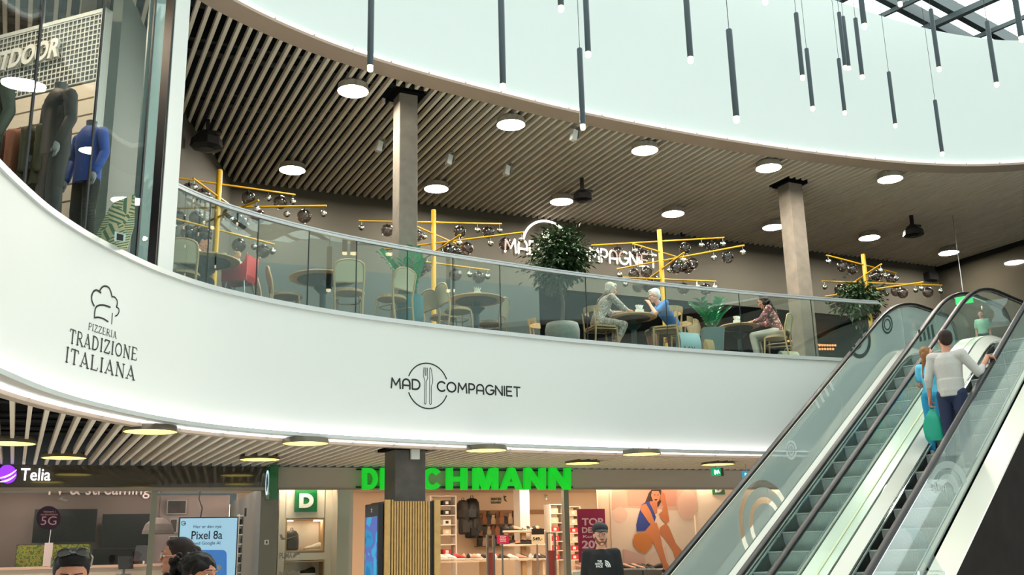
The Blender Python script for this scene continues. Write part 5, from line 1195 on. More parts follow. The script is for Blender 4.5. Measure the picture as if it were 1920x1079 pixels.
# banquette line behind, low counter
# ---------------------------------------------------------------- plants
LEAF = mat('ficus_leaf', '2C4A24', .5, noise=.35, nscale=2); ZZL = mat('zz_leaf', '3CA874', .4, noise=.3, nscale=3); ZZS = mat('zz_stem', '4E7A48', .5)
def leafquad(b, c, d, up, L, w_):
    d = d.normalized(); s_ = d.cross(up)
    if s_.length < 1e-3: s_ = V((1, 0, 0))
    s_.normalize(); nn = s_.cross(d)
    b.add([c, c + d * L * .5 + s_ * w_ + nn * w_ * .3, c + d * L, c + d * L * .5 - s_ * w_ + nn * w_ * .3, c + d * L * .5], [(0, 1, 4), (1, 2, 4), (2, 3, 4), (3, 0, 4)])
def ficus(loc, h, cr_, cz, label, pot, n=1500, seed=1, name='ficus_tree'):
    rnd = random.Random(seed); t = thing(name, label, 'plant', loc)
    b = MB()
    if pot == 'round': b.lathe([(.16, 0), (.24, .03), (.285, .18), (.29, .34), (.265, .44), (.245, .45), (.24, .42), (.02, .41)], n=28); pm = mat('grey_stone_pot', 'A3A19A', .8, noise=.1, nscale=20)
    else: b.rbox((0, 0, .22), (.44, .44, .44), .04); pm = MATS['grey_stone_pot']
    b.build('pot', pm, t, smooth=50)
    b = MB(); tr = [V((0, 0, .4)), V((.03, .02, .8)), V((-.03, 0, 1.2)), V((.02, 0, cz))]; b.tube(tr, [.035, .03, .026, .015], 8)
    tips = []
    for k in range(26):
        a = rnd.uniform(0, 2 * pi); e = rnd.uniform(-.5, 1.2); q = V((cos(a) * cos(e), sin(a) * cos(e), sin(e) * .9)) * cr_ * rnd.uniform(.5, .9); s0 = V((0, 0, cz - cr_ * .6 + rnd.uniform(0, cr_ * .6))); tip = V((0, 0, cz)) + q
        b.tube([s0, (s0 + tip) / 2 + V((0, 0, .05)), tip], [.012, .008, .004], 5); tips.append(tip); tips.append((s0 + tip) / 2)
    b.build('trunk', mat('brown_bark', '4A3A2C', .8), t, smooth=50)
    b = MB()
    for k in range(n):
        c = rnd.choice(tips) + V((rnd.gauss(0, 1), rnd.gauss(0, 1), rnd.gauss(0, .8))) * cr_ * .19
        d = V((c.x, c.y, (c.z - cz) * .5 - .15)) + V((rnd.uniform(-.5, .5), rnd.uniform(-.5, .5), rnd.uniform(-.6, .3))) * .6
        leafquad(b, c, d, V((rnd.uniform(-.4, .4), rnd.uniform(-.4, .4), 1)), rnd.uniform(.08, .13), .026)
    b.build('foliage', LEAF, t); return t
p = at_z(1058, 640, ZFL + .22); p1 = at_z(1058, 604, ZFL + .45)
ficus((p1.x - .03, p1.y + .12, ZFL), 2.1, .60, 1.50, 'bushy dark green tree in a round stone pot in front of the lit sign', 'round', 4200, 3)
p2 = at_z(1603, 540, ZFL + 1.8)
ficus((p2.x - .05, p2.y - .2, ZFL), 2.0, .50, 1.45, 'bushy green tree beside the rightmost yellow light tree', 'square', 2400, 5)
def zz(loc, label, pot, n=9, H=.75, seed=2):
    rnd = random.Random(seed); t = thing('zz_plant', label, 'plant', loc); b = MB()
    if pot == 'ribbed': b.lathe([(.17, 0), (.20, .04), (.205, .5), (.21, .56), (.19, .56), (.18, .52), (.01, .51)], n=28); b.build('pot', mat('teal_pot', '4E8C94', .5), t, smooth=50); z0 = .5
    else: b.loft([[V((x * w_, y * w_, z)) for x, y in ((-1, -1), (1, -1), (1, 1), (-1, 1))] for z, w_ in ((0, .13), (.6, .19), (.6, .17), (.56, .165), (.56, .01))]); b.build('pot', mat('grey_blue_planter', '6F8688', .6), t); z0 = .54
    for k in range(n):
        a = 2 * pi * k / n + rnd.uniform(-.3, .3); sp_ = rnd.uniform(.12, .5); hh = H * rnd.uniform(.7, 1.05)
        P = [V((cos(a) * (.04 + sp_ * q ** 1.6), sin(a) * (.04 + sp_ * q ** 1.6), z0 + hh * (q - .12 * q * q))) for q in [i / 8 for i in range(9)]]
        b = MB(); b.tube(P, [.012 - .001 * i for i in range(9)], 6); st = b.build('stem', ZZS, t, smooth=50)
        b = MB()
        for i in range(2, 9):
            d = (P[i] - P[i - 1]).normalized()
            s_ = d.cross(V((0, 0, 1))).normalized()
            for sg in (-1, 1): leafquad(b, P[i], d * .6 + s_ * sg, V((0, 0, 1)), .15, .045)
            if i < 8: 
                for sg in (-1, 1): leafquad(b, (P[i] + P[i + 1]) / 2, d * .7 + s_ * sg * .8, V((0, 0, 1)), .13, .04)
        b.build('leaflets', ZZL, st)
    return t
q = at_z(768, 562, ZFL + .56); zz((q.x + .02, q.y - .16, ZFL), 'blue green arching plant in a teal pot beside the left pillar', 'ribbed', 9, .78, 4)
q = at_z(1335, 612, ZFL + .6); zz((q.x + .05, q.y + .25, ZFL), 'bright green arching plant in a tapered square planter', 'square', 9, .62, 9)
# ---------------------------------------------------------------- bags on the floor
def bag(name, label, p, w_, h, d, m, rz=0, handles=True, body=None):
    t = thing(name, label, 'bag', p, rz); b = MB(); rnd = random.Random(3)
    b.loft([[V((x * w_ / 2 * k + rnd.uniform(-.012, .012), y * d / 2 * k2 + rnd.uniform(-.01, .01), z * h)) for x, y in [(-1, -1), (-.3, -1.1), (.3, -1), (1, -1), (1.05, 0), (1, 1), (0, 1.1), (-1, 1), (-1.05, 0)]] for z, k, k2 in ((0, .9, .9), (.15, 1, 1), (.5, 1, .9), (.8, 1.0, .6), (1, .96, .25))]); b.build('bag_body', m, t, smooth=40)
    if handles:
        b = MB(); b.tube([(-w_ * .2, 0, h), (-w_ * .15, .0, h * 1.25), (w_ * .15, 0, h * 1.25), (w_ * .2, 0, h)], .008, 6); b.build('handle', m, t)
    return t
PLB = mat('pale_blue_plastic', 'A9C8CE', .35); q = at_z(1268, 660, ZFL + .0)
tb = bag('shopping_bag', 'pale blue plastic carrier bag on the floor beside the empty wooden chair', V((3.02, 17.0, ZFL)), .42, .38, .16, PLB, R(25), False)
b = MB(); b.tube([(-.15, -.095, .12), (-.10, -.098, .03), (-.05, -.098, .12)], .006, 5); b.tube([(0, -.098, .12), (.03, -.098, .06), (.06, -.098, .12)], .006, 5); b.tube([(.03, -.098, .06), (.03, -.098, .0)], .006, 5); b.build('printed_marks', W_BLK, tb)
q = V((3.42, 17.25, ZFL)); bag('paper_bag', 'brown paper carrier bag leaning beside the pale blue bag', q, .16, .30, .12, mat('kraft_paper', 'B79A6C', .8), R(30), False)
bag('handbag', 'cream handbag on the floor behind the chair of the woman in the flowery blouse', V((5.0, 18.0, ZFL)), .36, .2, .2, mat('cream_canvas', 'C9C3A8', .7), R(20), True)
q = V((.45, 16.95, ZFL)); bag('handbag', 'rust red bag behind the grey haired woman\'s chair', q, .34, .3, .22, mat('rust_cloth', '8E3D22', .7), R(10), False)
# red high chair
q = at_z(470, 478, ZFL + .92); t = thing('high_chair', 'red plastic high chair with silver legs', 'high chair', (q.x - .16, q.y + .10, ZFL), R(78)); REDP = mat('red_plastic', 'E02A38', .35)
t.scale = (.76, .76, 1.0); HCP = t.location.copy()
for sx in (-1, 1):
    for sy in (-1, 1): b = MB(); b.tube([(sx * .17, sy * .16, .58), (sx * .29, sy * .29, 0)], .013, 8); b.build('leg', W_STEEL, t, smooth=60)
b = MB()
b.loft([[V((-.2, y, z)), V((.2, y, z)), V((.19, y + dy, z + dz)), V((-.19, y + dy, z + dz))] for y, z, dy, dz in ((.22, .52, 0, .02), (0, .53, 0, .02), (-.18, .54, 0.02, .02), (-.22, .62, .02, 0), (-.25, .90, .02, 0))]); b.build('seat', REDP, t)
for sx in (-1, 1): b = MB(); b.loft([[V((sx * .2, y, .53)), V((sx * .22, y, .53)), V((sx * .23, y, zz_)), V((sx * .21, y, zz_))] for y, zz_ in ((-.24, .93), (-.18, .80), (-.05, .72), (.15, .70), (.26, .69))]); b.build('side_shell', REDP, t)
b = MB(); b.bb(-.22, .22, .24, .26, .55, .70); b.build('front_bar', REDP, t)
# ---------------------------------------------------------------- lit sign on the upper wall
u0_, z0_ = UW.px(944, 476); u1_, z1_ = UW.px(1228, 500)
LITW = mat('lit_sign_white', 'FFF6EA', .5, emis=2.2)
t = thing('lit_wall_sign', 'white glowing restaurant lettering with an arch and cutlery on the upper wall', 'sign', UW.pt(u0_, -.06, z0_))
def strokes(mb, word, x0, x1, z0, h, wd, fn, table=GL, gap=.25, step=.3):
    tot = sum(table[c][0] for c in word) + gap * (len(word) - 1); k = (x1 - x0) / tot; x = x0
    for c in word:
        for st in table[c][1]:
            for q in ribbon([(x + px_ * k, z0 + py_ * h) for px_, py_ in st], wd, step): mb.add([fn(p.x, p.y) for p in q], [tuple(range(len(q)))])
        x += (table[c][0] + gap) * k
inv = M.Translation(-t.location)
fn = lambda x, y: UW.pt(x, -.07, y)
hL = .30; zb = UW.px(1085, 470)[1]; us = [UW.px(x, 480)[0] for x in (945, 1008, 1062, 1227)]
zA = UW.px(976, 482)[1]; 
for wd_, (a, c) in (('MAD', (us[0], us[1])), ('COMPAGNIET', (us[2] - .02, us[3]))):
    zb2 = 7.94
    tot = sum(GL[ch][0] for ch in wd_) + .25 * (len(wd_) - 1); k = (c - a) / tot; x = a
    for ch in wd_:
        b = MB(inv); strokes(b, ch, x, x + max(GL[ch][0] * k, 1e-3), zb2, hL, .042, fn, gap=0) if ch != 'I' else [b.add([fn(p.x, p.y) for p in q], [tuple(range(len(q)))]) for q in ribbon([(x, zb2), (x, zb2 + hL)], .042)]
        b.build('letter', LITW, t); x += (GL[ch][0] + .25) * k
cxu, cyz = UW.px(1024, 470); cyz = 8.16; rad_ = (UW.px(1069, 470)[0] - UW.px(979, 470)[0]) / 2
b = MB(inv)
for q in ribbon(arc(cxu, cyz, rad_, rad_ * 1.0, 8, 172, 24), .055, .5): b.add([fn(p.x, p.y) for p in q], [tuple(range(len(q)))])
b.build('arch', LITW, t)
def cutlery(mb, cx, z0, h, wd, fn):
    """fork and knife outline strokes, h tall"""
    s = h
    def st(pts, w_=wd):
        for q in ribbon([(cx + x * s, z0 + y * s) for x, y in pts], w_, .5): mb.add([fn(p.x, p.y) for p in q], [tuple(range(len(q)))])
    st([(-.14, 1), (-.16, .78), (-.13, .70), (-.105, .62), (-.125, .02), (-.10, -.01), (-.075, .02), (-.065, .62), (-.02, .72), (-.03, 1)])
    st([(-.105, 1), (-.105, .78)]); st([(-.07, 1), (-.07, .78)])
    st([(.045, 1), (.04, .02), (.065, -.01), (.095, .02), (.09, .5), (.13, .58), (.14, .68), (.10, .95), (.07, 1.01), (.045, 1)])
b = MB(inv); cutlery(b, cxu - .01, 7.78, .72, .02, fn)
for q in ((-.085, .86, .09), (.09, .8, .08)):
    pts = [(cxu - .01 + q[0] * .72 + x, 7.78 + q[1] * .72 + y) for x, y in ((-.035, -.1), (.035, -.1), (.03, .08), (-.03, .08))]; b.add([fn(x, y) for x, y in pts], [(0, 1, 2, 3)])
b.build('cutlery', LITW, t)
# ---------------------------------------------------------------- printed names on the white curved front
INK = mat('black_vinyl', '1C2220', .5)
def fascia_fn(s0, off=.004): return lambda x, z: cur(s0 + x, off, z)
sA, zA_ = oncur(733, 722); sB, zB_ = oncur(975, 738); _, zt = oncur(736, 710); _, zb1 = oncur(734, 728)
t = thing('printed_logo', 'black printed restaurant name with fork and knife in a circle on the curved front', 'logo', cur((sA + sB) / 2, .004, 3.9)); inv = M.Translation(-t.location)
fn = fascia_fn(0)
hh = zt - zb1
def place_word(word, xa, ya, xb, yb, w_, table=GL, gap=.28):
    a, za = oncur(xa, ya); c, zc = oncur(xb, yb); tot = sum(table[ch][0] for ch in word) + gap * (len(word) - 1); k = (c - a) / tot; x = a
    for ch in word:
        z0 = za + (zc - za) * (x - a) / (c - a); b = MB(inv)
        for st in table[ch][1]:
            for q in ribbon([(x + px_ * k, z0 + py_ * hh) for px_, py_ in st], w_, .08): b.add([fn(p.x, p.y) for p in q], [tuple(range(len(q)))])
        b.build('letter', INK, t); x += (table[ch][0] + gap) * k
place_word('MAD', 733.5, 727.5, 787, 731, .024); place_word('COMPAGNIET', 820, 733.5, 975, 744, .024)
sc_, zc_ = oncur(802, 724); rr_s = (oncur(840, 724)[0] - oncur(764, 724)[0]) / 2; rr_z = (oncur(802, 682)[1] - oncur(802, 767)[1]) / 2
b = MB(inv)
for a0, a1 in ((22, 158), (202, 338)):
    for q in ribbon(arc(sc_, zc_, rr_s, rr_z, a0, a1, 24), .018, .08): b.add([fn(p.x, p.y) for p in q], [tuple(range(len(q)))])
b.build('circle', INK, t)
b = MB(inv); z0 = oncur(797, 758)[1]; cutlery(b, oncur(803, 724)[0], z0, oncur(797, 690)[1] - z0, .009, fn); b.build('cutlery', INK, t)
# pizzeria
s1, _ = oncur(190, 620)
t = thing('printed_logo', 'black printed pizzeria name under a chef hat on the left of the curved front', 'logo', cur(s1, .004, 4.1)); inv = M.Translation(-t.location)
def serif_word(word, xa, ya, xb, yb, ytop, w_, gap=.12):
    a, za = oncur(xa, ya); c, zc = oncur(xb, yb); hh = oncur(xa, ytop)[1] - za
    tot = sum(SER[ch][0] for ch in word) + gap * (len(word) - 1); k = (c - a) / tot; x = a
    for ch in word:
        z0 = za + (zc - za) * (x - a) / (c - a); b = MB(inv)
        for st, ww in SER[ch][1]:
            for q in ribbon([(x + px_ * k, z0 + py_ * hh) for px_, py_ in st], w_ * ww, .08): b.add([fn(p.x, p.y) for p in q], [tuple(range(len(q)))])
        for fx, fy in SER[ch][2]:
            for q in ribbon([(x + (fx - .09) * k, z0 + fy * hh), (x + (fx + .09) * k, z0 + fy * hh)], w_ * .5, .08): b.add([fn(p.x, p.y) for p in q], [tuple(range(len(q)))])
        b.build('letter', INK, t); x += (SER[ch][0] + gap) * k
serif_word('PIZZERIA', 165, 618, 218, 635, 605, .010); serif_word('TRADIZIONE', 129, 642, 256, 676, 616, .020); serif_word('ITALIANA', 121, 678, 252, 713, 650, .022)
HAT = [([(446, 130), (470, 96), (500, 88), (530, 100), (550, 135), (562, 185)], 1.2), ([(562, 188), (590, 195), (612, 225), (614, 260), (606, 288)], 1.0), ([(606, 288), (628, 305), (630, 335), (615, 365), (595, 376)], .9), ([(390, 275), (370, 230), (368, 180), (385, 140), (410, 126), (435, 135), (455, 150)], 1.3), ([(545, 290), (490, 272), (440, 272), (410, 290), (398, 330), (394, 392)], 1.2), ([(394, 392), (430, 388), (480, 402), (525, 430)], 1.1), ([(568, 350), (560, 450)], .8)]
for L, ww in HAT:
    P = catmull(L, False, 5); b = MB(inv); pts = [oncur(100 + p.x / 5.14, 520 + p.y / 5.14) for p in P]
    for q in ribbon(pts, .016 * ww, .1): b.add([fn(p.x, p.y) for p in q], [tuple(range(len(q)))])
    b.build('hat_stroke', INK, t)
# ---------------------------------------------------------------- deep interior of the restaurant
u, z = UW.px(1240, 655)
CU = mat('copper_bulb', 'FFA868', .4, emis=1.6)
def bulbrow(x0, x1, y, v, n, label, grp, col=None):
    b = MB(); b.ball((0, 0, 0), .034, 8, 6); src = b.build('hanging_bulb', col or CU, smooth=True)
    for i in range(n):
        uu, zz_ = UW.px(x0 + (x1 - x0) * i / max(1, n - 1), y, v); o = src if i == 0 else src.copy()
        if i: COL.objects.link(o)
        o.location = UW.pt(uu, v, zz_); tag(o, label + ', %s from the left' % ORD[i], 'lamp', grp)
bulbrow(1322, 1346, 640, 2.9, 6, 'small warm bulb right of the planter, far row', 'warm bulbs by the planter')
bulbrow(1321, 1347, 644, 2.5, 6, 'small warm bulb right of the planter, near row', 'warm bulbs by the planter, near row')
bulbrow(1478, 1494, 640, 2.6, 5, 'small warm bulb left of the right concrete pillar', 'warm bulbs left of the pillar'); bulbrow(1527, 1566, 648, 2.6, 9, 'small warm bulb right of the right concrete pillar', 'warm bulbs right of the pillar')
bulbrow(1527, 1562, 655, 2.2, 8, 'small warm bulb right of the right concrete pillar, low row', 'warm bulbs right of the pillar, low row')
for (x0, x1, y, l) in ((1318, 1348, 656, 'thin warm shelf light near the planter'), (1280, 1300, 637, 'thin warm shelf light behind the pale blue bag'), (1526, 1568, 645, 'thin pale shelf light right of the right pillar')):
    a, z = UW.px(x0, y, 2.6); c, _ = UW.px(x1, y, 2.6); b = MB(UW.T); b.bb(a, c, 2.6, 2.64, z - .006, z + .006); tag(b.build('shelf_light', CU), l, 'light')
a, z = UW.px(1204, 558, 1.5); t = thing('neon_mask', 'small glowing cream wall figure behind the man in the blue shirt', 'neon sign', UW.pt(a, 1.5, z - .2))
b = MB(); b.ball((0, 0, .2), (.10, .02, .24), 14, 10); b.build('figure', mat('lit_cream', 'FFE9B0', .5, emis=2.0), t, smooth=True)
b = MB(UW.T); a, z = UW.px(1040, 600, 3.0); c, _ = UW.px(1560, 600, 3.0); b.bb(a, c, 3.0, 3.6, ZFL, ZFL + 1.1); tag(b.build('bar_counter', mat('dark_teal_counter', '17363A', .4)), 'dark teal bar counter deep inside the restaurant', 'counter')
# ---------------------------------------------------------------- upstairs clothes shop
OFR = Fr((-4.95, 11.15), math.tan(R(159 - 180)))
t = thing('display_wall', 'white slatted display wall with a wire grid and the word OUTDOOR', 'display', OFR.pt(0, 0, ZFL)); inv = M.Translation(-t.location)
u1_, zt_ = OFR.px(201, 15); um, zm = OFR.px(186, 124); _, zb_ = OFR.px(190, 126)
OT = inv @ OFR.T
b = MB(OT); b.bb(-4.2, u1_, .06, .10, ZFL, zt_); b.build('back_panel', mat('pale_display', 'DCD9D2', .6), t)
b = MB(OT); b.bb(-4.2, u1_, -.02, .06, zt_ - .05, zt_ + .0); b.build('top_frame', W_WHITE, t); b = MB(OT); b.bb(u1_ - .06, u1_, -.021, .06, ZFL, zt_); b.build('side_frame', W_WHITE, t)
b = MB(OT); b.bb(-4.2, u1_ - .06, .02, .06, zt_ - .95, zt_ - .06); b.build('grid_backing', mat('grid_backing_grey', '6E7470', .8), t)  # plain grey sheet behind the wire grid
b = MB(OT)
z = zt_ - .95
while z < zt_ - .05: b.bb(-4.2, u1_ - .06, -.005, .004, z, z + .012); z += .068
u = -4.2
while u < u1_ - .06: b.bb(u, u + .012, -.008, -.005, zt_ - .95, zt_ - .05); u += .068
b.build('wire_grid', W_WHITE, t)
k_ = 0; z = zt_ - .97
while z > ZFL + .2: b = MB(OT); b.bb(-4.2, u1_ - .06, .0, .06, z - .205, z - .012); b.build('slat_board', mat('warm_white_board', 'E3D6C2', .6), t); z -= .217; k_ += 1
a, zl0 = OFR.px(-42, 124, -.05); c, zl1 = OFR.px(117, 72, -.05); zl0 = OFR.px(117, 108, -.05)[1]
b = MB(inv); text(b, 'OUTDOOR', OFR.pt(a, -.06, zl0), OFR.w, (0, 0, 1), c - a, zl1 - zl0, .035, .04, .18); b.build('letters', W_WHITE, t)
for x, y, lb in ((55, 144, 'round white ceiling lamp inside the upstairs clothes shop, near the word'), (133, 267, 'round white lamp in front of the dark mannequin'), (48, 327, 'round white lamp low over the clothes rail')):
    d = ray(x, y); az = hypot(d.x, d.y); p = V((0, 0, CAMZ)) + d * ({144: 12.2, 267: 10.9, 327: 11.6}[y] / az)
    pass
o = dup(LU, at_z(57, 146, ZUP - .55), 0, 'round white ceiling lamp inside the upstairs clothes shop by the word OUTDOOR')
# mannequins
def mannequin(loc, rz, label, top, bot, s=1.0, skinm=None):
    t = thing('mannequin', label, 'mannequin', loc, rz); sk_ = skinm or mat('grey_mannequin', '5A5F60', .4)
    b = MB(); b.lathe([(.06, 1.40), (.055, 1.47), (.062, 1.54), (.03, 1.55)], n=16); b.build('neck', sk_, t, smooth=50)
    b = MB(); b.loft([[V((x * w_, y * d_, z)) for x, y in [(cos(q), sin(q)) for q in [2 * pi * i / 18 for i in range(18)]]] for z, w_, d_ in ((.78, .18, .13), (.95, .175, .125), (1.12, .17, .12), (1.28, .205, .13), (1.38, .21, .11), (1.44, .13, .09), (1.47, .07, .07))]); b.build('jacket', top, t, smooth=60)
    for sx in (-1, 1):
        b = MB(); b.limb((sx * .205, 0, 1.36), .068, (sx * .27, .0, 1.10), .055); b.limb((sx * .27, 0, 1.10), .055, (sx * .25, .08, .86), .045); b.build('sleeve', top, t, smooth=60)
        b = MB(); b.ball((sx * .25, .10, .80), (.03, .03, .07)); 
        for f in range(4): b.tube([(sx * .25 + (f - 1.5) * .014, .10, .77), (sx * .25 + (f - 1.5) * .017, .115, .70)], .007, 6)
        b.tube([(sx * .225, .11, .81), (sx * .21, .13, .76)], .008, 6); b.build('hand', mat('pale_hand', '8C9294', .5), t, smooth=60)
        b = MB(); b.limb((sx * .09, 0, .80), .095, (sx * .10, .02, .45), .075); b.limb((sx * .10, .02, .45), .075, (sx * .11, -.01, .08), .06); b.build('trouser_leg', bot, t, smooth=60)
    b = MB(); b.ball((0, .0, 0), (.01, .01, .01)); b.lathe([(.2, 0), (.2, .015)], n=20); b.build('base_plate', W_STEEL, t); t.scale = (s,) * 3; return t
BJ = mat('black_jacket', '2B2E30', .6); BB = mat('blue_jacket', '1E4FA8', .6)
p = at_d(101, 300, 10.95); pz = p.z - 1.05
mannequin(V((p.x, p.y, ZFL + .05)), R(140), 'headless mannequin in a black jacket behind the shop glass', BJ, BJ, 1.12)
p = at_d(166, 300, 11.35); mannequin(V((p.x, p.y, ZFL + .05)), R(150), 'headless mannequin in a bright blue jacket, partly behind the black one', BB, mat('black_trousers', '1E2022', .7), .98)
p = at_d(-34, 300, 10.9); mannequin(V((p.x, p.y, ZFL + .05)), R(160), 'mannequin in a green and black jacket cut by the left edge', mat('green_jacket', '3C4A3C', .6), BJ, 1.1)
for i, h_ in enumerate((0.12, .10, .1)):
    pass
# clothes rail
p0 = at_d(20, 205, 11.6); p1 = at_d(60, 232, 11.3)
rail = thing('clothes_rail', 'thin steel clothes rail behind the mannequins', 'rail', V((p0.x, p0.y, ZFL)), 0)
zr = p1.z; b = MB(); q1 = V((-.55, .2, zr - ZFL)); q2 = V((.55, -.2, zr - ZFL)); b.tube([V((q1.x, q1.y, 0)), q1, q2, V((q2.x, q2.y, 0))], .012, 8); b.build('frame', W_STEEL, rail)
BRN = mat('rust_jacket', 'B0664A', .7); BRD = mat('maroon_jacket', '6A2A30', .7); OLV = mat('olive_jacket', '4A4A34', .7)
for i in range(7):
    f_ = i / 6; c = rail.location + q1.lerp(q2, .06 + .88 * f_); m_ = (BRN, BRN, BRN, BRD, BRN, OLV, OLV)[i]; nm = ('rust', 'rust', 'rust', 'maroon', 'rust', 'olive', 'olive')[i]
    t = thing('hanging_jacket', nm + ' jacket on the clothes rail, %s from the left' % ORD[i], 'jacket', c, R(-20 + 6 * i), 'jackets on the clothes rail')
    b = MB(); b.loft([[V((x * w_, y * d_, z)) for x, y in [(cos(q), sin(q)) for q in [2 * pi * k / 14 for k in range(14)]]] for z, w_, d_ in ((-.78, .10, .24), (-.45, .08, .22), (-.15, .07, .22), (-.07, .05, .15), (-.03, .03, .05))]); b.build('body', m_, t, smooth=60)
    for sy in (-1, 1): b = MB(); b.limb((0, sy * .2, -.15), .05, (.02, sy * .26, -.62), .04); b.build('sleeve', m_, t, smooth=60)
    b = MB(); b.tube([(0, 0, -.04), (0, 0, -.01), (0, .01, .012), (0, -.005, .016)], .004, 6); b.build('hook', W_STEEL, t)
# patterned board with a leaflet
STR = mat('striped_board', 'D8D8A8', .5); nt = STR.node_tree; tc = nt.nodes.new('ShaderNodeTexCoord'); vor = nt.nodes.new('ShaderNodeTexVoronoi'); vor.inputs['Scale'].default_value = 6
rot = nt.nodes.new('ShaderNodeVectorRotate'); rot.rotation_type = 'X_AXIS'; sepc = nt.nodes.new('ShaderNodeSeparateColor'); ml = nt.nodes.new('ShaderNodeMath'); ml.operation = 'MULTIPLY'; ml.inputs[1].default_value = 6.28
nt.links.new(tc.outputs['Object'], vor.inputs['Vector']); nt.links.new(vor.outputs['Color'], sepc.inputs[0]); nt.links.new(sepc.outputs[0], ml.inputs[0]); nt.links.new(ml.outputs[0], rot.inputs['Angle']); nt.links.new(tc.outputs['Object'], rot.inputs['Vector'])
wv = nt.nodes.new('ShaderNodeTexWave'); wv.bands_direction = 'Z'; wv.inputs['Scale'].default_value = 12; nt.links.new(rot.outputs[0], wv.inputs['Vector'])
rp = nt.nodes.new('ShaderNodeValToRGB'); rp.color_ramp.interpolation = 'CONSTANT'; rp.color_ramp.elements[0].color = lin('5F8A6E'); rp.color_ramp.elements[1].position = .4; rp.color_ramp.elements[1].color = lin('DCDCB0'); nt.links.new(wv.outputs['Fac'], rp.inputs[0]); nt.links.new(rp.outputs[0], nt.nodes['Principled BSDF'].inputs[0])
D = 10.85; pts = [(175, 452), (205, 390), (216, 378), (254, 364), (252, 420), (238, 476), (180, 476)]
P = [at_d(x, y, D + (254 - x) * .004) for x, y in pts]; c0 = P[1].copy(); c0.z = ZFL
t = thing('patterned_board', 'pale green striped board leaning inside the shop glass', 'board', c0); b = MB(M.Translation(-c0)); 
P = [V((p.x, p.y, max(p.z, ZFL + .01))) for p in P]; b.plate(P, .05, (-.35, .93, 0)); b.build('board', STR, t)
P = [at_d(x, y, D - .12) for x, y in ((215, 434), (236, 440), (233, 476), (213, 468))]; P = [V((p.x, p.y, max(p.z, ZFL + .02))) for p in P]
t = thing('leaflet', 'small pale leaflet in front of the striped board', 'leaflet', (P[0].x, P[0].y, ZFL)); inv = M.Translation(-t.location); b = MB(inv); b.plate(P, .004, (-.35, .93, 0)); b.build('sheet', mat('pale_blue_card', 'B9D0CF', .5), t)
b = MB(inv)
for i in range(6):
    a_, c_ = P[0].lerp(P[3], .15 + .13 * i), P[1].lerp(P[2], .15 + .13 * i); q_ = V((.35, -.93, 0)) * .004
    b.add([a_.lerp(c_, .2) + q_, a_.lerp(c_, .8) + q_, a_.lerp(c_, .8) + q_ - V((0, 0, .012)), a_.lerp(c_, .2) + q_ - V((0, 0, .012))], [(0, 1, 2, 3)])
b.build('print', INK, t)
# inner side wall of the shop
b = MB(); pA = cur(oncur(240, 480)[0], -.5); b.box((-5.15, 13.0, (ZFL + ZUP) / 2), (.12, 3.2, ZUP - ZFL), R(8)); struct(b.build('wall_shop_side', mat('grey_green_wall', '77827E', .7)))
# acrylic stands on the escalators
def acrylic(x, y, D, label, lean, s=1.):
    p = at_d(x, y, D); t = thing('acrylic_stand', label, 'stand', p, R(-30)); m_ = glass('acrylic', (.90, .95, .96), 1.5, 1.6, haze=.06, hazecol=(.8, .9, .92, 1)); b = MB()
    if lean: b.loft([[V((x_, 0, z)), V((x_ + .16 * s, 0, z)), V((x_ + .16 * s, .02, z)), V((x_, .02, z))] for x_, z in ((.30 * s, 0), (.1 * s, .5 * s), (0, .62 * s))]); b.build('sheet', m_, t, bevel=.006); b = MB(); b.bb(.15 * s, .5 * s, -.05, .06, -.02, .01); b.build('foot', m_, t)
    else: b.loft([[V((-w_, 0, z)), V((w_, 0, z)), V((w_, .03, z)), V((-w_, .03, z))] for z, w_ in ((0, .2 * s), (.06, .17 * s), (.2 * s, .07 * s), (.3 * s, .07 * s), (.42 * s, .17 * s), (.5 * s, .19 * s))]); b.build('holder', m_, t)
    return t
pA = EP(17.9, -5.7, ZT - .85); acrylic(1875, 612, hypot(pA.x, pA.y), 'clear hourglass shaped acrylic holder at the top of the right escalator', False, .95)
acrylic(1700, 1074, 9.4, 'clear leaning acrylic sign stand at the bottom of the right escalator', True, .62)
p = at_z(1697, 585, ZFL + .9); t = thing('barrier_post', 'thin steel post with a round head behind the left escalator top', 'post', (7.9, 20.0, ZFL)); b = MB(); b.tube([(0, 0, 0), (0, 0, 1.15)], .02, 8); b.build('post', W_STEEL, t); b = MB(); b.ball((0, 0, 1.2), .06); b.build('head', W_CHROME, t)
p = at_d(1808, 563, 24); t = thing('exit_sign', 'green lit exit sign glowing behind the escalator top', 'sign', p, R(-30)); b = MB(); b.box((0, 0, 0), (.36, .04, .16)); b.build('panel', mat('lit_exit_green2', '10C060', .4, emis=2.0), t); b = MB(); b.tube([(0, 0, .08), (0, 0, ZUP - p.z)], .01); b.build('hanger', W_STEEL, t)
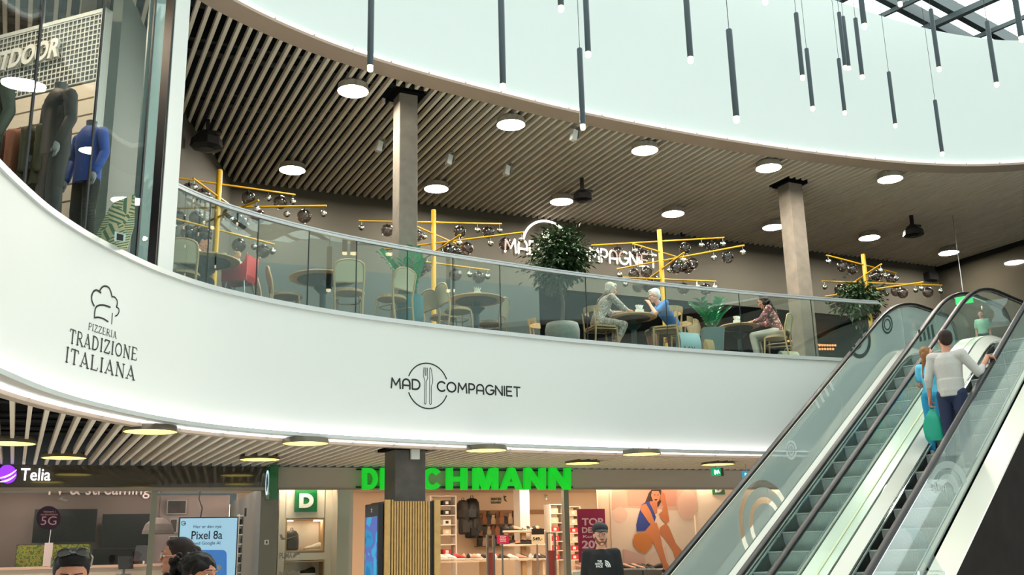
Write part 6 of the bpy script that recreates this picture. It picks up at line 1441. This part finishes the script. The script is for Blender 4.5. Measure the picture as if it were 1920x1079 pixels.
# ---------------------------------------------------------------- people
def remesh(mb, vox, smooth=3, mats=None):
    """fuse overlapping shapes into one closed skin"""
    me = bpy.data.meshes.new('tmp'); me.from_pydata([tuple(p) for p in mb.v], [], mb.f)
    o = bpy.data.objects.new('tmp', me); COL.objects.link(o)
    r = o.modifiers.new('r', 'REMESH'); r.mode = 'VOXEL'; r.voxel_size = vox
    if smooth: q = o.modifiers.new('s', 'SMOOTH'); q.iterations = smooth; q.factor = .5
    dg = bpy.context.evaluated_depsgraph_get(); m2 = bpy.data.meshes.new_from_object(o.evaluated_get(dg))
    bpy.data.objects.remove(o); bpy.data.meshes.remove(me)
    vs = [v.co.copy() for v in m2.vertices]; fs = [tuple(p.vertices) for p in m2.polygons]; bpy.data.meshes.remove(m2); return vs, fs
def fused(name, mb, vox, m, parent, smooth=3):
    vs, fs = remesh(mb, vox, smooth); b = MB(); b.add(vs, fs); return b.build(name, m, parent, True)
STAND = dict(pel=(0, 0, .95), waist=(0, .0, 1.10), chest=(0, 0, 1.30), neck=(0, -.01, 1.47), head=(0, .01, 1.615),
             shL=(-.160, -.01, 1.41), shR=(.160, -.01, 1.41), elL=(-.20, -.03, 1.13), elR=(.20, -.03, 1.13), wrL=(-.22, .05, .88), wrR=(.22, .05, .88),
             hiL=(-.09, 0, .93), hiR=(.09, 0, .93), knL=(-.10, .01, .50), knR=(.10, .01, .50), anL=(-.11, -.02, .09), anR=(.11, -.02, .09))
SIT = dict(pel=(0, -.05, .54), waist=(0, -.02, .68), chest=(0, .04, .88), neck=(0, .09, 1.05), head=(0, .14, 1.185),
           shL=(-.18, .05, 1.0), shR=(.18, .05, 1.0), elL=(-.23, .20, .78), elR=(.23, .20, .78), wrL=(-.12, .40, .80), wrR=(.12, .40, .80),
           hiL=(-.09, -.03, .54), hiR=(.09, -.03, .54), knL=(-.12, .40, .52), knR=(.12, .40, .52), anL=(-.13, .34, .10), anR=(.13, .34, .10))
def hand(mb, w, d, side, curl=.5, k=1.0, palm=None):
    """palm, four unequal bent fingers and a thumb at the end of the wrist; d points along the hand"""
    d = V(d).normalized(); pn = V(palm or (0, 0, -1)); pn = (pn - d * pn.dot(d)).normalized(); s_ = d.cross(pn) * side; w = V(w)
    mb.loft([[w + d * (z * k) + s_ * (a * wd * k) + pn * (b_ * th * k) for a, b_ in ((-1, -.6), (-.6, -1), (.6, -1), (1, -.6), (1, .6), (.6, 1), (-.6, 1), (-1, .6))] for z, wd, th in ((-.02, .024, .018), (.02, .032, .014), (.06, .040, .013), (.085, .038, .011))])
    for i, (o_, L) in enumerate(((-.030, .062), (-.010, .075), (.010, .070), (.030, .054))):
        p0 = w + (d * .078 + s_ * o_) * k; a1 = curl * .7; d1 = d * cos(a1) + pn * sin(a1); d2 = d * cos(a1 * 2.1) + pn * sin(a1 * 2.1)
        p1 = p0 + d1 * L * .5 * k; p2 = p1 + d2 * L * .5 * k; mb.limb(p0, .0088 * k, p1, .0080 * k, 8); mb.limb(p1, .0080 * k, p2, .0066 * k, 8)
    p0 = w + (d * .02 - s_ * .026) * k; p1 = p0 + (d * .6 - s_ * .75 + pn * .25).normalized() * .038 * k; p2 = p1 + (d * .85 - s_ * .25 + pn * (.2 + curl)).normalized() * .030 * k
    mb.limb(p0, .011 * k, p1, .0095 * k, 8); mb.limb(p1, .0095 * k, p2, .0075 * k, 8)
def torso(mb, J, g, k, wch=.155, ww=.125, wh=.155, dch=.105, z=0):
    P = [V(J['pel']) - V((0, 0, .06 * k)), V(J['pel']) + V((0, 0, .02)), V(J['waist']), V(J['chest']), V(J['chest']).lerp(V(J['neck']), .55), V(J['neck']) - V((0, 0, .015 * k))]
    S = [(wh * .8, dch * .9), (wh, dch * 1.02), (ww, dch * .88), (wch, dch), (wch * .92, dch * .85), (.052, .055)]
    rings = []
    for i, (p, (a, b_)) in enumerate(zip(P, S)):
        t_ = (P[min(i + 1, 5)] - P[max(i - 1, 0)]).normalized(); x = V((1, 0, 0)); y = t_.cross(x).normalized()
        rings.append([p + x * (cos(q) * (a * k + g)) + y * (sin(q) * (b_ * k + g)) for q in [2 * pi * j / 20 for j in range(20)]])
    mb.loft(rings)
def head_shapes(mb, q, c, k):
    T = lambda x, y, z: c + q @ V((x * k, y * k, z * k))
    def B(p, r, n=14, m=10): mb.ball(T(*p), tuple(v * k for v in r), n, m, q)
    B((0, -.012, .022), (.076, .095, .098), 24, 16); B((0, .022, -.048), (.056, .066, .066), 20, 14); B((0, .068, -.098), (.026, .022, .018)); B((0, .03, -.085), (.040, .045, .024))
    mb.limb(T(0, .084, .012), .010 * k, T(0, .106, -.022), .0125 * k); B((-.010, .096, -.028), (.009, .010, .007)); B((.010, .096, -.028), (.009, .010, .007))
    for s_ in (-1, 1):
        B((s_ * .036, .062, -.026), (.026, .022, .022)); mb.limb(T(s_ * .014, .086, .030), .008 * k, T(s_ * .048, .072, .028), .008 * k)
        B((s_ * .076, -.008, -.008), (.009, .019, .030)); B((s_ * .045, .01, -.06), (.018, .03, .03))
    B((0, .082, -.060), (.024, .010, .010))
EYEW = mat('eye_white', 'E9E4DE', .3); IRIS = mat('dark_iris', '2A1C14', .2)
def person(label, loc, rz, pose, skin, k=1.0, head_yaw=0, head_pitch=0, head_roll=0, hair=None, haircol='2A1E18', legs=None, top=None, topcol=None, sleeve=1.0, ov=None, shoes='E8E6E2', name='person', hands=(.6, .6), hdir=None, lowm=None, vox=.013, hem=.0, female=False, legend=1.0, beard=None, extra=None, wide=1.0):
    J = dict(STAND if pose == 'stand' else SIT)
    J = {a: V(b_) for a, b_ in J.items()}
    if ov:
        for a, b_ in ov.items(): J[a] = V(b_)
    J = {a: b_ * k for a, b_ in J.items()}
    t = thing(name, label, 'person', loc, rz)
    sk_ = mat('skin_' + skin.lower(), skin, .55); lp = mat('lip_' + skin.lower(), 'B0605A', .5); hc = mat('hair_' + haircol.lower(), haircol, .6, noise=.25, nscale=60, spec=.2)
    b = MB(); torso(b, J, 0, k * .97, *( (.135, .105, .16, .095) if female else (.155, .13, .15, .105)))
    for s_ in 'LR':
        sh, el, wr_, hi, kn, an = (J[x + s_] for x in ('sh', 'el', 'wr', 'hi', 'kn', 'an'))
        b.limb(sh, .050 * k, el, .038 * k); b.limb(el, .038 * k, wr_, .025 * k); b.limb(J['chest'].lerp(J['neck'], .5), .07 * k, sh, .055 * k)
        b.limb(hi, .082 * k, kn, .054 * k); b.limb(kn, .054 * k, kn.lerp(an, .35), .052 * k); b.limb(kn.lerp(an, .3), .053 * k, an, .035 * k)
        fd = V((0, 1, 0)) * .13 * k; b.limb(an - V((0, .02, .045)) * k, .032 * k, an + fd - V((0, 0, .062)) * k, .026 * k)
    hd = J['head']; b.limb(J['neck'] - V((0, 0, .04 * k)), .056 * k, hd - V((0, .012, .05)) * k, .050 * k)
    vs, fs = remesh(b, vox * 1.15); body = MB(); body.add(vs, fs)
    q = (M.Rotation(head_yaw, 3, 'Z') @ M.Rotation(head_pitch, 3, 'X') @ M.Rotation(head_roll, 3, 'Y'))
    hb = MB(); head_shapes(hb, q, hd, k); vs, fs = remesh(hb, .0055, 2); body.add(vs, fs)
    T = lambda x, y, z: hd + q @ V((x * k, y * k, z * k))
    body.k = 1
    for s_ in (-1, 1): body.ball(T(s_ * .031, .0745, .006), (.0135 * k, .009 * k, .0075 * k), 10, 8, q)
    body.k = 2
    for s_ in (-1, 1): body.ball(T(s_ * .031, .0815, .006), (.0062 * k, .004 * k, .0062 * k), 10, 8, q)
    body.k = 3; body.ball(T(0, .0885, -.058), (.021 * k, .0065 * k, .0045 * k), 12, 8, q); body.ball(T(0, .0875, -.066), (.017 * k, .006 * k, .005 * k), 12, 8, q)
    body.k = 4
    for s_ in (-1, 1): body.limb(T(s_ * .015, .0925, .033), .0032 * k, T(s_ * .048, .079, .034), .0026 * k, 6)
    body.k = 0
    for i, s_ in enumerate('LR'):
        if hands[i] is None: continue
        w_, e2 = J['wr' + s_], J['el' + s_]; d = (hdir or {}).get(s_) or (w_ - e2); pn = (hdir or {}).get('p' + s_)
        hb = MB(); hand(hb, w_, d, (1 if s_ == 'L' else -1), hands[i], k, pn or ((1, 0, 0) if s_ == 'L' else (-1, 0, 0)) if pose == 'stand' else pn); vs, fs = remesh(hb, .0045, 1); body.add(vs, fs)
    bo = body.build('body', [sk_, EYEW, IRIS, lp, hc], t, True)
    # clothes
    if topcol is not None:
        b = MB(); g = .016 * k * wide; torso(b, J, g, k * .97, *((.135, .112, .158, .098) if female else (.158, .140, .152, .108)))
        for s_ in 'LR':
            sh, el, wr_ = (J[x + s_] for x in ('sh', 'el', 'wr')); b.limb(J['chest'].lerp(J['neck'], .45), .082 * k, sh, .062 * k * (wide * .5 + .5))
            if sleeve <= 1: b.limb(sh, .061 * k, sh.lerp(el, sleeve), .058 * k)
            else: b.limb(sh, .066 * k, el, .055 * k); b.limb(el, .056 * k, el.lerp(wr_, sleeve - 1), .042 * k)
        if hem: b.loft([[J['pel'] + V((cos(a) * .165 * k, sin(a) * .125 * k, zz_ * k)) for a in [2 * pi * i / 20 for i in range(20)]] for zz_ in (.16, .03, -hem)])
        fused('shirt' if sleeve < 1.2 else 'jumper', b, vox, topcol, t)
    if lowm is not None:
        b = MB(); p_ = J['pel']; b.ball(p_ - V((0, 0, .01 * k)), (.165 * k, .125 * k, .12 * k), 18, 12)
        for s_ in 'LR':
            hi, kn, an = (J[x + s_] for x in ('hi', 'kn', 'an')); b.limb(hi, .100 * k, kn, .072 * k)
            if legend > 0: b.limb(kn, .072 * k, kn.lerp(an, min(1, legend)), .060 * k)
        fused('trousers', b, vox * 1.1, lowm, t)
    for s_ in 'LR':
        an = J['an' + s_]; b = MB(); fd = V((0, 1, 0)) * .15 * k; b.limb(an - V((0, .03, .040)) * k, .043 * k, an + fd - V((0, 0, .055)) * k, .034 * k); b.box(an + fd * .42 - V((0, 0, .083 * k)), (.075 * k, .25 * k, .02 * k)); fused('shoe', b, vox, mat('shoe_' + shoes.lower(), shoes, .6), t, 2)
    # hair
    if hair:
        b = MB()
        def B(p, r, n=16, m=12): b.ball(T(*p), tuple(v * k for v in (r if isinstance(r, tuple) else (r,) * 3)), n, m, q)
        if hair == 'toddler': B((0, -.022, .048), (.083, .094, .082))
        elif hair == 'bald': pass
        else: B((0, -.030, .046), (.087, .098, .088)); B((0, -.055, .0), (.080, .062, .085)); B((-.062, -.018, .03), (.022, .045, .05)); B((.062, -.018, .03), (.022, .045, .05))
        if hair == 'short': B((0, .03, .100), (.058, .045, .028))
        if hair == 'bob':
            B((0, .035, .088), (.068, .045, .038))
            for s_ in (-1, 1): b.limb(T(s_ * .072, .0, .03), .032 * k, T(s_ * .070, -.01, -.075), .026 * k)
            B((0, -.07, -.045), (.078, .04, .06))
        if hair == 'long':
            for x in (-.07, -.045, -.02, .02, .045, .07): b.limb(T(x, -.05, .0), .034 * k, T(x * 1.0, -.095, -.38), .020 * k)
            for s_ in (-1, 1): b.limb(T(s_ * .07, .01, .04), .026 * k, T(s_ * .10, .0, -.36), .022 * k)
        if hair == 'longcurly':
            rnd = random.Random(5)
            for i in range(90):
                a = rnd.uniform(-2.2, 2.2); z = rnd.uniform(-.34, .10); r0 = .085 + .03 * (z < -.05); B((sin(a) * r0, -.03 - cos(a) * r0 * .8, z), rnd.uniform(.018, .032), 8, 6)
        if hair == 'curly':
            rnd = random.Random(8)
            for i in range(110):
                a = rnd.uniform(0, 2 * pi); e = rnd.uniform(-.2, 1.5); B((cos(a) * cos(e) * .088, -.03 + sin(a) * cos(e) * .098, .04 + sin(e) * .085), rnd.uniform(.012, .022), 8, 6)
            for i in range(90): B((rnd.gauss(-.02, .04), -.17 + rnd.gauss(0, .035), .035 + rnd.gauss(0, .045)), rnd.uniform(.014, .026), 8, 6)
        if hair == 'bun': B((0, -.130, .03), (.042, .040, .042)); B((0, .02, .092), (.066, .05, .032))
        if hair == 'sleek': B((0, .026, .088), (.070, .055, .040)); B((0, -.12, -.03), (.045, .03, .06))
        fused('hair', b, .009 if 'curly' not in hair else .008, hc, t, 2 if 'curly' not in hair else 1)
    if beard:
        b = MB(); B2 = lambda p, r: b.ball(T(*p), tuple(v * k for v in r), 14, 10, q); B2((0, .052, -.088), (.042, .036, .032)); 
        for s_ in (-1, 1): b.limb(T(s_ * .058, .02, -.03), .014 * k, T(s_ * .040, .055, -.08), .018 * k)
        b.limb(T(-.026, .092, -.050), .006 * k, T(.026, .092, -.050), .006 * k); fused('beard', b, .007, mat('beard_' + beard.lower(), beard, .8), t, 2)
    return t, J, T, q
def glasses(T, t, k, col, dark=False, up=0.):
    m_ = mat('glasses_' + col.lower(), col, .3, .2)
    b = MB(); y = .094
    for s_ in (-1, 1):
        b.tube([T(s_ * .032 + .021 * cos(a), y, .005 + .016 * sin(a)) for a in [2 * pi * i / 14 for i in range(14)]], .0018 * k, 6, True); b.tube([T(s_ * .053, y, .008), T(s_ * .080, 0, .008)], .0016 * k, 5)
    b.tube([T(-.011, y, .008), T(.011, y, .008)], .0016 * k, 5); b.build('spectacles', m_, t, smooth=50)
BLOUSE = pattern('taupe_patterned_cloth', ['E2D9CC', '9C8C84', 'C9B8A8', '7E6F6C', 'D8CCBE'], 22); FLOR = pattern('flowery_cloth', ['D9C9A8', '8A2C48', '4A4638', 'C24A6A', 'E0D4BC'], 16)
# couple at the table
p0 = WCP[0][0]
t, J, T, q = person('person with short grey hair in patterned blouse and cropped trousers eating at the table', (1.50, 16.80, ZFL), R(-64), 'sit', 'D9A488', 1.0, R(-14), R(-16), 0, 'bob', 'B5ADA0', topcol=BLOUSE, sleeve=1.35, lowm=BLOUSE, legend=.45, female=True, ov=dict(chest=(0, .10, .87), neck=(0, .19, 1.03), head=(0, .25, 1.16), shL=(-.18, .14, .98), shR=(.18, .14, .98), elL=(-.22, .34, .79), elR=(.20, .36, .79), wrL=(-.06, .52, .80), wrR=(.06, .56, .80), anL=(-.13, .30, .09), anR=(.12, .20, .09)), shoes='C8D0D0')
b = MB(); b.tube([(.1, .06, 1.06), (.02, -.02, .95), (-.1, -.05, .80), (-.17, .0, .64)], .012, 6); b.build('bag_strap', mat('brown_strap', '8A5A40', .6), t)
t, J, T, q = person('person with white hair and glasses in a blue short sleeved shirt, hand at mouth', (2.86, 17.62, ZFL), R(102), 'sit', 'D99C80', 1.02, R(-8), R(-18), 0, 'short', 'E2E0DA', topcol=mat('blue_shirt', '3E74B4', .8, noise=.08, nscale=40), sleeve=.75, lowm=mat('beige_shorts', '8D7F6C', .8), legend=.1, ov=dict(chest=(0, .12, .88), neck=(0, .22, 1.05), head=(0, .30, 1.17), shL=(-.19, .17, 1.0), shR=(.19, .17, 1.0), elL=(-.24, .38, .79), elR=(.24, .34, .79), wrL=(-.05, .42, 1.02), wrR=(.10, .55, .80)), shoes='3A3A3A')
glasses(T, t, 1.02, '3A3A40')
# woman in the flowery blouse
cp, rz_ = CP_[9]
t, J, T, q = person('person with long dark curly hair in a flowery blouse and pale trousers', (cp.x, cp.y, ZFL), R(rz_), 'sit', 'C99074', .98, R(10), R(-24), 0, 'longcurly', '241B1A', topcol=FLOR, sleeve=1.5, lowm=mat('pale_grey_trousers', 'BDB4A6', .8), legend=.92, female=True, ov=dict(chest=(0, .06, .88), neck=(0, .12, 1.05), head=(0, .19, 1.17), wrL=(-.08, .46, .79), wrR=(.08, .46, .79)), shoes='E4E0DA')
# diner far left, toddler
p = at_z(352, 441, ZFL + 1.24); person('person with dark hair in a white T-shirt bent over the far left table', (p.x - .05, p.y - .05, ZFL), R(-75), 'sit', 'C98E72', 1.0, 0, R(-30), 0, 'short', '2B2420', topcol=mat('white_tee', 'E4E8E8', .8), sleeve=.7, lowm=mat('dark_jeans', '2C3440', .8), ov=dict(chest=(0, .1, .87), neck=(0, .2, 1.03), head=(0, .28, 1.14), shL=(-.19, .15, .99), shR=(.19, .15, .99), elL=(-.24, .34, .79), elR=(.24, .34, .79), wrL=(-.08, .52, .79), wrR=(.08, .52, .79)))
person('person, a fair haired toddler in a patterned top in the red high chair', (HCP.x + .02, HCP.y, ZFL + .27), R(80), 'sit', 'E2B49C', .56, R(-20), R(-20), 0, 'toddler', 'C9A878', topcol=pattern('toddler_print', ['E2E4E0', '5A6A5C', 'C8D0C8'], 30), sleeve=.8, lowm=mat('pink_leggings', 'B06A72', .8), shoes='D8D4CE', vox=.010)
# man in the black cap
p = at_d(1125, 980, 12.2); kk = (p.z - GZ) / 1.755
t, J, T, q = person('person in a black cap and black printed T-shirt walking in front of the shoe shop', (p.x, p.y, GZ), R(172), 'stand', 'DBA58C', kk, R(14), 0, 0, 'short', '5A3E2C', topcol=mat('black_tee', '141619', .8), sleeve=.82, lowm=mat('black_trousers2', '1C1D20', .8), beard='7A5238', shoes='222222', vox=.011, hands=(.6, .6))
b = MB(); b.ball(T(0, -.012, .070), (.092 * kk, .108 * kk, .072 * kk), 20, 12, q); fused('cap', b, .008, mat('cap_cloth', '26262A', .8), t)
b = MB(); rows = []
for yy, w_, zz_ in ((.07, .072, .060), (.12, .070, .052), (.165, .060, .040), (.19, .035, .032)): rows.append([T(w_ * x, yy - .02 * x * x, zz_ - .012 * x * x) for x in (-1, -.5, 0, .5, 1)])
b.strip(rows); b.strip([[v_ + V((0, 0, .006)) for v_ in reversed(r)] for r in rows]); b.build('cap_peak', MATS['cap_cloth'], t, smooth=True)
def chest_pt(x, z, g=.145): return V((x, (g - .25 * abs(x) ** 1.6 - 0.10 * max(0, z - 1.33)) , z)) * kk
b = MB(); lines = ((-.02, 1.318, 'THE'), (-.045, 1.290, 'NORTH'), (-.035, 1.262, 'FACE'))
for x0, z0, s_ in lines:
    vs, fs = font_mesh(s_, .04, 0); X0 = min(v.x for v in vs); X1 = max(v.x for v in vs); Y1 = max(v.y for v in vs); w_ = {'THE': .05, 'NORTH': .085, 'FACE': .072}[s_]
    b.add([chest_pt(-(x0 + (v.x - X0) / (X1 - X0) * w_) + .02, z0 + v.y / Y1 * .022) for v in vs], fs)
for r0, r1 in ((.018, .030), (.036, .048), (.054, .066)):
    o_ = [chest_pt(-(.052 + .0) - r1 * cos(R(a)) * .95 + .02 - .012, 1.262 + r1 * sin(R(a)) * 1.15) for a in range(0, 91, 9)]; i_ = [chest_pt(-(.052) - r0 * cos(R(a)) * .95 + .02 - .012, 1.262 + r0 * sin(R(a)) * 1.15) for a in range(0, 91, 9)]
    b.strip([o_, i_])
b.build('chest_print', W_WHITE, t)
# the two on the escalator
def on_c(x, y, c):
    d = ray(x, y); t_ = c / d.dot(n_); p = V((0, 0, CAMZ)) + d * t_; return p.dot(e_), p.z
sM, zM = on_c(1769, 622, -5.42)
sn_ = 15.596 - .4 * math.ceil((15.596 - sM) / .4); zt_ = EZ0 + ET * sn_ - 1.02; km = (zM - zt_) / 1.735
pM = EP(sM, -5.42, zt_ + .005)
wr = (M.Rotation(R(45), 3, 'Z') @ (EP(sM + .42, CR2, hrz(sM + .42) + .03) - pM)) / km
NAVY = mat('navy_trousers', '1E2848', .8); JMP = mat('heather_grey_jumper', 'B9B7B2', .9, noise=.06, nscale=80)
el_ = V((.33, .10, 1.16))
t, J, T, q = person('person in a pale grey jumper and navy trousers riding up, hand on the handrail', pM, R(-45), 'stand', 'C58A6E', km, R(38), R(-6), 0, 'short', '2E2320', topcol=JMP, sleeve=1.35, lowm=NAVY, ov=dict(shL=(-.185, -.01, 1.41), shR=(.185, -.01, 1.41), elR=tuple(el_), wrR=(wr.x - .02, wr.y - .03, wr.z + .06), elL=(-.25, -.04, 1.14), wrL=(-.28, .0, .90)), hands=(1.1, .8), hdir={'R': V((.3, 1, -.2)), 'pR': V((0, 0, -1))}, shoes='26262A', vox=.010, wide=1.35, hem=.05)
Lh = pM + M.Rotation(R(-45), 3, 'Z') @ (J['wrL'] + V((0, .01, -.10)) * km)
TEAL = mat('teal_plastic', '1FA88C', .35)
t2 = thing('carrier_bag', 'teal plastic carrier bag held by the person in the grey jumper', 'bag', (Lh.x, Lh.y, Lh.z - .46), R(-30))
b = MB(); rnd = random.Random(4)
b.loft([[V((cos(a_) * w_ + rnd.uniform(-.012, .012), sin(a_) * w_ * .35 + rnd.uniform(-.01, .01), z)) for a_ in [2 * pi * i / 14 for i in range(14)]] for z, w_ in ((0, .10), (.06, .13), (.18, .135), (.28, .12), (.36, .07), (.43, .025))]); b.build('bag_body', TEAL, t2, smooth=35)
b = MB(); b.tube([(-.02, 0, .42), (-.01, 0, .47), (.02, 0, .47), (.03, 0, .42)], .008, 6); b.build('handle', TEAL, t2)
cG = -(sM + .42) / on_c(1737, 652, -1.0)[0]; sG, zG = on_c(1737, 652, cG); sgn_ = 15.596 - .4 * math.ceil((15.596 - sG) / .4); zg = EZ0 + ET * sgn_ - 1.02; kg = (zG - zg) / 1.735
LBL = mat('sky_blue_tee', '62C4E6', .8)
person('person, a girl with long light brown hair in sky blue clothes on the escalator', EP(sG, cG, zg + .005), R(-45), 'stand', 'DDA088', kg, R(-75), 0, 0, 'long', '8A5F3C', topcol=LBL, sleeve=.7, lowm=mat('azure_trousers', '2EA0D2', .8), female=True, ov=dict(wrR=(.12, .22, 1.12), elR=(.21, .02, 1.14), wrL=(-.10, .20, 1.10), elL=(-.21, .02, 1.14)), shoes='E8E0DA', vox=.010)
# people in the foreground, heads at the bottom edge
def front(label, x, ytop, D, rz, **kw):
    p = at_d(x, ytop, D); k = (p.z - GZ) / 1.745; return person(label, (p.x, p.y, GZ), rz, 'stand', k=k, vox=.012, **kw) + (k,)
t, J, T, q, k = front('person with sleek black hair and sunglasses pushed up on the head, bottom left', 137, 1031, 5.0, R(205), skin='B87C60', hair='sleek', haircol='15110F', head_pitch=R(-12), topcol=mat('cream_top', 'CFC4B4', .8), sleeve=.8, lowm=MATS['dark_jeans'], female=True)
b = MB(); GLK = mat('sunglass_black', '0A0A0C', .08, coat=1.)
for s_ in (-1, 1):
    b.loft([[T(s_ * .038 + .034 * cos(a) * f_, .052 + .014 * g_ + .0 * f_, .125 + .022 * sin(a) * f_ + .014 * g_) for a in [2 * pi * i / 16 for i in range(16)]] for f_, g_ in ((.9, 0), (1, .3), (.85, .6), (.3, .8))]); b.tube([T(s_ * .070, .05, .125), T(s_ * .092, -.02, .09), T(s_ * .09, -.09, .03)], .0035, 6)
b.tube([T(-.012, .06, .13), T(.012, .06, .13)], .004, 6); b.build('sunglasses', GLK, t, smooth=50)
t, J, T, q, k = front('person with dark hair tied with a pink band and thin glasses, in profile', 335, 1008, 7.2, R(100), skin='A86F54', hair='bun', haircol='241A16', topcol=mat('dark_top', '2A2628', .8), sleeve=.8, lowm=MATS['dark_jeans'], female=True)
glasses(T, t, k, 'C8B8A0'); b = MB(); b.tube([T(.030 * cos(a), -.105, .03 + .030 * sin(a)) for a in [2 * pi * i / 14 for i in range(14)]], .010, 8, True); b.build('hair_band', mat('pink_scrunchie', 'D86A9A', .8), t, smooth=50)
front('person with black curly ponytail, front most of the pair beside the blue screen', 377, 1038, 5.7, R(246), skin='B5785A', hair='curly', haircol='17110F', topcol=mat('black_top2', '1E1C1E', .8), sleeve=.8, lowm=MATS['dark_jeans'], female=True)
p = at_d(1838, 583, 20.6); kk2 = (p.z - ZFL) / 1.735
person('person in a mint green top on the upper floor, seen through the escalator glass', (p.x, p.y, ZFL), R(150), 'stand', 'C99078', kk2, 0, 0, 0, 'short', '3A2A22', topcol=mat('mint_top', '9CCBAE', .8), sleeve=.8, lowm=MATS['dark_jeans'])
b = MB(); b.box((-5.9, 10.1, ZUP - .25), (1.1, .28, .03), R(-21)); tag(b.build('shop_lamp', mat('upstairs_fill_panel', 'FFE6C8', .5, emis=60.0)), 'added warm light panel in the ceiling of the upstairs clothes shop', 'lamp')  # added fill panel that lifts the dim shop interior
